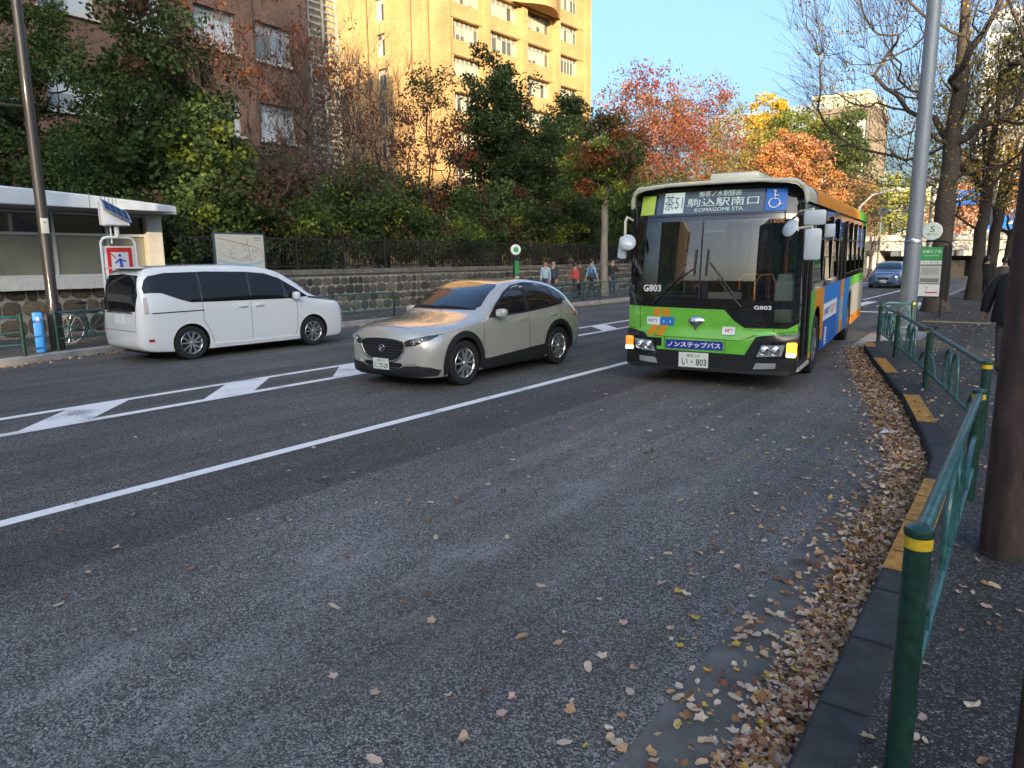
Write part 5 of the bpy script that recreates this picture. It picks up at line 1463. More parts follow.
# ------------------------------------------------------------------ street furniture
SW_Z = .15
def post_at(parent, x, y, cap_yellow=True, h=.80, r=.040):
    mb = MB(); mb.lathe([(r, 0), (r, h - .02)], n=20, c=(x, y, 0)); mb.lathe([(r + .004, h - .022), (r + .006, h - .012), (r + .002, h + .004), (r * .6, h + .014), (0, h + .016)], n=20, c=(x, y, 0))
    o = mb.build('post', M_GPOST, parent, smooth=True)
    if cap_yellow:
        m2 = MB(); m2.lathe([(r + .0018, h - .062), (r + .0018, h - .024)], n=20, c=(x, y, 0)); m2.build('reflective_band', M_YEL, o, smooth=True)
    return o
def rail_run(name, label, pts, group, arcs=True, kind='near', heights=None):
    """pipe guard rail: posts, top pipe, bottom pipe and the curved infill of each bay"""
    t = thing(name, label, 'guard rail', (pts[0][0], pts[0][1], SW_Z), 0, group)
    o0 = Vector((pts[0][0], pts[0][1]))
    L = [Vector(p) - o0 for p in pts]
    heights = heights or [.80] * len(L)
    for p, hh_ in zip(L, heights): post_at(t, p.x, p.y, kind == 'near', hh_)
    for i in range(len(L) - 1):
        a, b = L[i], L[i + 1]; d = b - a; n = d.length; d.normalize()
        A = lambda s, z: (a.x + d.x * s, a.y + d.y * s, z)
        mb = MB(); mb.tube([A(.0, heights[i] - .035), A(n, heights[i + 1] - .035)], .026 if kind == 'near' else .024, 12); mb.build('top_rail', M_GRAIL, t, smooth=True)
        mb = MB(); mb.tube([A(0, .23), A(n, .23)], .021, 10); mb.build('lower_rail', M_GRAIL, t, smooth=True)
        if arcs:
            mb = MB()
            # rising leaf-shaped hoops: two mirrored quarter loops to each bay
            for c0, s in ((n * .5, 1), (n * .5, -1)):
                hp = [A(c0 + s * (.12 + .26 * (1 - cos(t_))), .23 + .44 * sin(t_)) for t_ in [pi / 2 * i2 / 8 for i2 in range(9)]]
                hp = [A(c0 + s * .03, .23), A(c0 + s * .035, .45), A(c0 + s * .06, .58), A(c0 + s * .13, .66), A(c0 + s * .22, .69), A(c0 + s * .32, .65), A(c0 + s * .38, .56), A(c0 + s * .40, .42), A(c0 + s * .40, .23)]
                mb = MB(); mb.tube(hp, .016, 8); mb.build('infill_hoop', M_GRAIL, t, smooth=True)
                q = [A(c0 + s * (n * .5 - .04), .47), A(c0 + s * (n * .5 - .30), .46), A(c0 + s * (n * .5 - .50), .40), A(c0 + s * (n * .5 - .60), .32), A(c0 + s * (n * .5 - .62), .23)]
                mb = MB(); mb.tube(q, .016, 8); mb.build('infill_hoop', M_GRAIL, t, smooth=True)
    return t
G1 = 'green pipe guard rails along the pavements'
rail_run('guard_rail', 'nearest green pipe guard rail beside the leaf drift, post capped with a yellow band', [(-.235, 2.50), (-.27, 5.88)], G1, True, 'near', [.875, .80])
rail_run('guard_rail', 'long green guard rail bending away along the kerb with yellow blocks to the grey pole', [(-.31, 7.55), (-1.10, 10.72), (-1.90, 13.68), (-2.57, 16.11), (-2.10, 17.0)], G1)
rail_run('guard_rail', 'green rail at the left edge of the far pavement beside the blue bollard', [(-15.3, -1.0), (-15.6, 2.0), (-15.54, 5.2)], G1, True, 'far')
rail_run('guard_rail', 'short green rail in front of the leaning bicycle', [(-16.1, 6.0), (-16.25, 7.3), (-16.35, 9.3)], G1, True, 'far')
rail_run('guard_rail', 'green rail between the minivan nose and the silver crossover', [(-16.45, 11.2), (-16.45, 13.4), (-16.3, 15.7)], G1, True, 'far')
rail_run('guard_rail', 'long green rail in front of the people on the far pavement', [(-15.9, 20.2), (-15.6, 23.0), (-15.4, 25.8), (-15.4, 27.2), (-15.4, 30.0), (-15.4, 32.8), (-15.4, 35.6)], G1, True, 'far')

# blue bollard with a number
bo = thing('bollard', 'square blue bollard with a white 8 on the far pavement', 'bollard', (-16.05, 5.67, SW_Z))
mb = MB(); mb.box((0, 0, .40), (.17, .17, .80), rz=-.34, bev=.012); b_ = mb.build('body', mat('bollard_blue', (.03, .24, .62), .5, noise=.1), bo, smooth=True)
R_ = Matrix.Rotation(-.34, 3, 'Z')
text('numeral', '8', M_TEXTW, b_, R_ @ Vector((.09, 0, .66)), R_ @ Vector((0, 1, 0)), (0, 0, 1), .06, .10, .002, .02)
# dark lamp pole on the left
lpole = thing('lamp_pole', 'tall dark brown lamp pole in front of the pavilion', 'lamp pole', (-16.24, 6.05, SW_Z))
mb = MB(); mb.lathe([(.135, 0), (.13, .9), (.105, 1.0), (.10, 4), (.075, 9.5), (0, 9.5)], n=20); mb.build('pole', mat('pole_brown', (.028, .022, .020), .45, coat=.3), lpole, smooth=True)
mb = MB(); mb.box((.12, -.02, 2.50), (.03, .14, .30), bev=.01); bx_ = mb.build('label_box', mat('label_white', (.55, .56, .5), .6), lpole, smooth=True)
mb = MB(); mb.lathe([(0, .148), (.02, .148)], c=(-.01, -.02, 2.57), axis='X', n=10); mb.build('green_dot', mat('dot_green', (.05, .3, .1), .5), bx_)
mb = MB(); mb.tube([(0, 0, 4.78), (0, -.6, 4.75), (0, -1.4, 4.8)], .03, 8); mb.tube([(0, -.9, 4.75), (0, -.9, 4.4)], .02, 6); mb.build('bracket', M_IRON, lpole, smooth=True)
mb = MB(); mb.tube([(0, 0, 9.4), (.5, 0, 9.9), (1.8, 0, 10.1)], .05, 8); mb.box((2.0, 0, 10.08), (.7, .25, .12), bev=.03); mb.build('lamp_head', M_IRON, lpole, smooth=True)
# bicycle
bk = thing('bicycle', 'dark bicycle parked against the boulder wall behind the short rail', 'bicycle', (-17.0, 6.6, SW_Z), pi / 2 + .05)
def bwheel(x):
    r0 = empty('wheel', (x, 0, .34)); r0.parent = bk
    mb = MB(); mb.tube([Vector((.325 * cos(a), 0, .325 * sin(a))) for a in [2 * pi * i / 32 for i in range(33)]], .016, 6); mb.build('tyre', mat('bike_tyre', (.10, .10, .10), .8), r0, smooth=True)
    mb = MB(); mb.tube([Vector((.30 * cos(a), 0, .30 * sin(a))) for a in [2 * pi * i / 32 for i in range(33)]], .010, 6)
    for i in range(18):
        a = 2 * pi * i / 18; mb.tube([(.02 * cos(a + .6), .015 * (-1) ** i, .02 * sin(a + .6)), (.30 * cos(a), 0, .30 * sin(a))], .0022, 4)
    mb.lathe([(.025, -.03), (.025, .03)], axis='Y', n=10); mb.build('rim', M_SIL, r0)
bwheel(0); bwheel(1.06)
mb = MB()
for a, b in [((.0, .34), (.45, .30)), ((.45, .30), (.30, .80)), ((.45, .30), (.84, .72)), ((.34, .66), (.84, .72)), ((0, .34), (.34, .66)), ((.84, .72), (.88, .82)), ((.86, .68), (1.06, .34)), ((.30, .80), (.29, .88))]:
    mb.tube([(a[0], 0, a[1]), (b[0], 0, b[1])], .016, 6)
mb.build('frame', mat('bike_frame', (.02, .025, .035), .3, coat=.6), bk, smooth=True)
mb = MB(); mb.box((.27, 0, .90), (.26, .14, .05), bev=.02); mb.build('saddle', M_BLACK, bk, smooth=True)
mb = MB(); mb.tube([(.78, -.26, .98), (.90, -.20, 1.0), (.92, 0, .96), (.90, .20, 1.0), (.78, .26, .98)], .012, 6); mb.tube([(.88, 0, .82), (.92, 0, .96)], .012, 6); mb.build('handlebar', M_BLACK, bk, smooth=True)
mb = MB(); mb.box((1.12, 0, .86), (.30, .36, .24)); mb.build('basket', M_IRON, bk)
mb = MB(); mb.lathe([(.09, -.045), (.09, -.04)], c=(.45, 0, .30), axis='Y', n=16); mb.tube([(.45, -.08, .30), (.50, -.08, .16)], .012, 6); mb.tube([(.45, .08, .30), (.40, .08, .44)], .012, 6); mb.build('crank', M_IRON, bk)
# solar panel sign
sg = thing('solar_sign', 'white framed notice with a red border and a tilted solar panel on top', 'sign', (-17.3, 7.95, SW_Z))
mb = MB()
mb.tube([(0, -.38, 0), (0, -.38, 2.22), (0, -.33, 2.31), (0, -.24, 2.34), (0, .24, 2.34), (0, .33, 2.31), (0, .38, 2.22), (0, .38, 0)], .030, 8); mb.build('frame', M_WHITE, sg, smooth=True)
mb = MB(); mb.box((.0, 0, 1.62), (.04, .68, 1.05)); mb.build('board', mat('board_white', (.66, .67, .66), .5), sg)
mb = MB()
for (c, d) in [((0, 2.06), (.56, .10)), ((0, 1.48), (.56, .08)), ((-.24, 1.77), (.08, .5)), ((.24, 1.77), (.08, .5))]: mb.box((.027, c[0], c[1]), (.008, d[0], d[1]))
mb.build('red_border', mat('sign_red', (.55, .02, .02), .5), sg)
mb = MB()
P_ = lambda y, z: (.032, y, z)
mb.tube([P_(.0, 1.86), P_(.02, 1.72)], .028, 6); mb.tube([P_(.02, 1.72), P_(-.05, 1.58)], .018, 5); mb.tube([P_(.02, 1.72), P_(.08, 1.60)], .018, 5); mb.tube([P_(-.02, 1.84), P_(-.12, 1.76)], .014, 5); mb.tube([P_(.03, 1.84), P_(.13, 1.80)], .014, 5)
mb.tube([P_(.12, 1.54), P_(.20, 1.68)], .014, 5); mb.lathe([(0, .04), (.03, .036), (.032, .02)], c=(0, .0, 1.93), axis='X', n=12)
mb.build('figure_symbol', mat('symbol_blue', (.02, .06, .5), .5), sg)
mb = MB(); mb.tube([P_(-.20, 1.98), P_(-.09, 1.86)], .012, 5); mb.build('red_stroke', mat('sign_red', (.55, .02, .02), .5), sg)
mb = MB(); mb.tube([(0, 0, 2.34), (0, 0, 2.62)], .05, 10); mb.tube([(-.03, -.12, 2.2), (-.03, -.12, 2.7)], .018, 6); mb.build('stem', M_WHITE, sg, smooth=True)
bx_ = MB(); bx_.prism([(-.12, -.28), (.12, -.28), (.12, .26), (-.12, .26)], 2.60, 2.66)
vs = [(-.16, -.26, 2.62), (.18, -.26, 2.62), (.18, .26, 2.62), (-.16, .26, 2.62), (-.16, -.26, 3.12), (.02, -.26, 3.12), (.02, .26, 3.12), (-.16, .26, 3.12)]
vs = [(-.14, -.30, 2.62), (.16, -.30, 2.62), (.16, .24, 2.62), (-.14, .24, 2.62), (-.14, -.30, 3.14), (.02, -.30, 3.14), (.10, .24, 2.80), (-.14, .24, 2.80)]
bx_.add(vs, [(0, 3, 2, 1), (4, 5, 6, 7), (0, 1, 5, 4), (1, 2, 6, 5), (2, 3, 7, 6), (3, 0, 4, 7)]); bx_.build('battery_box', M_WHITE, sg)
mb = MB(); a, b, c, d = Vector((.02, -.32, 3.18)), Vector((.30, -.14, 2.98)), Vector((.34, .30, 2.70)), Vector((.05, .10, 2.90))
a = Vector((-.02, -.30, 3.20)); b = a + Vector((.17, 0, -.24)); c = b + Vector((.08, .54, -.30)); d = a + Vector((.08, .54, -.30))
n_ = (b - a).cross(d - a).normalized()
mb.add([a, b, c, d, a + n_ * .03, b + n_ * .03, c + n_ * .03, d + n_ * .03], [(0, 3, 2, 1), (4, 5, 6, 7), (0, 1, 5, 4), (1, 2, 6, 5), (2, 3, 7, 6), (3, 0, 4, 7)]); sp_ = mb.build('solar_panel', M_SIL, sg)
mb = MB()
for i in range(2):
    for j in range(4):
        q = lambda s, t_: a + (b - a) * s + (d - a) * t_ + n_ * .033
        s0, s1, t0, t1 = .06 + i * .45, .49 + i * .45, .05 + j * .23, .26 + j * .23
        mb.quad(q(s0, t0), q(s1, t0), q(s1, t1), q(s0, t1))
mb.build('solar_cells', mat('solar_blue', (.01, .02, .06), .15, coat=1), sp_)
mb = MB()
for i in range(5): mb.tube([(-.10 + i * .0, -.22 + i * .08, 3.1), (-.10, -.22 + i * .08, 3.34)], .006, 4)
mb.build('bird_spike', M_IRON, sg)
# map board
mpb = thing('map_board', 'cream neighbourhood map board standing in front of the iron fence', 'map board', (-18.5, 11.85, SW_Z))
mb = MB(); mb.box((0, 0, 2.04), (.08, 1.62, 1.06), bev=.015); mb.build('frame', mat('frame_slate', (.05, .07, .10), .4), mpb, smooth=True)
mb = MB()
for y in (-.6, .6): mb.box((0, y, .75), (.08, .08, 1.52))
mb.build('leg', M_IRON, mpb)
mb = MB(); mb.box((.042, 0, 2.04), (.01, 1.52, .97)); bd = mb.build('map_sheet', mat('map_cream', (.62, .59, .48), .5), mpb)
def mline(name, pts, r, m):
    """flat printed line"""
    L = line_poly(pts, r * 2); n = len(pts)
    vs = [(.0485 , y, z) for y, z in L]; mb = MB(); mb.add(vs, [(i, i + 1, 2 * n - 2 - i, 2 * n - 1 - i) for i in range(n - 1)])
    o = mb.build(name, m, bd)
    if o.data.polygons[0].normal.x < 0: o.data.flip_normals()
mline('river', [(-.72, 1.82), (-.45, 1.73), (-.1, 1.69), (.2, 1.68), (.55, 1.72), (.72, 1.78)], .022, mat('map_blue', (.25, .50, .66), .5))
mline('rail_line', [(-.70, 2.42), (-.3, 2.34), (.05, 2.27), (.4, 2.20), (.66, 2.12), (.72, 1.9)], .008, mat('map_red', (.55, .12, .10), .5))
mline('street', [(-.70, 2.06), (-.45, 1.9), (.0, 1.80), (.5, 1.85)], .006, mat('map_grey', (.3, .3, .3), .5))
mline('street', [(.2, 2.42), (.26, 2.1), (.32, 1.72)], .012, mat('map_grey', (.3, .3, .3), .5))
mb = MB(); r9 = random.Random(3)
for i in range(46):
    y, z = r9.uniform(-.62, .6), r9.uniform(1.86, 2.3)
    if z > 2.28 - y * .22: continue
    mb.box((.0475, y, z), (.002, r9.uniform(.03, .09), r9.uniform(.02, .06)))
mb.build('city_blocks', mat('map_block', (.48, .46, .44), .5), bd)
text('map_title', '案内図', M_TEXTK, bd, (.048, .55, 2.44), (0, 1, 0), (0, 0, 1), .22, .05, .002)
text('map_title', 'AREA MAP', M_TEXTK, bd, (.048, .55, 2.37), (0, 1, 0), (0, 0, 1), .22, .035, .002)
# bus stop sign across the street
bs = thing('bus_stop_pole', 'slim bus stop pole with a green dot disc on the far pavement', 'bus stop sign', (-16.0, 21.8, SW_Z))
mb = MB(); mb.box((0, 0, .95), (.09, .30, 1.9), bev=.02); mb.build('post', M_BLACK, bs, smooth=True)
Fm = Matrix.Rotation(radians(-35), 3, 'Z')
mb = MB(); mb.lathe([(0, .03), (.185, .03), (.20, .015), (.20, -.015), (.185, -.03), (0, -.03)], c=(0, 0, 2.12), axis='X', n=28, M=Fm); dsc = mb.build('disc', M_WHITE, bs, smooth=True)
mb = MB(); mb.lathe([(0, .034), (.105, .034)], c=(0, 0, 2.12), axis='X', n=24, M=Fm); fix_normals(mb.build('green_dot', mat('toei_green', (.05, .36, .10), .5), dsc))
mb = MB(); mb.box((.05, 0, 1.45), (.012, .24, .52)); mb.build('green_panel', mat('toei_green', (.05, .36, .10), .5), bs)
mb = MB(); mb.box((.05, 0, .90), (.012, .24, .50)); mb.build('timetable', mat('time_cream', (.6, .55, .5), .6), bs)
# bus stop on the near pavement
st_ = thing('bus_stop_sign', 'tall bus stop panel with a round 5 disc beside the grey pole', 'bus stop sign', (-2.50, 23.3, SW_Z), -.08)
mb = MB()
for x in (-.30, .30): mb.tube([(x, 0, 0), (x, 0, 2.02)], .028, 8)
mb.box((0, 0, 1.28), (.64, .10, 1.42)); mb.build('frame', M_BLACK, st_)
mb = MB(); mb.tube([(.42, 0, .45), (.42, 0, 2.03), (.36, 0, 2.12), (.2, 0, 2.15), (-.2, 0, 2.15)], .028, 8); mb.box((.40, 0, 1.28), (.10, .10, 1.5)); mb.build('post', M_BLACK, st_, smooth=True)
mb = MB(); mb.box((-.03, -.055, 1.80), (.54, .012, .36)); g_ = mb.build('green_panel', mat('toei_green', (.05, .36, .10), .5), st_)
text('panel_lettering', '本郷三丁目', M_TEXTW, g_, (-.03, -.062, 1.86), (1, 0, 0), (0, 0, 1), .46, .09, .003, .01)
text('panel_lettering', 'HONGO-SANCHOME', M_TEXTW, g_, (-.03, -.062, 1.75), (1, 0, 0), (0, 0, 1), .38, .035, .003)
mb = MB(); mb.box((-.03, -.055, 1.555), (.54, .012, .11)); w_ = mb.build('route_strip', M_WHITE, st_)
text('route_lettering', '茶51 駒込駅', M_PGREEN, w_, (-.03, -.062, 1.555), (1, 0, 0), (0, 0, 1), .42, .05, .003)
mb = MB(); mb.box((-.03, -.055, 1.22), (.54, .012, .50)); w_ = mb.build('timetable', mat('time_grey', (.55, .56, .52), .5), st_)
mb = MB(); 
for i in range(7): mb.box((-.03, -.064, 1.40 - i * .028), (.44, .004, .010))
mb.box((-.03, -.064, 1.06), (.46, .004, .11)); mb.build('printed_rows', mat('print_grey', (.22, .21, .18), .6), w_)
mb = MB(); mb.box((-.03, -.055, .78), (.54, .012, .34)); w_ = mb.build('notice', M_WHITE, st_)
mb = MB(); mb.box((.04, -.064, .72), (.30, .004, .035)); mb.build('red_bar', mat('notice_red', (.45, .05, .04), .5), w_)
mb = MB(); mb.tube([(-.16, -.064, .90), (-.05, -.064, .86), (-.10, -.064, .78)], .008, 4); mb.build('sketch_mark', mat('map_grey', (.3, .3, .3), .5), w_)
mb = MB(); mb.lathe([(0, -.03), (.235, -.03), (.25, -.015), (.25, .015), (.235, .03), (0, .03)], c=(-.07, 0, 2.42), axis='Y', n=32); dsc = fix_normals(mb.build('disc', mat('disc_white', (.72, .76, .70), .5), st_)); auto_smooth(dsc)
text('numeral', '5', mat('toei_green', (.05, .36, .10), .5), dsc, (-.07, -.032, 2.48), (1, 0, 0), (0, 0, 1), .12, .17, .003, .02)
text('disc_lettering', '都バス', mat('toei_green', (.05, .36, .10), .5), dsc, (-.07, -.032, 2.34), (1, 0, 0), (0, 0, 1), .24, .06, .003, .02)
# tall galvanised pole
gp = thing('steel_pole', 'tall grey galvanised lamp pole rising out of frame beside the bus stop panel', 'lamp pole', (-2.48, 19.15, SW_Z))
mb = MB(); mb.lathe([(.185, 0), (.18, 2.1), (.165, 2.4), (.155, 5), (.13, 11.5), (0, 11.5)], n=28); mb.build('pole', M_STEELG, gp, smooth=True)
mb = MB(); mb.lathe([(.186, 2.02), (.190, 2.04), (.190, 2.09), (.186, 2.11)], n=28); mb.box((-.0, -.18, 2.1), (.09, .05, .08), bev=.01); mb.build('clamp', M_SIL, gp, smooth=True)
mb = MB(); mb.tube([(0, 0, 11.3), (-.8, 0, 11.9), (-2.2, 0, 12.0)], .06, 8); mb.box((-2.5, 0, 12.0), (.8, .3, .14), bev=.04); mb.build('lamp_head', M_STEELG, gp, smooth=True)
mb = MB(); mb.lathe([(.25, 0), (.25, .06), (.22, .10)], n=24); mb.build('base_collar', M_APRON, gp, smooth=True)
# rusty pole on the right, and the dark one nearer
rust = bpy.data.materials.new('rusty_brown'); rust.use_nodes = True
nt_r = rust.node_tree; b_r = nt_r.nodes['Principled BSDF']; tc_r = nd(nt_r, 'ShaderNodeTexCoord')
mp_r = nd(nt_r, 'ShaderNodeMapping'); mp_r.inputs['Scale'].default_value = (9, 9, 2.2); nt_r.links.new(tc_r.outputs['Object'], mp_r.inputs['Vector'])
n1_r = nd(nt_r, 'ShaderNodeTexNoise', i_Scale=1.0, i_Detail=9.0, i_Roughness=.7); nt_r.links.new(mp_r.outputs[0], n1_r.inputs['Vector'])
cr_r = nd(nt_r, 'ShaderNodeValToRGB'); nt_r.links.new(n1_r.outputs[0], cr_r.inputs[0])
cr_r.color_ramp.elements[0].position = .34; cr_r.color_ramp.elements[0].color = (.014, .010, .010, 1)
cr_r.color_ramp.elements[1].position = .70; cr_r.color_ramp.elements[1].color = (.105, .060, .044, 1)
e_r = cr_r.color_ramp.elements.new(.52); e_r.color = (.050, .030, .026, 1)
nt_r.links.new(cr_r.outputs[0], b_r.inputs['Base Color']); b_r.inputs['Roughness'].default_value = .65
bp_r = nd(nt_r, 'ShaderNodeBump', i_Strength=.5, i_Distance=.01); nt_r.links.new(n1_r.outputs[0], bp_r.inputs['Height']); nt_r.links.new(bp_r.outputs[0], b_r.inputs['Normal'])
rp_ = thing('rusty_pole', 'thick rusty brown steel pole standing on the pavement beside the guard rail', 'pole', (-.025, 4.86, SW_Z))
mb = MB(); mb.lathe([(.122, 0), (.122, 7), (0, 7)], n=32); mb.build('pole', rust, rp_, smooth=True)
mb = MB(); mb.box((.075, -.100, 2.95), (.045, .03, 4.9), bev=.008); mb.build('seam_strip', rust, rp_)
mb = MB(); mb.lathe([(.128, 0), (.128, .012), (.122, .03)], n=28); mb.build('base_collar', mat('grime', (.03, .027, .024), .95, noise=.6, nscale=20), rp_, smooth=True)
dp = thing('dark_post', 'nearest dark brown post at the right edge of the view', 'post', (.115, 1.93, SW_Z))
mb = MB(); mb.box((0, 0, .75), (.115, .115, 1.5), bev=.012); mb.build('post', mat('post_brown', (.022, .015, .012), .6, noise=.3, nscale=12), dp)
mb = MB(); mb.box((0, 0, 1.52), (.135, .135, .05), bev=.01); mb.build('cap', mat('post_brown', (.022, .015, .012), .6), dp)
# far signals, lamps, road sign
sgn = thing('signal_mast', 'distant traffic signal mast with a long horizontal arm over the road', 'traffic signal', (-6.6, 58, .0))
mb = MB(); mb.lathe([(.11, 0), (.08, 9.2), (0, 9.2)], n=10); mb.build('pole', mat('mast_green', (.10, .13, .11), .5), sgn)
mb = MB(); mb.tube([(0, 0, 5.4), (-3.2, 0, 5.25)], .05, 6); mb.tube([(0, 0, 5.5), (1.6, 0, 5.6)], .05, 6); mb.build('arm', mat('mast_green', (.10, .13, .11), .5), sgn)
mb = MB()
for c_, d_ in (((-2.9, -.1, 5.05), (.9, .22, .32)), ((-1.3, -.1, 5.05), (.9, .22, .32)), ((-.1, -.2, 7.0), (.7, .3, .7)), ((.1, -.2, 6.3), (.4, .3, .4))):
    mb = MB(); mb.box(c_, d_, bev=.06); mb.build('signal_head', mat('signal_grey', (.10, .10, .11), .5), sgn, smooth=True)
for lab, x, y, h in (('slender grey lamp standard with a square head against the pale sky', -12.4, 74, 12.2),):
    t = thing('lamp_standard', lab, 'street lamp', (x, y, 0))
    mb = MB(); mb.lathe([(.12, 0), (.06, h), (0, h)], n=10); mb.build('pole', mat('mast_green', (.10, .13, .11), .5), t)
    mb = MB(); mb.box((0, -.1, h - 3.4), (.6, .4, .3), bev=.08); mb.box((0, -.1, h - 2.8), (.25, .3, .7), bev=.08); mb.build('lamp_head', mat('lamp_slate', (.16, .17, .17), .5), t, smooth=True)
cl = thing('curved_lamp', 'curved arm street lamp rising behind the rear of the bus', 'street lamp', (-12.2, 62, 0))
mb = MB(); mb.tube([(0, 0, 0), (0, 0, 4.6), (.3, 0, 5.8), (1.1, 0, 6.6), (2.4, 0, 6.9)], .07, 8); mb.build('pole', mat('mast_grey', (.45, .46, .46), .5), cl, smooth=True)
mb = MB(); mb.box((2.9, 0, 6.88), (1.1, .3, .16), bev=.05); mb.build('lamp_head', mat('mast_grey', (.45, .46, .46), .5), cl, smooth=True)
rs = thing('street_name_sign', 'small blue street name sign on the overpass approach', 'road sign', (-9.0, 74.6, 4.0))
mb = MB(); mb.box((0, 0, .2), (2.6, .08, .75)); mb.tube([(1.9, 0, -4), (1.9, 0, .6)], .07, 6); mb.tube([(1.9, 0, .2), (-1.2, 0, .2)], .05, 6); mb.build('board', mat('sign_paleblue', (.12, .30, .62), .5), rs)
text('sign_lettering', '本郷 3', M_TEXTW, rs, (0, -.045, .2), (1, 0, 0), (0, 0, 1), 1.9, .45, .003, .02)
ns = thing('no_parking_sign', 'round red and blue parking sign beyond the rear of the bus', 'road sign', (-13.4, 56, 0))
mb = MB(); mb.tube([(0, 0, 0), (0, 0, 3.2)], .04, 8); mb.build('pole', mat('mast_grey', (.45, .46, .46), .5), ns)
mb = MB(); mb.lathe([(0, -.03), (.42, -.03), (.42, .0)], c=(0, 0, 2.4), axis='Y', n=24); mb.build('disc', mat('sign_blue2', (.03, .06, .5), .5), ns)
mb = MB(); mb.lathe([(.33, -.04), (.42, -.04), (.42, .0)], c=(0, 0, 2.4), axis='Y', n=24); mb.lathe([(0, -.04), (.4, -.04)], c=(0, 0, 3.2), axis='Y', n=24); mb.build('red_disc', mat('sign_redpink', (.6, .12, .14), .5), ns)
# blue direction signs over the pavement beyond the trees
for lab, x, y, z, w, h in (('blue overhead direction sign seen between the tree trunks', -4.4, 62, 6.0, 3.4, 1.1), ('lower blue sign board between the tree trunks', -2.6, 60, 4.2, 2.6, 1.1)):
    t = thing('direction_sign', lab, 'road sign', (x, y, 0))
    mb = MB(); mb.box((0, 0, z), (w, .1, h)); b_ = mb.build('board', mat('sign_blue', (.01, .15, .60), .35), t)
    mb = MB(); mb.tube([(w * .4, .15, 0), (w * .4, .15, z + h / 2)], .10, 8); mb.build('pole', mat('mast_grey', (.45, .46, .46), .5), t)
    mb = MB()
    for i in range(3): mb.box((-w * .3 + i * w * .26, -.055, z + (.2 if i % 2 else -.1) * h), (w * .16, .006, h * .16))
    mb.build('sign_marks', M_WHITE, b_)
wp = thing('utility_pole', 'pale concrete pole between the dark tree trunks', 'pole', (-2.10, 42, SW_Z))
mb = MB(); mb.lathe([(.15, 0), (.12, 9), (0, 9)], n=12); mb.build('pole', mat('pole_pale', (.50, .47, .40), .8), wp)

# ------------------------------------------------------------------ blocks behind the viewer (they shade the street and show in the glass)
# unseen skyline added a hundred metres off to keep low sun off the street
shade_block('shade_tower', 'wide stone block added out of view to shade the left end of the street', -75, -10, 46, mat('tower_stone', (.42, .40, .36), .7), 16)
shade_block('shade_building', 'pale tiled block added out of view behind the viewer to shade the street', -9.5, 8.2, 42, mat('street_tile', (.45, .42, .38), .7), 6)
shade_block('shade_row', 'lower long block added out of view behind the viewer to shade the far road', 8.7, 85, 32, mat('street_tile2', (.42, .40, .37), .7), 18)
t_ = block('ribbed_building', 'tan ribbed tower standing far behind the viewer, mirrored in the bus windscreen', -46, -28, -110, -85, 38, mat('tan_clad', (.46, .34, .20), .7), strip='h')
t_ = block('long_building', 'long tan low block far behind the viewer, mirrored in the bus windscreen', -27, -2, -125, -108, 13, mat('tan_clad', (.46, .34, .20), .7), strip='h')

# ------------------------------------------------------------------ trees
def tubes_from_graph(P, par, R, min_r, bark, rng):
    """P nodes, par parents, R radii -> one mesh of tapering tubes"""
    N = len(P); kids = [[] for _ in range(N)]
    for i in range(1, N): kids[par[i]].append(i)
    V = []; F = []; C = []
    def tube(chain):
        r0 = R[chain[1]]; n = 8 if r0 > .08 else (6 if r0 > .03 else (4 if r0 > .012 else 3))
        pts = P[chain]; rr = np.array([R[c] for c in chain]); rr[0] = min(rr[0], rr[1] * 1.25)
        d = np.gradient(pts, axis=0); d /= np.maximum(np.linalg.norm(d, axis=1, keepdims=True), 1e-9)
        up = np.array([.37, .61, .7]); a = np.cross(d, up); a /= np.maximum(np.linalg.norm(a, axis=1, keepdims=True), 1e-9); b = np.cross(d, a)
        base = len(V); t = np.arange(n) * 2 * pi / n
        for i in range(len(chain)):
            rj = rr[i] * (1 + (rng.uniform(-.12, .12, n) if rr[i] > .05 else 0))
            ring = pts[i] + (np.outer(np.cos(t) * rj, a[i]) + np.outer(np.sin(t) * rj, b[i]))
            V.extend(ring.tolist())
            k_ = rng.uniform(.8, 1.2); C.extend([(bark[0] * k_, bark[1] * k_, bark[2] * k_, 1)] * n)
        for i in range(len(chain) - 1):
            for k_ in range(n):
                k2 = (k_ + 1) % n; F.append((base + i * n + k_, base + i * n + k2, base + (i + 1) * n + k2, base + (i + 1) * n + k_))
    stack = [(0, k_) for k_ in kids[0]]
    while stack:
        p, c = stack.pop(); chain = [p, c]
        while kids[chain[-1]]:
            ks = sorted(kids[chain[-1]], key=lambda q: -R[q])
            for q in ks[1:]: stack.append((chain[-1], q))
            chain.append(ks[0])
        if R[chain[1]] >= min_r: tube(chain)
    return V, F, C

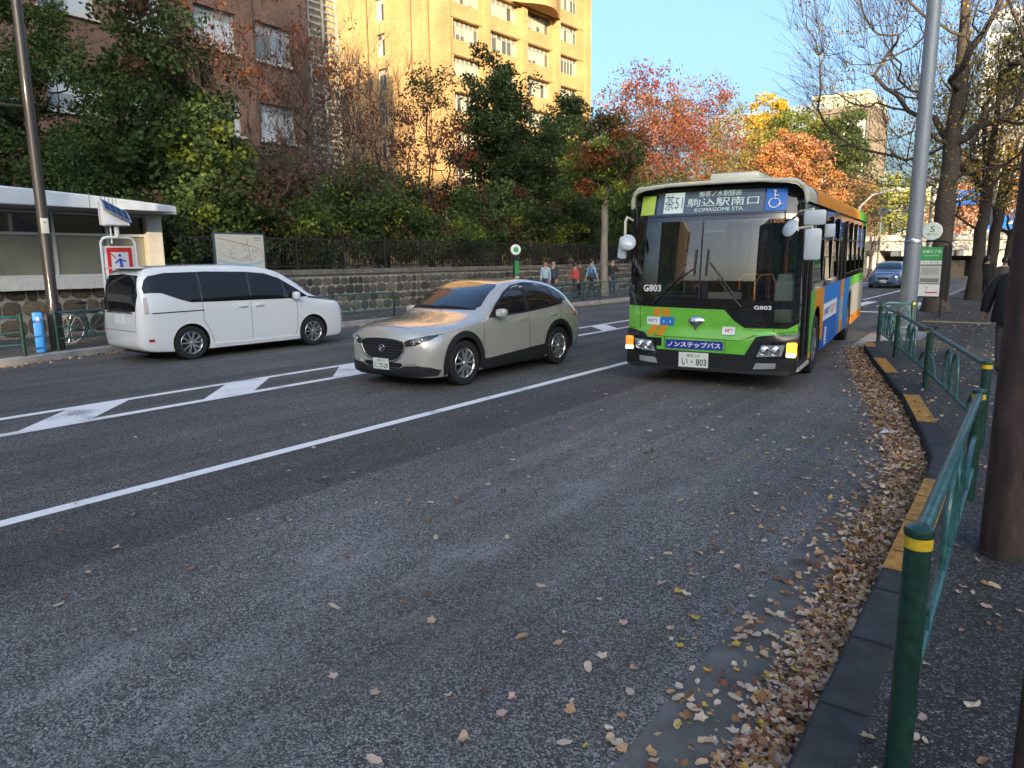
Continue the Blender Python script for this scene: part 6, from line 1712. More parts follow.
def leaf_cloud(centers, cols, n_per, sig, size, rng, droop=.3, shape='diamond'):
    K = len(centers); n = K * n_per
    c = np.repeat(centers, n_per, axis=0); col = np.repeat(cols, n_per, axis=0)
    off = rng.normal(0, 1, (n, 3)); off /= np.maximum(np.linalg.norm(off, axis=1, keepdims=True), 1e-6)
    off *= (rng.random((n, 1)) ** .45) * np.array(sig) * 1.7 * np.repeat(rng.uniform(.6, 1.25, (K, 1)), n_per, axis=0)
    p = c + off
    u = rng.normal(0, 1, (n, 3)); u[:, 2] -= droop; u /= np.linalg.norm(u, axis=1, keepdims=True)
    w = rng.normal(0, 1, (n, 3)) + off * .6; v = np.cross(u, w); v /= np.maximum(np.linalg.norm(v, axis=1, keepdims=True), 1e-6)
    s = size * rng.uniform(.6, 1.35, (n, 1))
    q = np.stack([p - u * s * .5, p + v * s * .33, p + u * s * .5, p - v * s * .33], axis=1).reshape(-1, 3)
    f = np.arange(n * 4).reshape(-1, 4)
    cc = col * rng.uniform(.7, 1.35, (n, 1)); cc = np.repeat(np.concatenate([cc, np.ones((n, 1))], axis=1), 4, axis=0)
    return q, f, cc

def quads_obj(name, q, f, c, m, parent):
    me = bpy.data.meshes.new(name); nv = len(q); nf = len(f)
    me.vertices.add(nv); me.vertices.foreach_set('co', q.astype(np.float32).ravel())
    me.loops.add(nf * 4); me.loops.foreach_set('vertex_index', f.astype(np.int32).ravel())
    me.polygons.add(nf); me.polygons.foreach_set('loop_start', np.arange(0, nf * 4, 4, dtype=np.int32))
    me.materials.append(m)
    at = me.color_attributes.new('Col', 'FLOAT_COLOR', 'POINT'); at.data.foreach_set('color', c.astype(np.float32).ravel())
    me.update(calc_edges=True); me.validate()
    o = bpy.data.objects.new(name, me); COL.objects.link(o); o.parent = parent
    return o

def tree(label, x, y, z0, H, cr, zc, rad, pal, seed, tips=120, lpc=50, size=.13, sig=.42, bark=(.07, .055, .045), leaf_frac=1.0, trunk_r=.14, twigs=0, lean=(0, 0), group=None, name='tree', fork=.45, leaf_zone=None, up=.25, cat='tree', droop=.3, leader=False):
    """pal: list of (weight, colour[, zmin, zmax]) in crown-relative height -1..1"""
    rng = np.random.default_rng(seed)
    t = thing(name, label, cat, (x, y, z0), 0, group)
    rx, ry, rz = rad
    top = Vector((cr[0], cr[1], zc))
    # trunk
    nt_ = 9; P = [np.zeros(3)]; par = [0]
    hf = max(.3, zc - rz * fork)
    for i in range(1, nt_ + 1):
        s = i / nt_; P.append(np.array([lean[0] * s + cr[0] * s * s + rng.normal(0, .03) * H * .05, lean[1] * s + cr[1] * s * s + rng.normal(0, .03) * H * .05, hf * s])); par.append(i - 1)
    # leader continues into the crown
    for i in range(1, 5):
        s = i / 5; P.append(np.array([cr[0] + rng.normal(0, .12), cr[1] + rng.normal(0, .12), hf + (zc + rz * .75 - hf) * s])); par.append(len(P) - 2)
    A = rng.normal(0, 1, (tips, 3)); A /= np.linalg.norm(A, axis=1, keepdims=True); A *= (rng.uniform(.15, 1, (tips, 1)) ** .5)
    # lumpy outline
    lob = rng.normal(0, 1, (7, 3)); lob /= np.linalg.norm(lob, axis=1, keepdims=True)
    f_ = .80 + .28 * np.max(A @ lob.T, axis=1, keepdims=True); A = A * f_
    A = A * np.array([rx, ry, rz]) + np.array([cr[0], cr[1], zc])
    A = A[A[:, 2] > max(.35, hf * .55)]
    base = np.array([cr[0], cr[1], hf]); A = A[np.argsort(np.linalg.norm(A - base, axis=1))]
    Pn = np.array(P); par = list(par); first_trunk = int(nt_ * .5)
    for a in A:
        cand = Pn[first_trunk:]; pv = Pn[np.array(par[first_trunk:])]
        dv = a - cand; d = np.linalg.norm(dv, axis=1); below = np.maximum(0, cand[:, 2] - a[2] + .0)
        hv = cand - pv; hv /= np.maximum(np.linalg.norm(hv, axis=1, keepdims=True), 1e-6)
        al = np.sum(hv * dv, axis=1) / np.maximum(d, 1e-6)
        cost = d * (1 + .75 * (1 - al)) + .7 * below + .10 * np.linalg.norm(cand - base, axis=1)
        j = int(np.argmin(cost)) + first_trunk; D = d[j - first_trunk]
        if D < .12: continue
        n = max(2, int(D / (.38 if H < 12 else .55))); p0 = Pn[j]; last = j; new = []
        for i in range(1, n + 1):
            s = i / n; q = p0 + (a - p0) * s; q = q + np.array([0, 0, -up * sin(pi * s) * D * .3]) + rng.normal(0, .05, 3) * D * .55 * (s < 1)
            new.append(q); par.append(last); last = len(Pn) + len(new) - 1
        Pn = np.vstack([Pn, np.array(new)])
    tipidx = [i for i in range(1, len(Pn)) if i not in set(par)]
    tip_nodes = np.array(tipidx)
    if twigs:
        # fine bare shoots
        src = np.concatenate([tip_nodes, rng.integers(nt_ + 2, len(Pn), len(tip_nodes) * 2)])
        new = []; c_ = np.array([cr[0], cr[1], zc - rz * .9])
        for s_ in src:
            for _ in range(twigs):
                o_ = Pn[s_] - c_; o_ /= max(np.linalg.norm(o_), .1); d = o_ + rng.normal(0, .40, 3) + np.array([0, 0, .45]); d /= np.linalg.norm(d)
                L_ = rng.uniform(.35, 1.15) * (H / 11); last = s_
                for i in (1, 2):
                    new.append(Pn[s_] + d * L_ * i / 2 + rng.normal(0, .05, 3) * L_); par.append(last); last = len(Pn) + len(new) - 1
        Pn = np.vstack([Pn, np.array(new)])
    # radii by the pipe rule
    N = len(Pn); R = np.zeros(N); acc = np.zeros(N); tip = .0048 if twigs else .009
    for i in range(N - 1, 0, -1):
        R[i] = acc[i] ** (1 / 2.6) if acc[i] > 0 else tip
        acc[par[i]] += R[i] ** 2.6
    R[0] = acc[0] ** (1 / 2.6); k_ = trunk_r / max(R[1], 1e-6)
    R = tip + (trunk_r - tip) * np.clip((R - tip) / max(R[1] - tip, 1e-6), 0, 1) ** 1.55
    if leader:
        for i in range(nt_ + 1, nt_ + 5): R[i] = max(R[i], trunk_r * (.88 - .17 * (i - nt_)))
        for i in range(1, nt_ + 1): R[i] = max(R[i], trunk_r * (1 - .12 * i / nt_))
    for i in range(0, 4): R[i] *= (1.55, 1.22, 1.08, 1.0)[i]
    V, F, C = tubes_from_graph(Pn, par, R, 0, bark, rng)
    o = mesh_obj('trunk', V, F, BARK, t, smooth=True, cols=C)
    # leaves
    if leaf_frac > 0 and lpc > 0:
        cen = Pn[tip_nodes]; extra = A[rng.integers(0, len(A), int(len(A) * .5))] + rng.normal(0, .3, (int(len(A) * .5), 3)); cen = np.vstack([cen, extra])
        keep = rng.random(len(cen)) < leaf_frac; cen = cen[keep]
        hrel = (cen[:, 2] - zc) / rz
        cols = []; ok = []
        for i, c_ in enumerate(cen):
            opts = [q for q in pal if len(q) < 4 or q[2] <= hrel[i] <= q[3]]
            if not opts: ok.append(False); cols.append((0, 0, 0)); continue
            w_ = np.array([q[0] for q in opts]); ch = opts[rng.choice(len(opts), p=w_ / w_.sum())]
            if ch[1] is None: ok.append(False); cols.append((0, 0, 0)); continue
            ok.append(True); cols.append(ch[1])
        ok = np.array(ok)
        if ok.any():
            q, f, cc = leaf_cloud(cen[ok], np.array(cols)[ok], lpc, (sig, sig, sig * .75), size, rng, droop)
            quads_obj('crown', q, f, cc, LEAF, t)
    return t
DG = (.055, .088, .028); DG2 = (.036, .058, .022); MG = (.095, .14, .034); YG = (.24, .28, .04); OL = (.17, .15, .035); OR = (.30, .10, .03); RD = (.23, .045, .03); BR = (.15, .08, .045)
GY = (.55, .36, .03); GO = (.40, .27, .04); OP = (.46, .22, .10)
GT = 'trees behind the iron fence'
tree('dense dark evergreen above the left end of the pavilion roof', -25.0, 7.0, 1.5, 9.5, (0, 0), 4.9, (2.0, 2.0, 4.0), [(3, DG), (1, DG2), (1, OL)], 1, 120, 157, 0.123, .42, group=GT)
tree('tall feathery evergreen rising behind the dark lamp pole', -25.0, 10.1, 1.5, 9.8, (0, 0), 5.1, (2.3, 2.3, 4.2), [(3, (.055, .095, .022)), (2, MG), (1, DG)], 2, 170, 192, 0.112, .38, group=GT)
tree('dark glossy evergreen with brownish top shoots right of the pavilion', -24.2, 12.6, 1.5, 10, (0, 0), 5.0, (1.7, 1.6, 4.3), [(3, DG), (2, MG, -1, .4), (1, (.10, .06, .03), .3, 1.5)], 3, 120, 122, 0.168, .40, group=GT)
tree('broad leaved evergreen with pale yellow green patches', -23.0, 13.8, 1.5, 6, (0, 0), 3.0, (1.4, 1.5, 2.2), [(3, MG), (2, YG), (2, DG)], 4, 80, 105, 0.179, .34, group=GT)
tree('nearly bare maple with orange leaves at its top in front of the red brick building', -23.5, 15.95, 1.5, 9.3, (.1, .2), 5.6, (3.2, 3.4, 4.0), [(1, None), (2, OR, .25, 2), (1, BR, .1, 2), (1, RD, .45, 2), (5, None, -2, .2)], 5, 420, 20, .12, .32, bark=(.10, .075, .062), leaf_frac=.9, trunk_r=.12, twigs=4, group=GT, fork=.95)
tree('bare grey tree with red buds in front of the stair tower', -22.6, 18.9, 1.5, 10.5, (0, .3), 6.0, (2.5, 2.9, 4.2), [(5, None), (1, RD, 0, 2), (1, BR)], 6, 220, 10, 0.110, .28, bark=(.13, .10, .09), leaf_frac=.7, trunk_r=.09, twigs=4, group=GT, fork=.95)
tree('leafless tree with spreading limbs before the ochre block', -24.0, 22.8, 1.5, 9.5, (0, 0), 5.4, (2.7, 3.0, 3.8), [(6, None), (1, BR), (1, OR)], 7, 330, 8, 0.120, .30, bark=(.085, .062, .052), leaf_frac=.6, trunk_r=.13, twigs=4, group=GT, fork=.95)
tree('slim tree with a green top and red lower leaves', -24.0, 25.8, 1.5, 10, (0, 0), 6.0, (1.9, 2.2, 3.8), [(2, DG, .3, 2), (1, BR, .2, 2), (3, RD, -2, .25), (2, None, -2, .3), (1, BR, -2, .1)], 8, 130, 40, 0.140, .34, bark=(.075, .055, .045), trunk_r=.12, twigs=1, group=GT, fork=.9)
tree('tall dark evergreen with open lower limbs in the middle of the row', -25.0, 32.4, 1.5, 11.6, (0, 0), 7.0, (2.2, 2.5, 4.4), [(4, DG), (2, (.042, .066, .022)), (1, DG2)], 9, 150, 166, 0.168, .46, group=GT, trunk_r=.18, fork=.8)
tree('dark evergreen slightly lower beside the tall one', -25.0, 36.5, 1.5, 10, (0, 0), 5.8, (2.1, 2.4, 3.7), [(4, DG), (2, (.042, .066, .022))], 10, 120, 157, 0.168, .46, group=GT, trunk_r=.16, fork=.8)
tree('rounded dark evergreen before the right edge of the ochre block', -26.0, 40.6, 1.5, 11, (0, 0), 6.4, (2.3, 2.6, 4.2), [(4, DG), (2, (.042, .066, .022)), (1, DG2)], 11, 140, 166, 0.179, .48, group=GT, trunk_r=.17, fork=.8)
tree('tall russet and green tree between the glossy evergreen and the nearly bare maple', -25.5, 15.0, 1.5, 10.5, (0, -.2), 6.2, (1.7, 1.5, 3.6), [(3, MG), (3, DG), (2, BR, .2, 2), (1, OR, .3, 2)], 70, 120, 80, .14, .40, group=GT, trunk_r=.13, fork=.85)
tree('thin russet maple close in front of the stair tower', -25.0, 20.2, 1.5, 10.5, (0, .2), 6.2, (2.3, 2.3, 3.8), [(3, BR), (2, OR), (1, RD), (3, None)], 71, 240, 22, .13, .34, bark=(.10, .08, .07), leaf_frac=.8, group=GT, trunk_r=.11, fork=.9, twigs=3)
# shrubs close behind the fence
sr = random.Random(21)
GS = 'evergreen shrubs crowding the iron fence'
slab = ['glossy dark evergreen shrub pressed against the fence beside the pavilion pillar', 'dark shrub behind the map board', 'leafy green shrub right of the map board', 'shrub at the foot of the orange topped maple', 'rounded shrub under the bare grey tree', 'shrub with pale new leaves behind the fence', 'broad dark shrub under the leafless tree', 'shrub below the slim red leaved tree', 'tall dense shrub behind the fence above the crossover bonnet', 'dark shrub above the crossover roof', 'shrub behind the green dot bus stop', 'shrub behind the walking people', 'dark shrub left of the pale street trunk', 'last shrub before the bus']
for i, lab in enumerate(slab):
    y = 11.6 + i * 2.45 + (i * .12); h = sr.uniform(1.9, 3.6) + i * .10
    pal = [(3, DG), (1, DG2), (3, MG), (.7, YG), (.8, BR)] + ([(1.2, YG)] if i in (0, 2, 5, 9) else []) + ([(.6, (.12, .05, .03))] if i in (7, 10) else [])
    tree(lab, -21.9 + sr.uniform(-.4, .2), y, 1.5, h, (0, 0), h * .55, (1.15, 1.7, h * .52), pal, 100 + i, 60, 105, .15, .44, group=GS, name='shrub', trunk_r=.05, cat='shrub', fork=.9)
for i, (x, y, lab) in enumerate([(-27.5, 14, 'deep green shrub far back behind the maple'), (-27.5, 19, 'deep green shrub far back under the bare tree'), (-28.0, 26, 'deep green shrub far back at the foot of the stair tower'), (-28.5, 33, 'deep green shrub far back below the tall evergreen'), (-28, 46, 'deep green shrub far back at the end of the row'), (-26, 8, 'deep green shrub behind the pavilion')]):
    tree(lab, x, y, 1.5, 5, (0, 0), 2.6, (1.9, 3.0, 2.6), [(3, DG), (1, DG2), (1.5, MG), (1.5, BR)], 130 + i, 80, 122, 0.190, .55, group=GS, name='shrub', trunk_r=.06, cat='shrub', fork=.9)
# pavement tree with the pale trunk
tree('street tree with a pale straight trunk and green and orange leaves left of the bus', -16.9, 30.2, .15, 8.5, (0, 0), 6.3, (1.9, 2.1, 2.3), [(4, MG), (2, OR), (1, YG), (1, BR)], 40, 110, 105, 0.157, .36, bark=(.24, .21, .17), trunk_r=.17, fork=.7)
GF = 'autumn trees beyond the bus roof'
tree('tall orange red autumn tree just left of the bus roof', -22.5, 46.5, 1.5, 13, (0, 0), 8.0, (4.0, 4.2, 5.4), [(4, OR), (2, RD), (2, BR), (2, None), (2, MG, -2, -.3)], 41, 320, 48, .18, .55, bark=(.10, .08, .065), trunk_r=.18, twigs=2, group=GF, fork=.9)
tree('crimson topped autumn tree behind the bus roof', -23.5, 57.0, 1.5, 14, (0, 0), 8.8, (4.2, 4.6, 5.8), [(4, RD, .0, 2), (2, OR), (2, None), (2, OL), (2, BR)], 42, 320, 48, .18, .60, bark=(.10, .08, .065), trunk_r=.2, twigs=2, group=GF, fork=.9)
tree('olive yellow thinning tree behind the bus roof unit', -22.8, 66, 1.5, 14, (0, 0), 8.2, (4.0, 4.4, 5.6), [(3, OL), (3, (.32, .27, .05)), (1, BR), (1.5, None)], 43, 320, 48, .18, .62, bark=(.12, .095, .075), trunk_r=.2, twigs=2, group=GF, fork=.9)
tree('brownish bare tree between the olive tree and the orange round tree', -21.0, 62, .15, 10, (0, 0), 6.8, (2.6, 2.8, 3.9), [(3, BR), (2, (.32, .27, .05)), (2, None)], 44, 220, 36, .17, .5, bark=(.12, .095, .075), trunk_r=.14, twigs=2, group=GF, fork=.9)
tree('bright yellow ginkgo spire against the sky', -24.5, 78, 1.5, 17, (0, 0), 12.0, (2.2, 2.3, 5.2), [(5, GY), (1, GO)], 45, 130, 105, 0.291, .50, group=GF, trunk_r=.2)
tree('pale green sunlit tree in front of the blue grey office block', -20.0, 74, .5, 16, (0, 0), 11.0, (4.0, 4.2, 4.6), [(4, (.19, .20, .03)), (2, (.11, .14, .03)), (1, MG)], 46, 190, 122, 0.269, .62, group=GF, trunk_r=.22)
tree('round orange pink tree above the bus roof', -17.2, 61.5, .15, 11.5, (0, 0), 7.4, (3.7, 3.7, 4.0), [(5, OP), (2, (.45, .20, .06)), (1, (.35, .18, .09))], 47, 230, 105, 0.190, .46, group=GF, trunk_r=.18, twigs=1)
tree('dark green tree with open limbs in front of the finned block', -15.2, 70, .15, 15, (0, 0), 10.4, (2.3, 2.6, 4.0), [(4, DG), (2, MG)], 48, 90, 105, 0.269, .50, group=GF, trunk_r=.2, fork=.9)
tree('low dark green tree at the foot of the finned block', -14.6, 74, .15, 10, (0, 0), 6.6, (2.2, 2.4, 2.4), [(4, DG), (2, MG)], 52, 80, 105, 0.246, .50, group=GF, trunk_r=.16)
tree('thin tan orange tree above the rear of the bus', -12.9, 64, .15, 8.5, (0, 0), 5.6, (2.3, 2.3, 3.0), [(4, (.42, .24, .10)), (2, BR), (1, None)], 49, 150, 36, 0.160, .40, bark=(.16, .12, .09), group=GF, trunk_r=.12, twigs=2, fork=.9)
tree('yellow green tree behind the signal arm', -14.0, 90, .15, 11, (0, 0), 7.2, (4.2, 4.2, 3.6), [(4, (.34, .33, .06)), (2, YG), (1, DG)], 50, 150, 50, 0.260, .7, group=GF, trunk_r=.18)
tree('bare brown tree beside the overpass abutment', -11.6, 66, .15, 5.6, (0, 0), 3.7, (2.1, 2.1, 2.0), [(2, BR), (3, None)], 51, 120, 14, 0.140, .4, bark=(.12, .085, .065), group=GF, trunk_r=.12, twigs=2, fork=.95)
tree('orange red tree above the overpass parapet', -7.6, 92, .15, 9, (0, 0), 6.2, (3.8, 3.8, 3.0), [(4, (.50, .20, .12)), (2, OP)], 53, 130, 40, 0.240, .6, group=GF, trunk_r=.18, twigs=1)
tree('dark evergreen filling the far end of the row', -27, 52, 1.5, 9, (0, 0), 5.0, (3, 4, 4), [(4, DG), (2, DG2), (1, OL)], 54, 120, 105, 0.246, .6, group=GF, trunk_r=.16)
tree('mottled green brown tree low behind the bus', -20.5, 42, .15, 7, (0, 0), 4.4, (2.0, 3.0, 2.9), [(4, DG), (2, MG), (2, BR), (1, OR)], 55, 110, 105, 0.190, .5, group=GF, trunk_r=.12)
tree('rust brown tree low behind the bus roof', -20.5, 52, .15, 8, (0, 0), 5.0, (2.4, 3.4, 3.4), [(3, BR), (3, OR), (2, OL)], 56, 130, 50, 0.190, .5, group=GF, trunk_r=.12)
# the row on the near pavement
GN = 'ginkgo trees on the near pavement'
tree('large gnarled ginkgo with a thick furrowed trunk and bare upper branches', -2.58, 26.0, .15, 15, (.0, .1), 8.6, (4.9, 4.9, 5.6), [(6, None), (.5, GO, -.1, 2), (1.2, BR, -.1, 2), (5, GO, -2, -.15), (4, (.24, .21, .04), -2, -.15)], 60, 640, 26, .085, .45, bark=(.085, .068, .055), leaf_frac=.9, trunk_r=.27, twigs=5, group=GN, fork=.62, leader=True)
tree('second ginkgo along the pavement, its crown olive yellow', -2.1, 33.6, .15, 12, (.1, .1), 7.2, (3.3, 3.3, 4.0), [(4, GO), (3, (.26, .21, .04)), (1, None), (1, OL)], 61, 200, 46, 0.110, .42, bark=(.06, .05, .042), trunk_r=.22, twigs=2, group=GN, fork=.8, leader=True)
tree('third darker ginkgo further along the pavement', -1.9, 39.5, .15, 12, (.1, .1), 7.4, (3.4, 3.4, 4.0), [(4, (.26, .21, .04)), (3, OL), (1, GO)], 62, 190, 46, 0.120, .46, bark=(.045, .038, .032), trunk_r=.22, twigs=1, group=GN, fork=.8)
tree('orange leaved tree far along the near pavement', -1.7, 50, .15, 11, (.2, 0), 6.2, (3.6, 3.6, 3.8), [(4, (.45, .22, .06)), (2, BR), (1, None)], 63, 180, 46, 0.160, .5, bark=(.05, .04, .035), trunk_r=.22, twigs=1, group=GN, fork=.8)
tree('distant orange brown tree at the end of the pavement', -2.2, 68, .15, 10, (.2, 0), 6.0, (4.2, 3.6, 4.0), [(4, (.48, .24, .08)), (2, BR), (1, None)], 64, 150, 46, 0.200, .6, bark=(.05, .04, .035), trunk_r=.22, twigs=1, group=GN, fork=.8)
tree('dark evergreen at the right edge of the view above the rusty pole', .9, 30, .15, 12, (0, 0), 8.6, (2.3, 2.3, 3.0), [(4, DG), (2, MG), (1, GO)], 65, 120, 122, 0.168, .42, trunk_r=.22, group=GN)

# ------------------------------------------------------------------ fallen leaves
lr = np.random.default_rng(11)
PALL = np.array([(.58, .40, .24), (.48, .28, .14), (.66, .52, .38), (.32, .16, .07), (.20, .09, .05), (.62, .42, .07), (.42, .20, .14), (.52, .36, .28), (.15, .085, .05), (.60, .50, .38)])
PW = np.array([.16, .15, .15, .13, .11, .05, .06, .09, .06, .05]); PW = PW / PW.sum()
def leaf_shape(rng, kind):
    if kind == 0:   # lobed
        rs = [1, .62, .88, .55, .70, .60, .72, .52, .92, .60]; a = np.linspace(0, 2 * pi, 10, endpoint=False) + pi / 2
        pts = np.stack([np.cos(a) * rs, np.sin(a) * rs], 1) * np.array([1, 1.05])
    elif kind == 1:  # oval, pointed
        a = np.linspace(0, 2 * pi, 9, endpoint=False) + pi / 2; r = .62 + .38 * np.abs(np.sin(a)) ** 2; pts = np.stack([np.cos(a) * r * .8, np.sin(a) * r], 1)
    else:            # fan
        a = np.radians([-90, -20, 5, 35, 65, 90, 115, 145, 175, 200]); r = np.array([.5, .55, .85, .95, 1, .72, 1, .95, .85, .55]); pts = np.stack([np.cos(a) * r, np.sin(a) * r], 1)
    pts = pts * rng.uniform(.85, 1.1, (len(pts), 1))
    z = rng.uniform(.1, .5) * (pts[:, 0] ** 2) + rng.uniform(-.1, .35) * pts[:, 1] ** 2 + rng.normal(0, .07, len(pts))
    v = np.vstack([np.column_stack([pts, z]), [[0, 0, 0]]]); n = len(pts)
    return v, [(i, (i + 1) % n, n) for i in range(n)]
kx = np.array([p[1] for p in KERB]); kk = np.array([p[0] for p in KERB])
def kerb_x(y): return np.interp(y, kx, kk)
def litter_w(y): return np.interp(y, [0, 2.75, 4.45, 6.3, 8, 10.1, 13, 15.5, 16.5], [.30, .33, .38, .44, .50, .54, .50, .40, .30])
L_ = []   # x, y, z, size
n = 21000
ys = lr.uniform(1.6, 16.4, n); w = litter_w(ys); u_ = lr.beta(1.0, 1.55, n)
xs = kerb_x(ys) - .02 - u_ * w * .80 - (.4 * lr.random(n) ** 14)
pile = np.clip(1 - u_, 0, 1)
keep = lr.random(n) < np.clip((1.25 - u_ * .9), 0, 1)
dep = lr.random(n) * .055 * np.interp(pile, [0, .3, 1], [0, .5, 1])
zs_ = .006 + dep
L_ += [(x, y, z, s) for x, y, z, s, k_ in zip(xs, ys, zs_, lr.uniform(.009, .030, n), keep) if k_]
# scattered on the lane
for cnt, x0, x1, y0, y1, pw, z in ((190, -1.2, -6.0, 1.4, 9, 1.4, .003), (300, -1.1, -4.2, 6, 17, 1.5, .003), (24, -6, -10, 2, 12, 1, .003), (170, -.36, 1.0, 1.8, 9, 1, .153), (900, -1.6, .6, 8.5, 22, 1, .153), (700, -3.0, .2, 20, 42, 1, .153), (150, -1.0, -1.9, 2, 8, 2.2, .006)):
    t_ = lr.random(cnt) ** pw; xx = x0 + (x1 - x0) * t_; yy = lr.uniform(y0, y1, cnt)
    for x, y in zip(xx, yy):
        if z > .1:
            if y < 17 and x < kerb_x(y) + .05: continue
        elif x > kerb_x(min(y, 16)) - .05: continue
        L_.append((x, y, z + .004, lr.uniform(.017, .033)))
# along the far kerb and on the far pavement
for i in range(2600):
    y = lr.uniform(1, 34); fx = np.interp(y, [p[1] for p in FARK], [p[0] for p in FARK]); L_.append((fx + .04 + .34 * lr.random() ** 1.7, y, .008 + .02 * lr.random(), lr.uniform(.02, .036)))
for i in range(1500):
    y = lr.uniform(1, 36); L_.append((lr.uniform(-19.6, -16.4), y, .158, lr.uniform(.02, .036)))
L_ = np.array(L_)
rel = L_[:, :3] - np.array([0, 0, 1.887]); F_ = np.array(CAM_F); R_v = np.array(CAM_R); U_v = np.array(CAM_U)
dep = rel @ F_; px = 512 + 704.6 * (rel @ R_v) / dep; py = 384 - 704.6 * (rel @ U_v) / dep
inview = (dep > .5) & (px > 4) & (px < 1000) & (py > 0) & (py < 762)
score = np.where(inview, L_[:, 3] / np.maximum(dep, .1), 0)
# leaves alone on the asphalt count before those buried in the drift
score = np.where((L_[:, 2] < .02) | (L_[:, 2] > .12), score * 1.6, score)
order = np.argsort(-score); solo = order[:298]; rest = order[298:]
temps = []
for i in range(30):
    v, f = leaf_shape(lr, i % 3); c = PALL[lr.choice(len(PALL), p=PW)] * lr.uniform(.85, 1.15)
    me = bpy.data.meshes.new('fallen_leaf'); me.from_pydata([tuple(a) for a in v], [], f); me.materials.append(LITTER)
    at = me.color_attributes.new('Col', 'FLOAT_COLOR', 'POINT'); at.data.foreach_set('color', np.tile(np.append(c, 1), len(v)).astype(np.float32))
    temps.append(me)
temps.sort(key=lambda me: -sum(me.color_attributes['Col'].data[0].color[:3]))
for i in solo:
    x, y, z, s = L_[i]; o = bpy.data.objects.new('fallen_leaf', temps[int(lr.integers(0, 20 if (z < .02 or z > .12) else 30))]); COL.objects.link(o)
    tilt = .25 if z < .02 or z > .12 else .7
    o.location = (x, y, z + s * .18); o.rotation_euler = (lr.normal(0, tilt * .6), lr.normal(0, tilt * .6), lr.uniform(0, 6.28)); o.scale = (s * 1.15,) * 3
    tag(o, 'small dry autumn leaf lying loose on the street', 'leaf', 'fallen leaves')
V = []; F = []; C = []
for i in rest:
    x, y, z, s = L_[i]
    v, f = leaf_shape(lr, int(lr.integers(0, 3))); a, b, c = lr.normal(0, .42), lr.normal(0, .42), lr.uniform(0, 6.28)
    if z < .012 or z > .12: a *= .4; b *= .4
    Rm = np.array(Matrix.Rotation(c, 3, 'Z') @ Matrix.Rotation(a, 3, 'X') @ Matrix.Rotation(b, 3, 'Y'))
    w_ = (v * s) @ Rm.T + np.array([x, y, z + s * .2]); w_[:, 2] = np.maximum(w_[:, 2], (.1535 if z > .12 else .0065)); nb = len(V)
    V.extend(w_.tolist()); F.extend([(p + nb, q + nb, r + nb) for p, q, r in f])
    col = PALL[lr.choice(len(PALL), p=PW)] * lr.uniform(.75, 1.15); C.extend([tuple(col) + (1,)] * len(v))
o = mesh_obj('fallen_leaves', V, F, LITTER, None, cols=C); o['kind'] = 'stuff'
# a crumpled wrapper in the drift
o = MB(); o.add([(0, 0, .03), (.10, .02, .05), (.13, .09, .03), (.03, .10, .055), (.06, .05, .075)], [(0, 1, 4), (1, 2, 4), (2, 3, 4), (3, 0, 4)]); o = o.build('plastic_wrapper', mat('wrapper', (.5, .52, .55), .3)); o.location = (-1.22, 8.1, .02)
tag(o, 'crumpled clear wrapper lying on the leaf drift', 'litter')

# ------------------------------------------------------------------ people
def skin_mesh(name, nodes, edges, mats, classify, parent=None):
    """nodes: [(pos, radius)], grown into one continuous surface"""
    me = bpy.data.meshes.new(name); me.from_pydata([n[0] for n in nodes], edges, []); me.materials.append(mats[0])
    o = bpy.data.objects.new(name, me); COL.objects.link(o)
    md = o.modifiers.new('s', 'SKIN'); md.use_smooth_shade = True; md.branch_smoothing = .4
    for i, n in enumerate(nodes):
        r = n[1]; r = r if isinstance(r, tuple) else (r, r)
        o.data.skin_vertices[0].data[i].radius = r
    o.data.skin_vertices[0].data[0].use_root = True
    s = o.modifiers.new('u', 'SUBSURF'); s.levels = 2; s.render_levels = 2
    bpy.context.view_layer.update(); dg = bpy.context.evaluated_depsgraph_get()
    m2 = bpy.data.meshes.new_from_object(o.evaluated_get(dg)); o.modifiers.clear(); o.data = m2
    m2.materials.clear()
    for mm in mats: m2.materials.append(mm)
    segs = [(np.array(nodes[a][0]), np.array(nodes[b][0]), classify(a, b)) for a, b in edges]
    for p in m2.polygons:
        c = np.array(p.center); best = 9; bi = 0
        for a, b, k_ in segs:
            ab = b - a; t_ = np.clip(np.dot(c - a, ab) / max(np.dot(ab, ab), 1e-9), 0, 1); d = np.linalg.norm(c - a - ab * t_)
            if d < best: best = d; bi = k_
        p.material_index = bi; p.use_smooth = True
    if parent: o.parent = parent
    return o
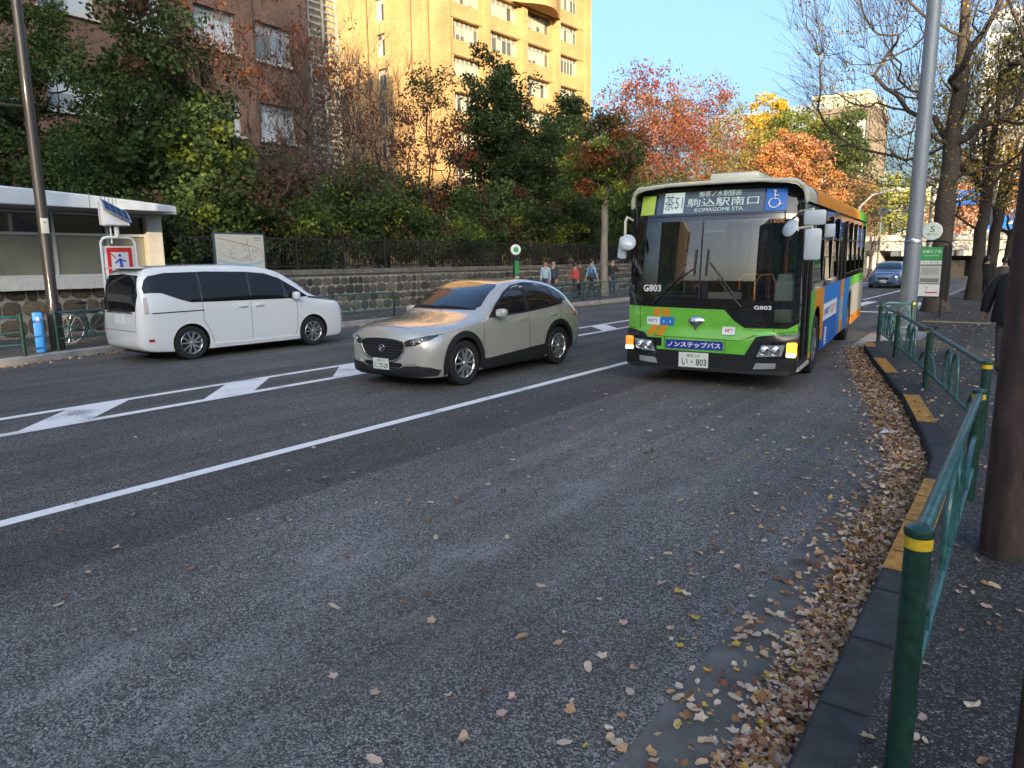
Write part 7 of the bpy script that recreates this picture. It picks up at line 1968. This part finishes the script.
def person(label, loc, rz, top, legs, walk=.0, h=1.7, arms=((.10, .0), (.10, .0)), coat=False, group=None, sit=False, lean=0.0, hair=None, bag=None, elbows=(0.1, 0.1)):
    """front towards local -Y"""
    N = []; E = []; K = {}
    def add(k_, p, r, par=None):
        K[k_] = len(N); N.append(((p[0], p[1], p[2]), r))
        if par is not None: E.append((K[par], K[k_]))
    ph = .93 if not sit else .55
    yy_ = lambda z: -lean * (z - ph)
    add('pelvis', (0, 0, ph), (.145, .11))
    add('waist', (0, yy_(ph + .17), ph + .17), (.135, .10), 'pelvis'); add('chest', (0, yy_(ph + .38), ph + .38), (.165, .115), 'waist'); add('neck', (0, yy_(ph + .53), ph + .53), .055, 'chest')
    add('head', (0, yy_(ph + .63) - .01, ph + .635), (.082, .095), 'neck'); add('crown', (0, yy_(ph + .73) - .01, ph + .735), (.070, .082), 'head')
    for s, sd in ((1, 'l'), (-1, 'r')):
        i = 0 if s > 0 else 1; out, fwd = arms[i]; eb = elbows[i]
        sh_ = Vector((s * .175, yy_(ph + .46), ph + .46)); add('sh' + sd, sh_, .068 if not coat else .08, 'chest')
        d = Vector((s * sin(out), -sin(fwd), -cos(fwd) * cos(out))).normalized(); el = sh_ + d * .27; add('el' + sd, el, .052 if not coat else .080, 'sh' + sd)
        d2 = Vector((s * sin(out) * .4, -sin(fwd + eb), -cos(fwd + eb))).normalized(); wr = el + d2 * .24; add('wr' + sd, wr, .040 if not coat else .074, 'el' + sd)
        hd_ = wr + d2 * .07; add('ha' + sd, hd_, (.030, .020), 'wr' + sd)
        for q in range(4):
            o_ = Vector((0, (q - 1.5) * .019, 0)); a = hd_ + d2 * .035 + o_; ln = (.045, .055, .05, .038)[q]
            add('f%d%s' % (q, sd), a, .0095, 'ha' + sd); add('g%d%s' % (q, sd), a + d2 * ln + Vector((-s * .012, 0, 0)), .0075, 'f%d%s' % (q, sd))
        add('t' + sd, hd_ + Vector((-s * .01, -.035, -.01)), .010, 'ha' + sd); add('u' + sd, hd_ + d2 * .035 + Vector((-s * .012, -.045, 0)), .008, 't' + sd)
        st_ = walk * s
        hp = Vector((s * .09, 0, ph - .04)); add('hip' + sd, hp, .10, 'pelvis')
        if sit:
            kn = hp + Vector((s * .05, -.44, .02)); an = kn + Vector((0, -.05, -.42))
        else:
            kn = hp + Vector((s * .01, -sin(st_) * .43, -cos(st_) * .43)); b2 = st_ - (.45 * abs(walk) if st_ < 0 else .05); an = kn + Vector((0, -sin(b2) * .39, -cos(b2) * .39))
        add('kn' + sd, kn, .066, 'hip' + sd); add('an' + sd, an, .047, 'kn' + sd); add('toe' + sd, an + Vector((0, -.15, -.045)), (.042, .030), 'an' + sd)
    inv = {v_: k_ for k_, v_ in K.items()}
    def cls(a, b):
        n_ = inv[b]
        if n_ in ('head', 'crown') or n_[:2] in ('ha',) or n_[0] in 'fgu' and len(n_) > 1 and n_ != 'u' or n_ in ('tl', 'tr', 'ul', 'ur'): return 0
        if n_ == 'neck': return 0
        if n_.startswith('hip') or n_.startswith('kn') or n_.startswith('an'): return 2
        if n_.startswith('toe'): return 3
        return 1
    t = thing('person', label, 'person', loc, rz, group); t.scale = (h / 1.73,) * 3
    mt = [M_SKIN, mat('cloth_%s' % str(top), top, .85, bump=.2), mat('cloth_%s' % str(legs), legs, .85), mat('shoe', (.02, .02, .02), .6)]
    body = skin_mesh('body', N, E, mt, cls, t)
    zs_ = [v.co.z for v in body.data.vertices]
    if not sit:
        dz = -min(zs_); body.location.z = dz
    else: dz = 0
    hc = Vector((0, yy_(ph + .70), ph + .70))
    mb = MB(); n = 16; prof = [(0, .125), (.05, .118), (.085, .085), (.103, .03), (.106, -.03), (.098, -.075)]
    vs = []
    for r, zz in prof:
        for k_ in range(n):
            a = 2 * pi * k_ / n; fr = -sin(a)   # front is -Y
            zz2 = zz if fr < .35 else max(zz, .035)
            vs.append(hc + Vector((r * cos(a), r * 1.12 * sin(a) + .008, zz2)))
    mb.add(vs, [(i * n + k_, i * n + (k_ + 1) % n, (i + 1) * n + (k_ + 1) % n, (i + 1) * n + k_) for i in range(len(prof) - 1) for k_ in range(n)])
    hh = mb.build('hair', hair or M_HAIR, t); fix_normals(hh); auto_smooth(hh, 70); hh.location.z = dz
    # face
    fc = MB(); f0 = hc + Vector((0, -.098, -.06))
    fc.lathe([(0, .012), (.009, .004), (.011, -.012), (0, -.014)], c=f0 + Vector((0, -.006, -.005)), n=8)
    nose = fc.build('nose', M_SKIN, t, smooth=True); nose.location.z = dz
    ey = MB()
    for s in (1, -1): ey.box(f0 + Vector((s * .032, .004, .022)), (.022, .008, .007)); 
    ey.box(f0 + Vector((0, .004, -.043)), (.040, .006, .006)); e_ = ey.build('eyes_and_mouth', mat('face_dark', (.06, .03, .025), .6), t); e_.location.z = dz
    er = MB()
    for s in (1, -1): er.box(hc + Vector((s * .092, .01, -.055)), (.016, .03, .05), bev=.006)
    e_ = er.build('ear', M_SKIN, t, smooth=True); e_.location.z = dz
    if coat:
        m_ = MB(); pr = [(.150, ph + .50), (.205, ph + .42), (.215, ph + .1), (.235, ph - .14), (.225, ph - .16)]
        n = 20; vs = []
        for r, zz in pr:
            for k_ in range(n):
                a = 2 * pi * k_ / n; vs.append((r * cos(a) * 1.0, r * .72 * sin(a), zz))
        m_.add(vs, [(i * n + k_, i * n + (k_ + 1) % n, (i + 1) * n + (k_ + 1) % n, (i + 1) * n + k_) for i in range(len(pr) - 1) for k_ in range(n)])
        c_ = m_.build('coat', mt[1], t); fix_normals(c_); auto_smooth(c_, 70); c_.location.z = dz
    if bag:
        m_ = MB(); m_.box((bag[0], bag[1], bag[2]), (.12, .28, .30), bev=.05); b_ = m_.build('shoulder_bag', mat('bag', (.03, .035, .05), .7), None, smooth=True)
        b_.location = loc; b_.rotation_euler = (0, 0, rz); tag(b_, 'dark bag hanging at the side of the person in light blue', 'bag')
        m_ = MB(); m_.tube([(bag[0], bag[1], bag[2] + .12), (bag[0] * .8, bag[1] - .06, ph + .40), (.06, .0, ph + .56), (bag[0] * .7, bag[1] + .09, ph + .35), (bag[0], bag[1] + .05, bag[2] + .12)], .012, 5)
        s__ = m_.build('strap', mat('bag', (.03, .035, .05), .7), b_, smooth=True)
    return t
GP = 'people on the far pavement'
person('person in a light blue shirt seen from the side, leftmost on the far pavement', (-17.6, 26.2, SW_Z), .35, (.30, .42, .52), (.05, .06, .09), .25, 1.72, group=GP)
person('dark haired person in dark clothes just behind the leftmost light blue shirt', (-17.9, 27.3, SW_Z), .1, (.05, .055, .07), (.03, .03, .04), .2, 1.74, group=GP)
person('person in a red jacket walking on the far pavement', (-17.0, 27.7, SW_Z), 2.9, (.50, .075, .06), (.04, .04, .05), .25, 1.62, group=GP)
person('person in a brown coat between the red jacket and the blue shirt', (-17.3, 28.6, SW_Z), 3.3, (.07, .045, .03), (.03, .03, .035), .2, 1.68, coat=True, group=GP)
person('person in a blue shirt with a dark shoulder bag', (-16.9, 29.0, SW_Z), 2.6, (.20, .36, .56), (.02, .02, .025), .3, 1.80, arms=((.2, -.3), (.15, .3)), group=GP, bag=(-.22, .05, .98))
person('person in a black jacket facing the road and holding a phone', (-17.1, 31.4, SW_Z), 1.0, (.025, .025, .03), (.03, .05, .10), .05, 1.76, arms=((.12, .35), (.08, .0)), elbows=(1.5, .1), group=GP)
person('person in a loose black coat walking away, half hidden by the rusty pole', (-.30, 12.55, SW_Z), pi - .1, (.010, .011, .015), (.10, .09, .09), .22, 1.78, arms=((.42, .12), (.30, -.12)), coat=True)
person('distant person in black walking between the tree trunks', (-1.75, 34.0, SW_Z), pi, (.012, .012, .014), (.02, .02, .025), .3, 1.75, coat=True)
person('distant person in a grey coat ahead of the black coat', (-.95, 27.5, SW_Z), pi, (.06, .055, .045), (.03, .03, .03), .25, 1.70, coat=True)
bm_ = Matrix.Translation((-3.88, 9.98, 0)) @ Matrix.Rotation(.1093, 4, 'Z')
dv = person('bus driver in a dark uniform sitting behind the windscreen', tuple(bm_ @ Vector((-.62, 1.30, .70))), .1093, (.03, .035, .06), (.02, .02, .03), 0, 1.70, arms=((.15, .7), (.15, .7)), elbows=(.7, .7), sit=True)
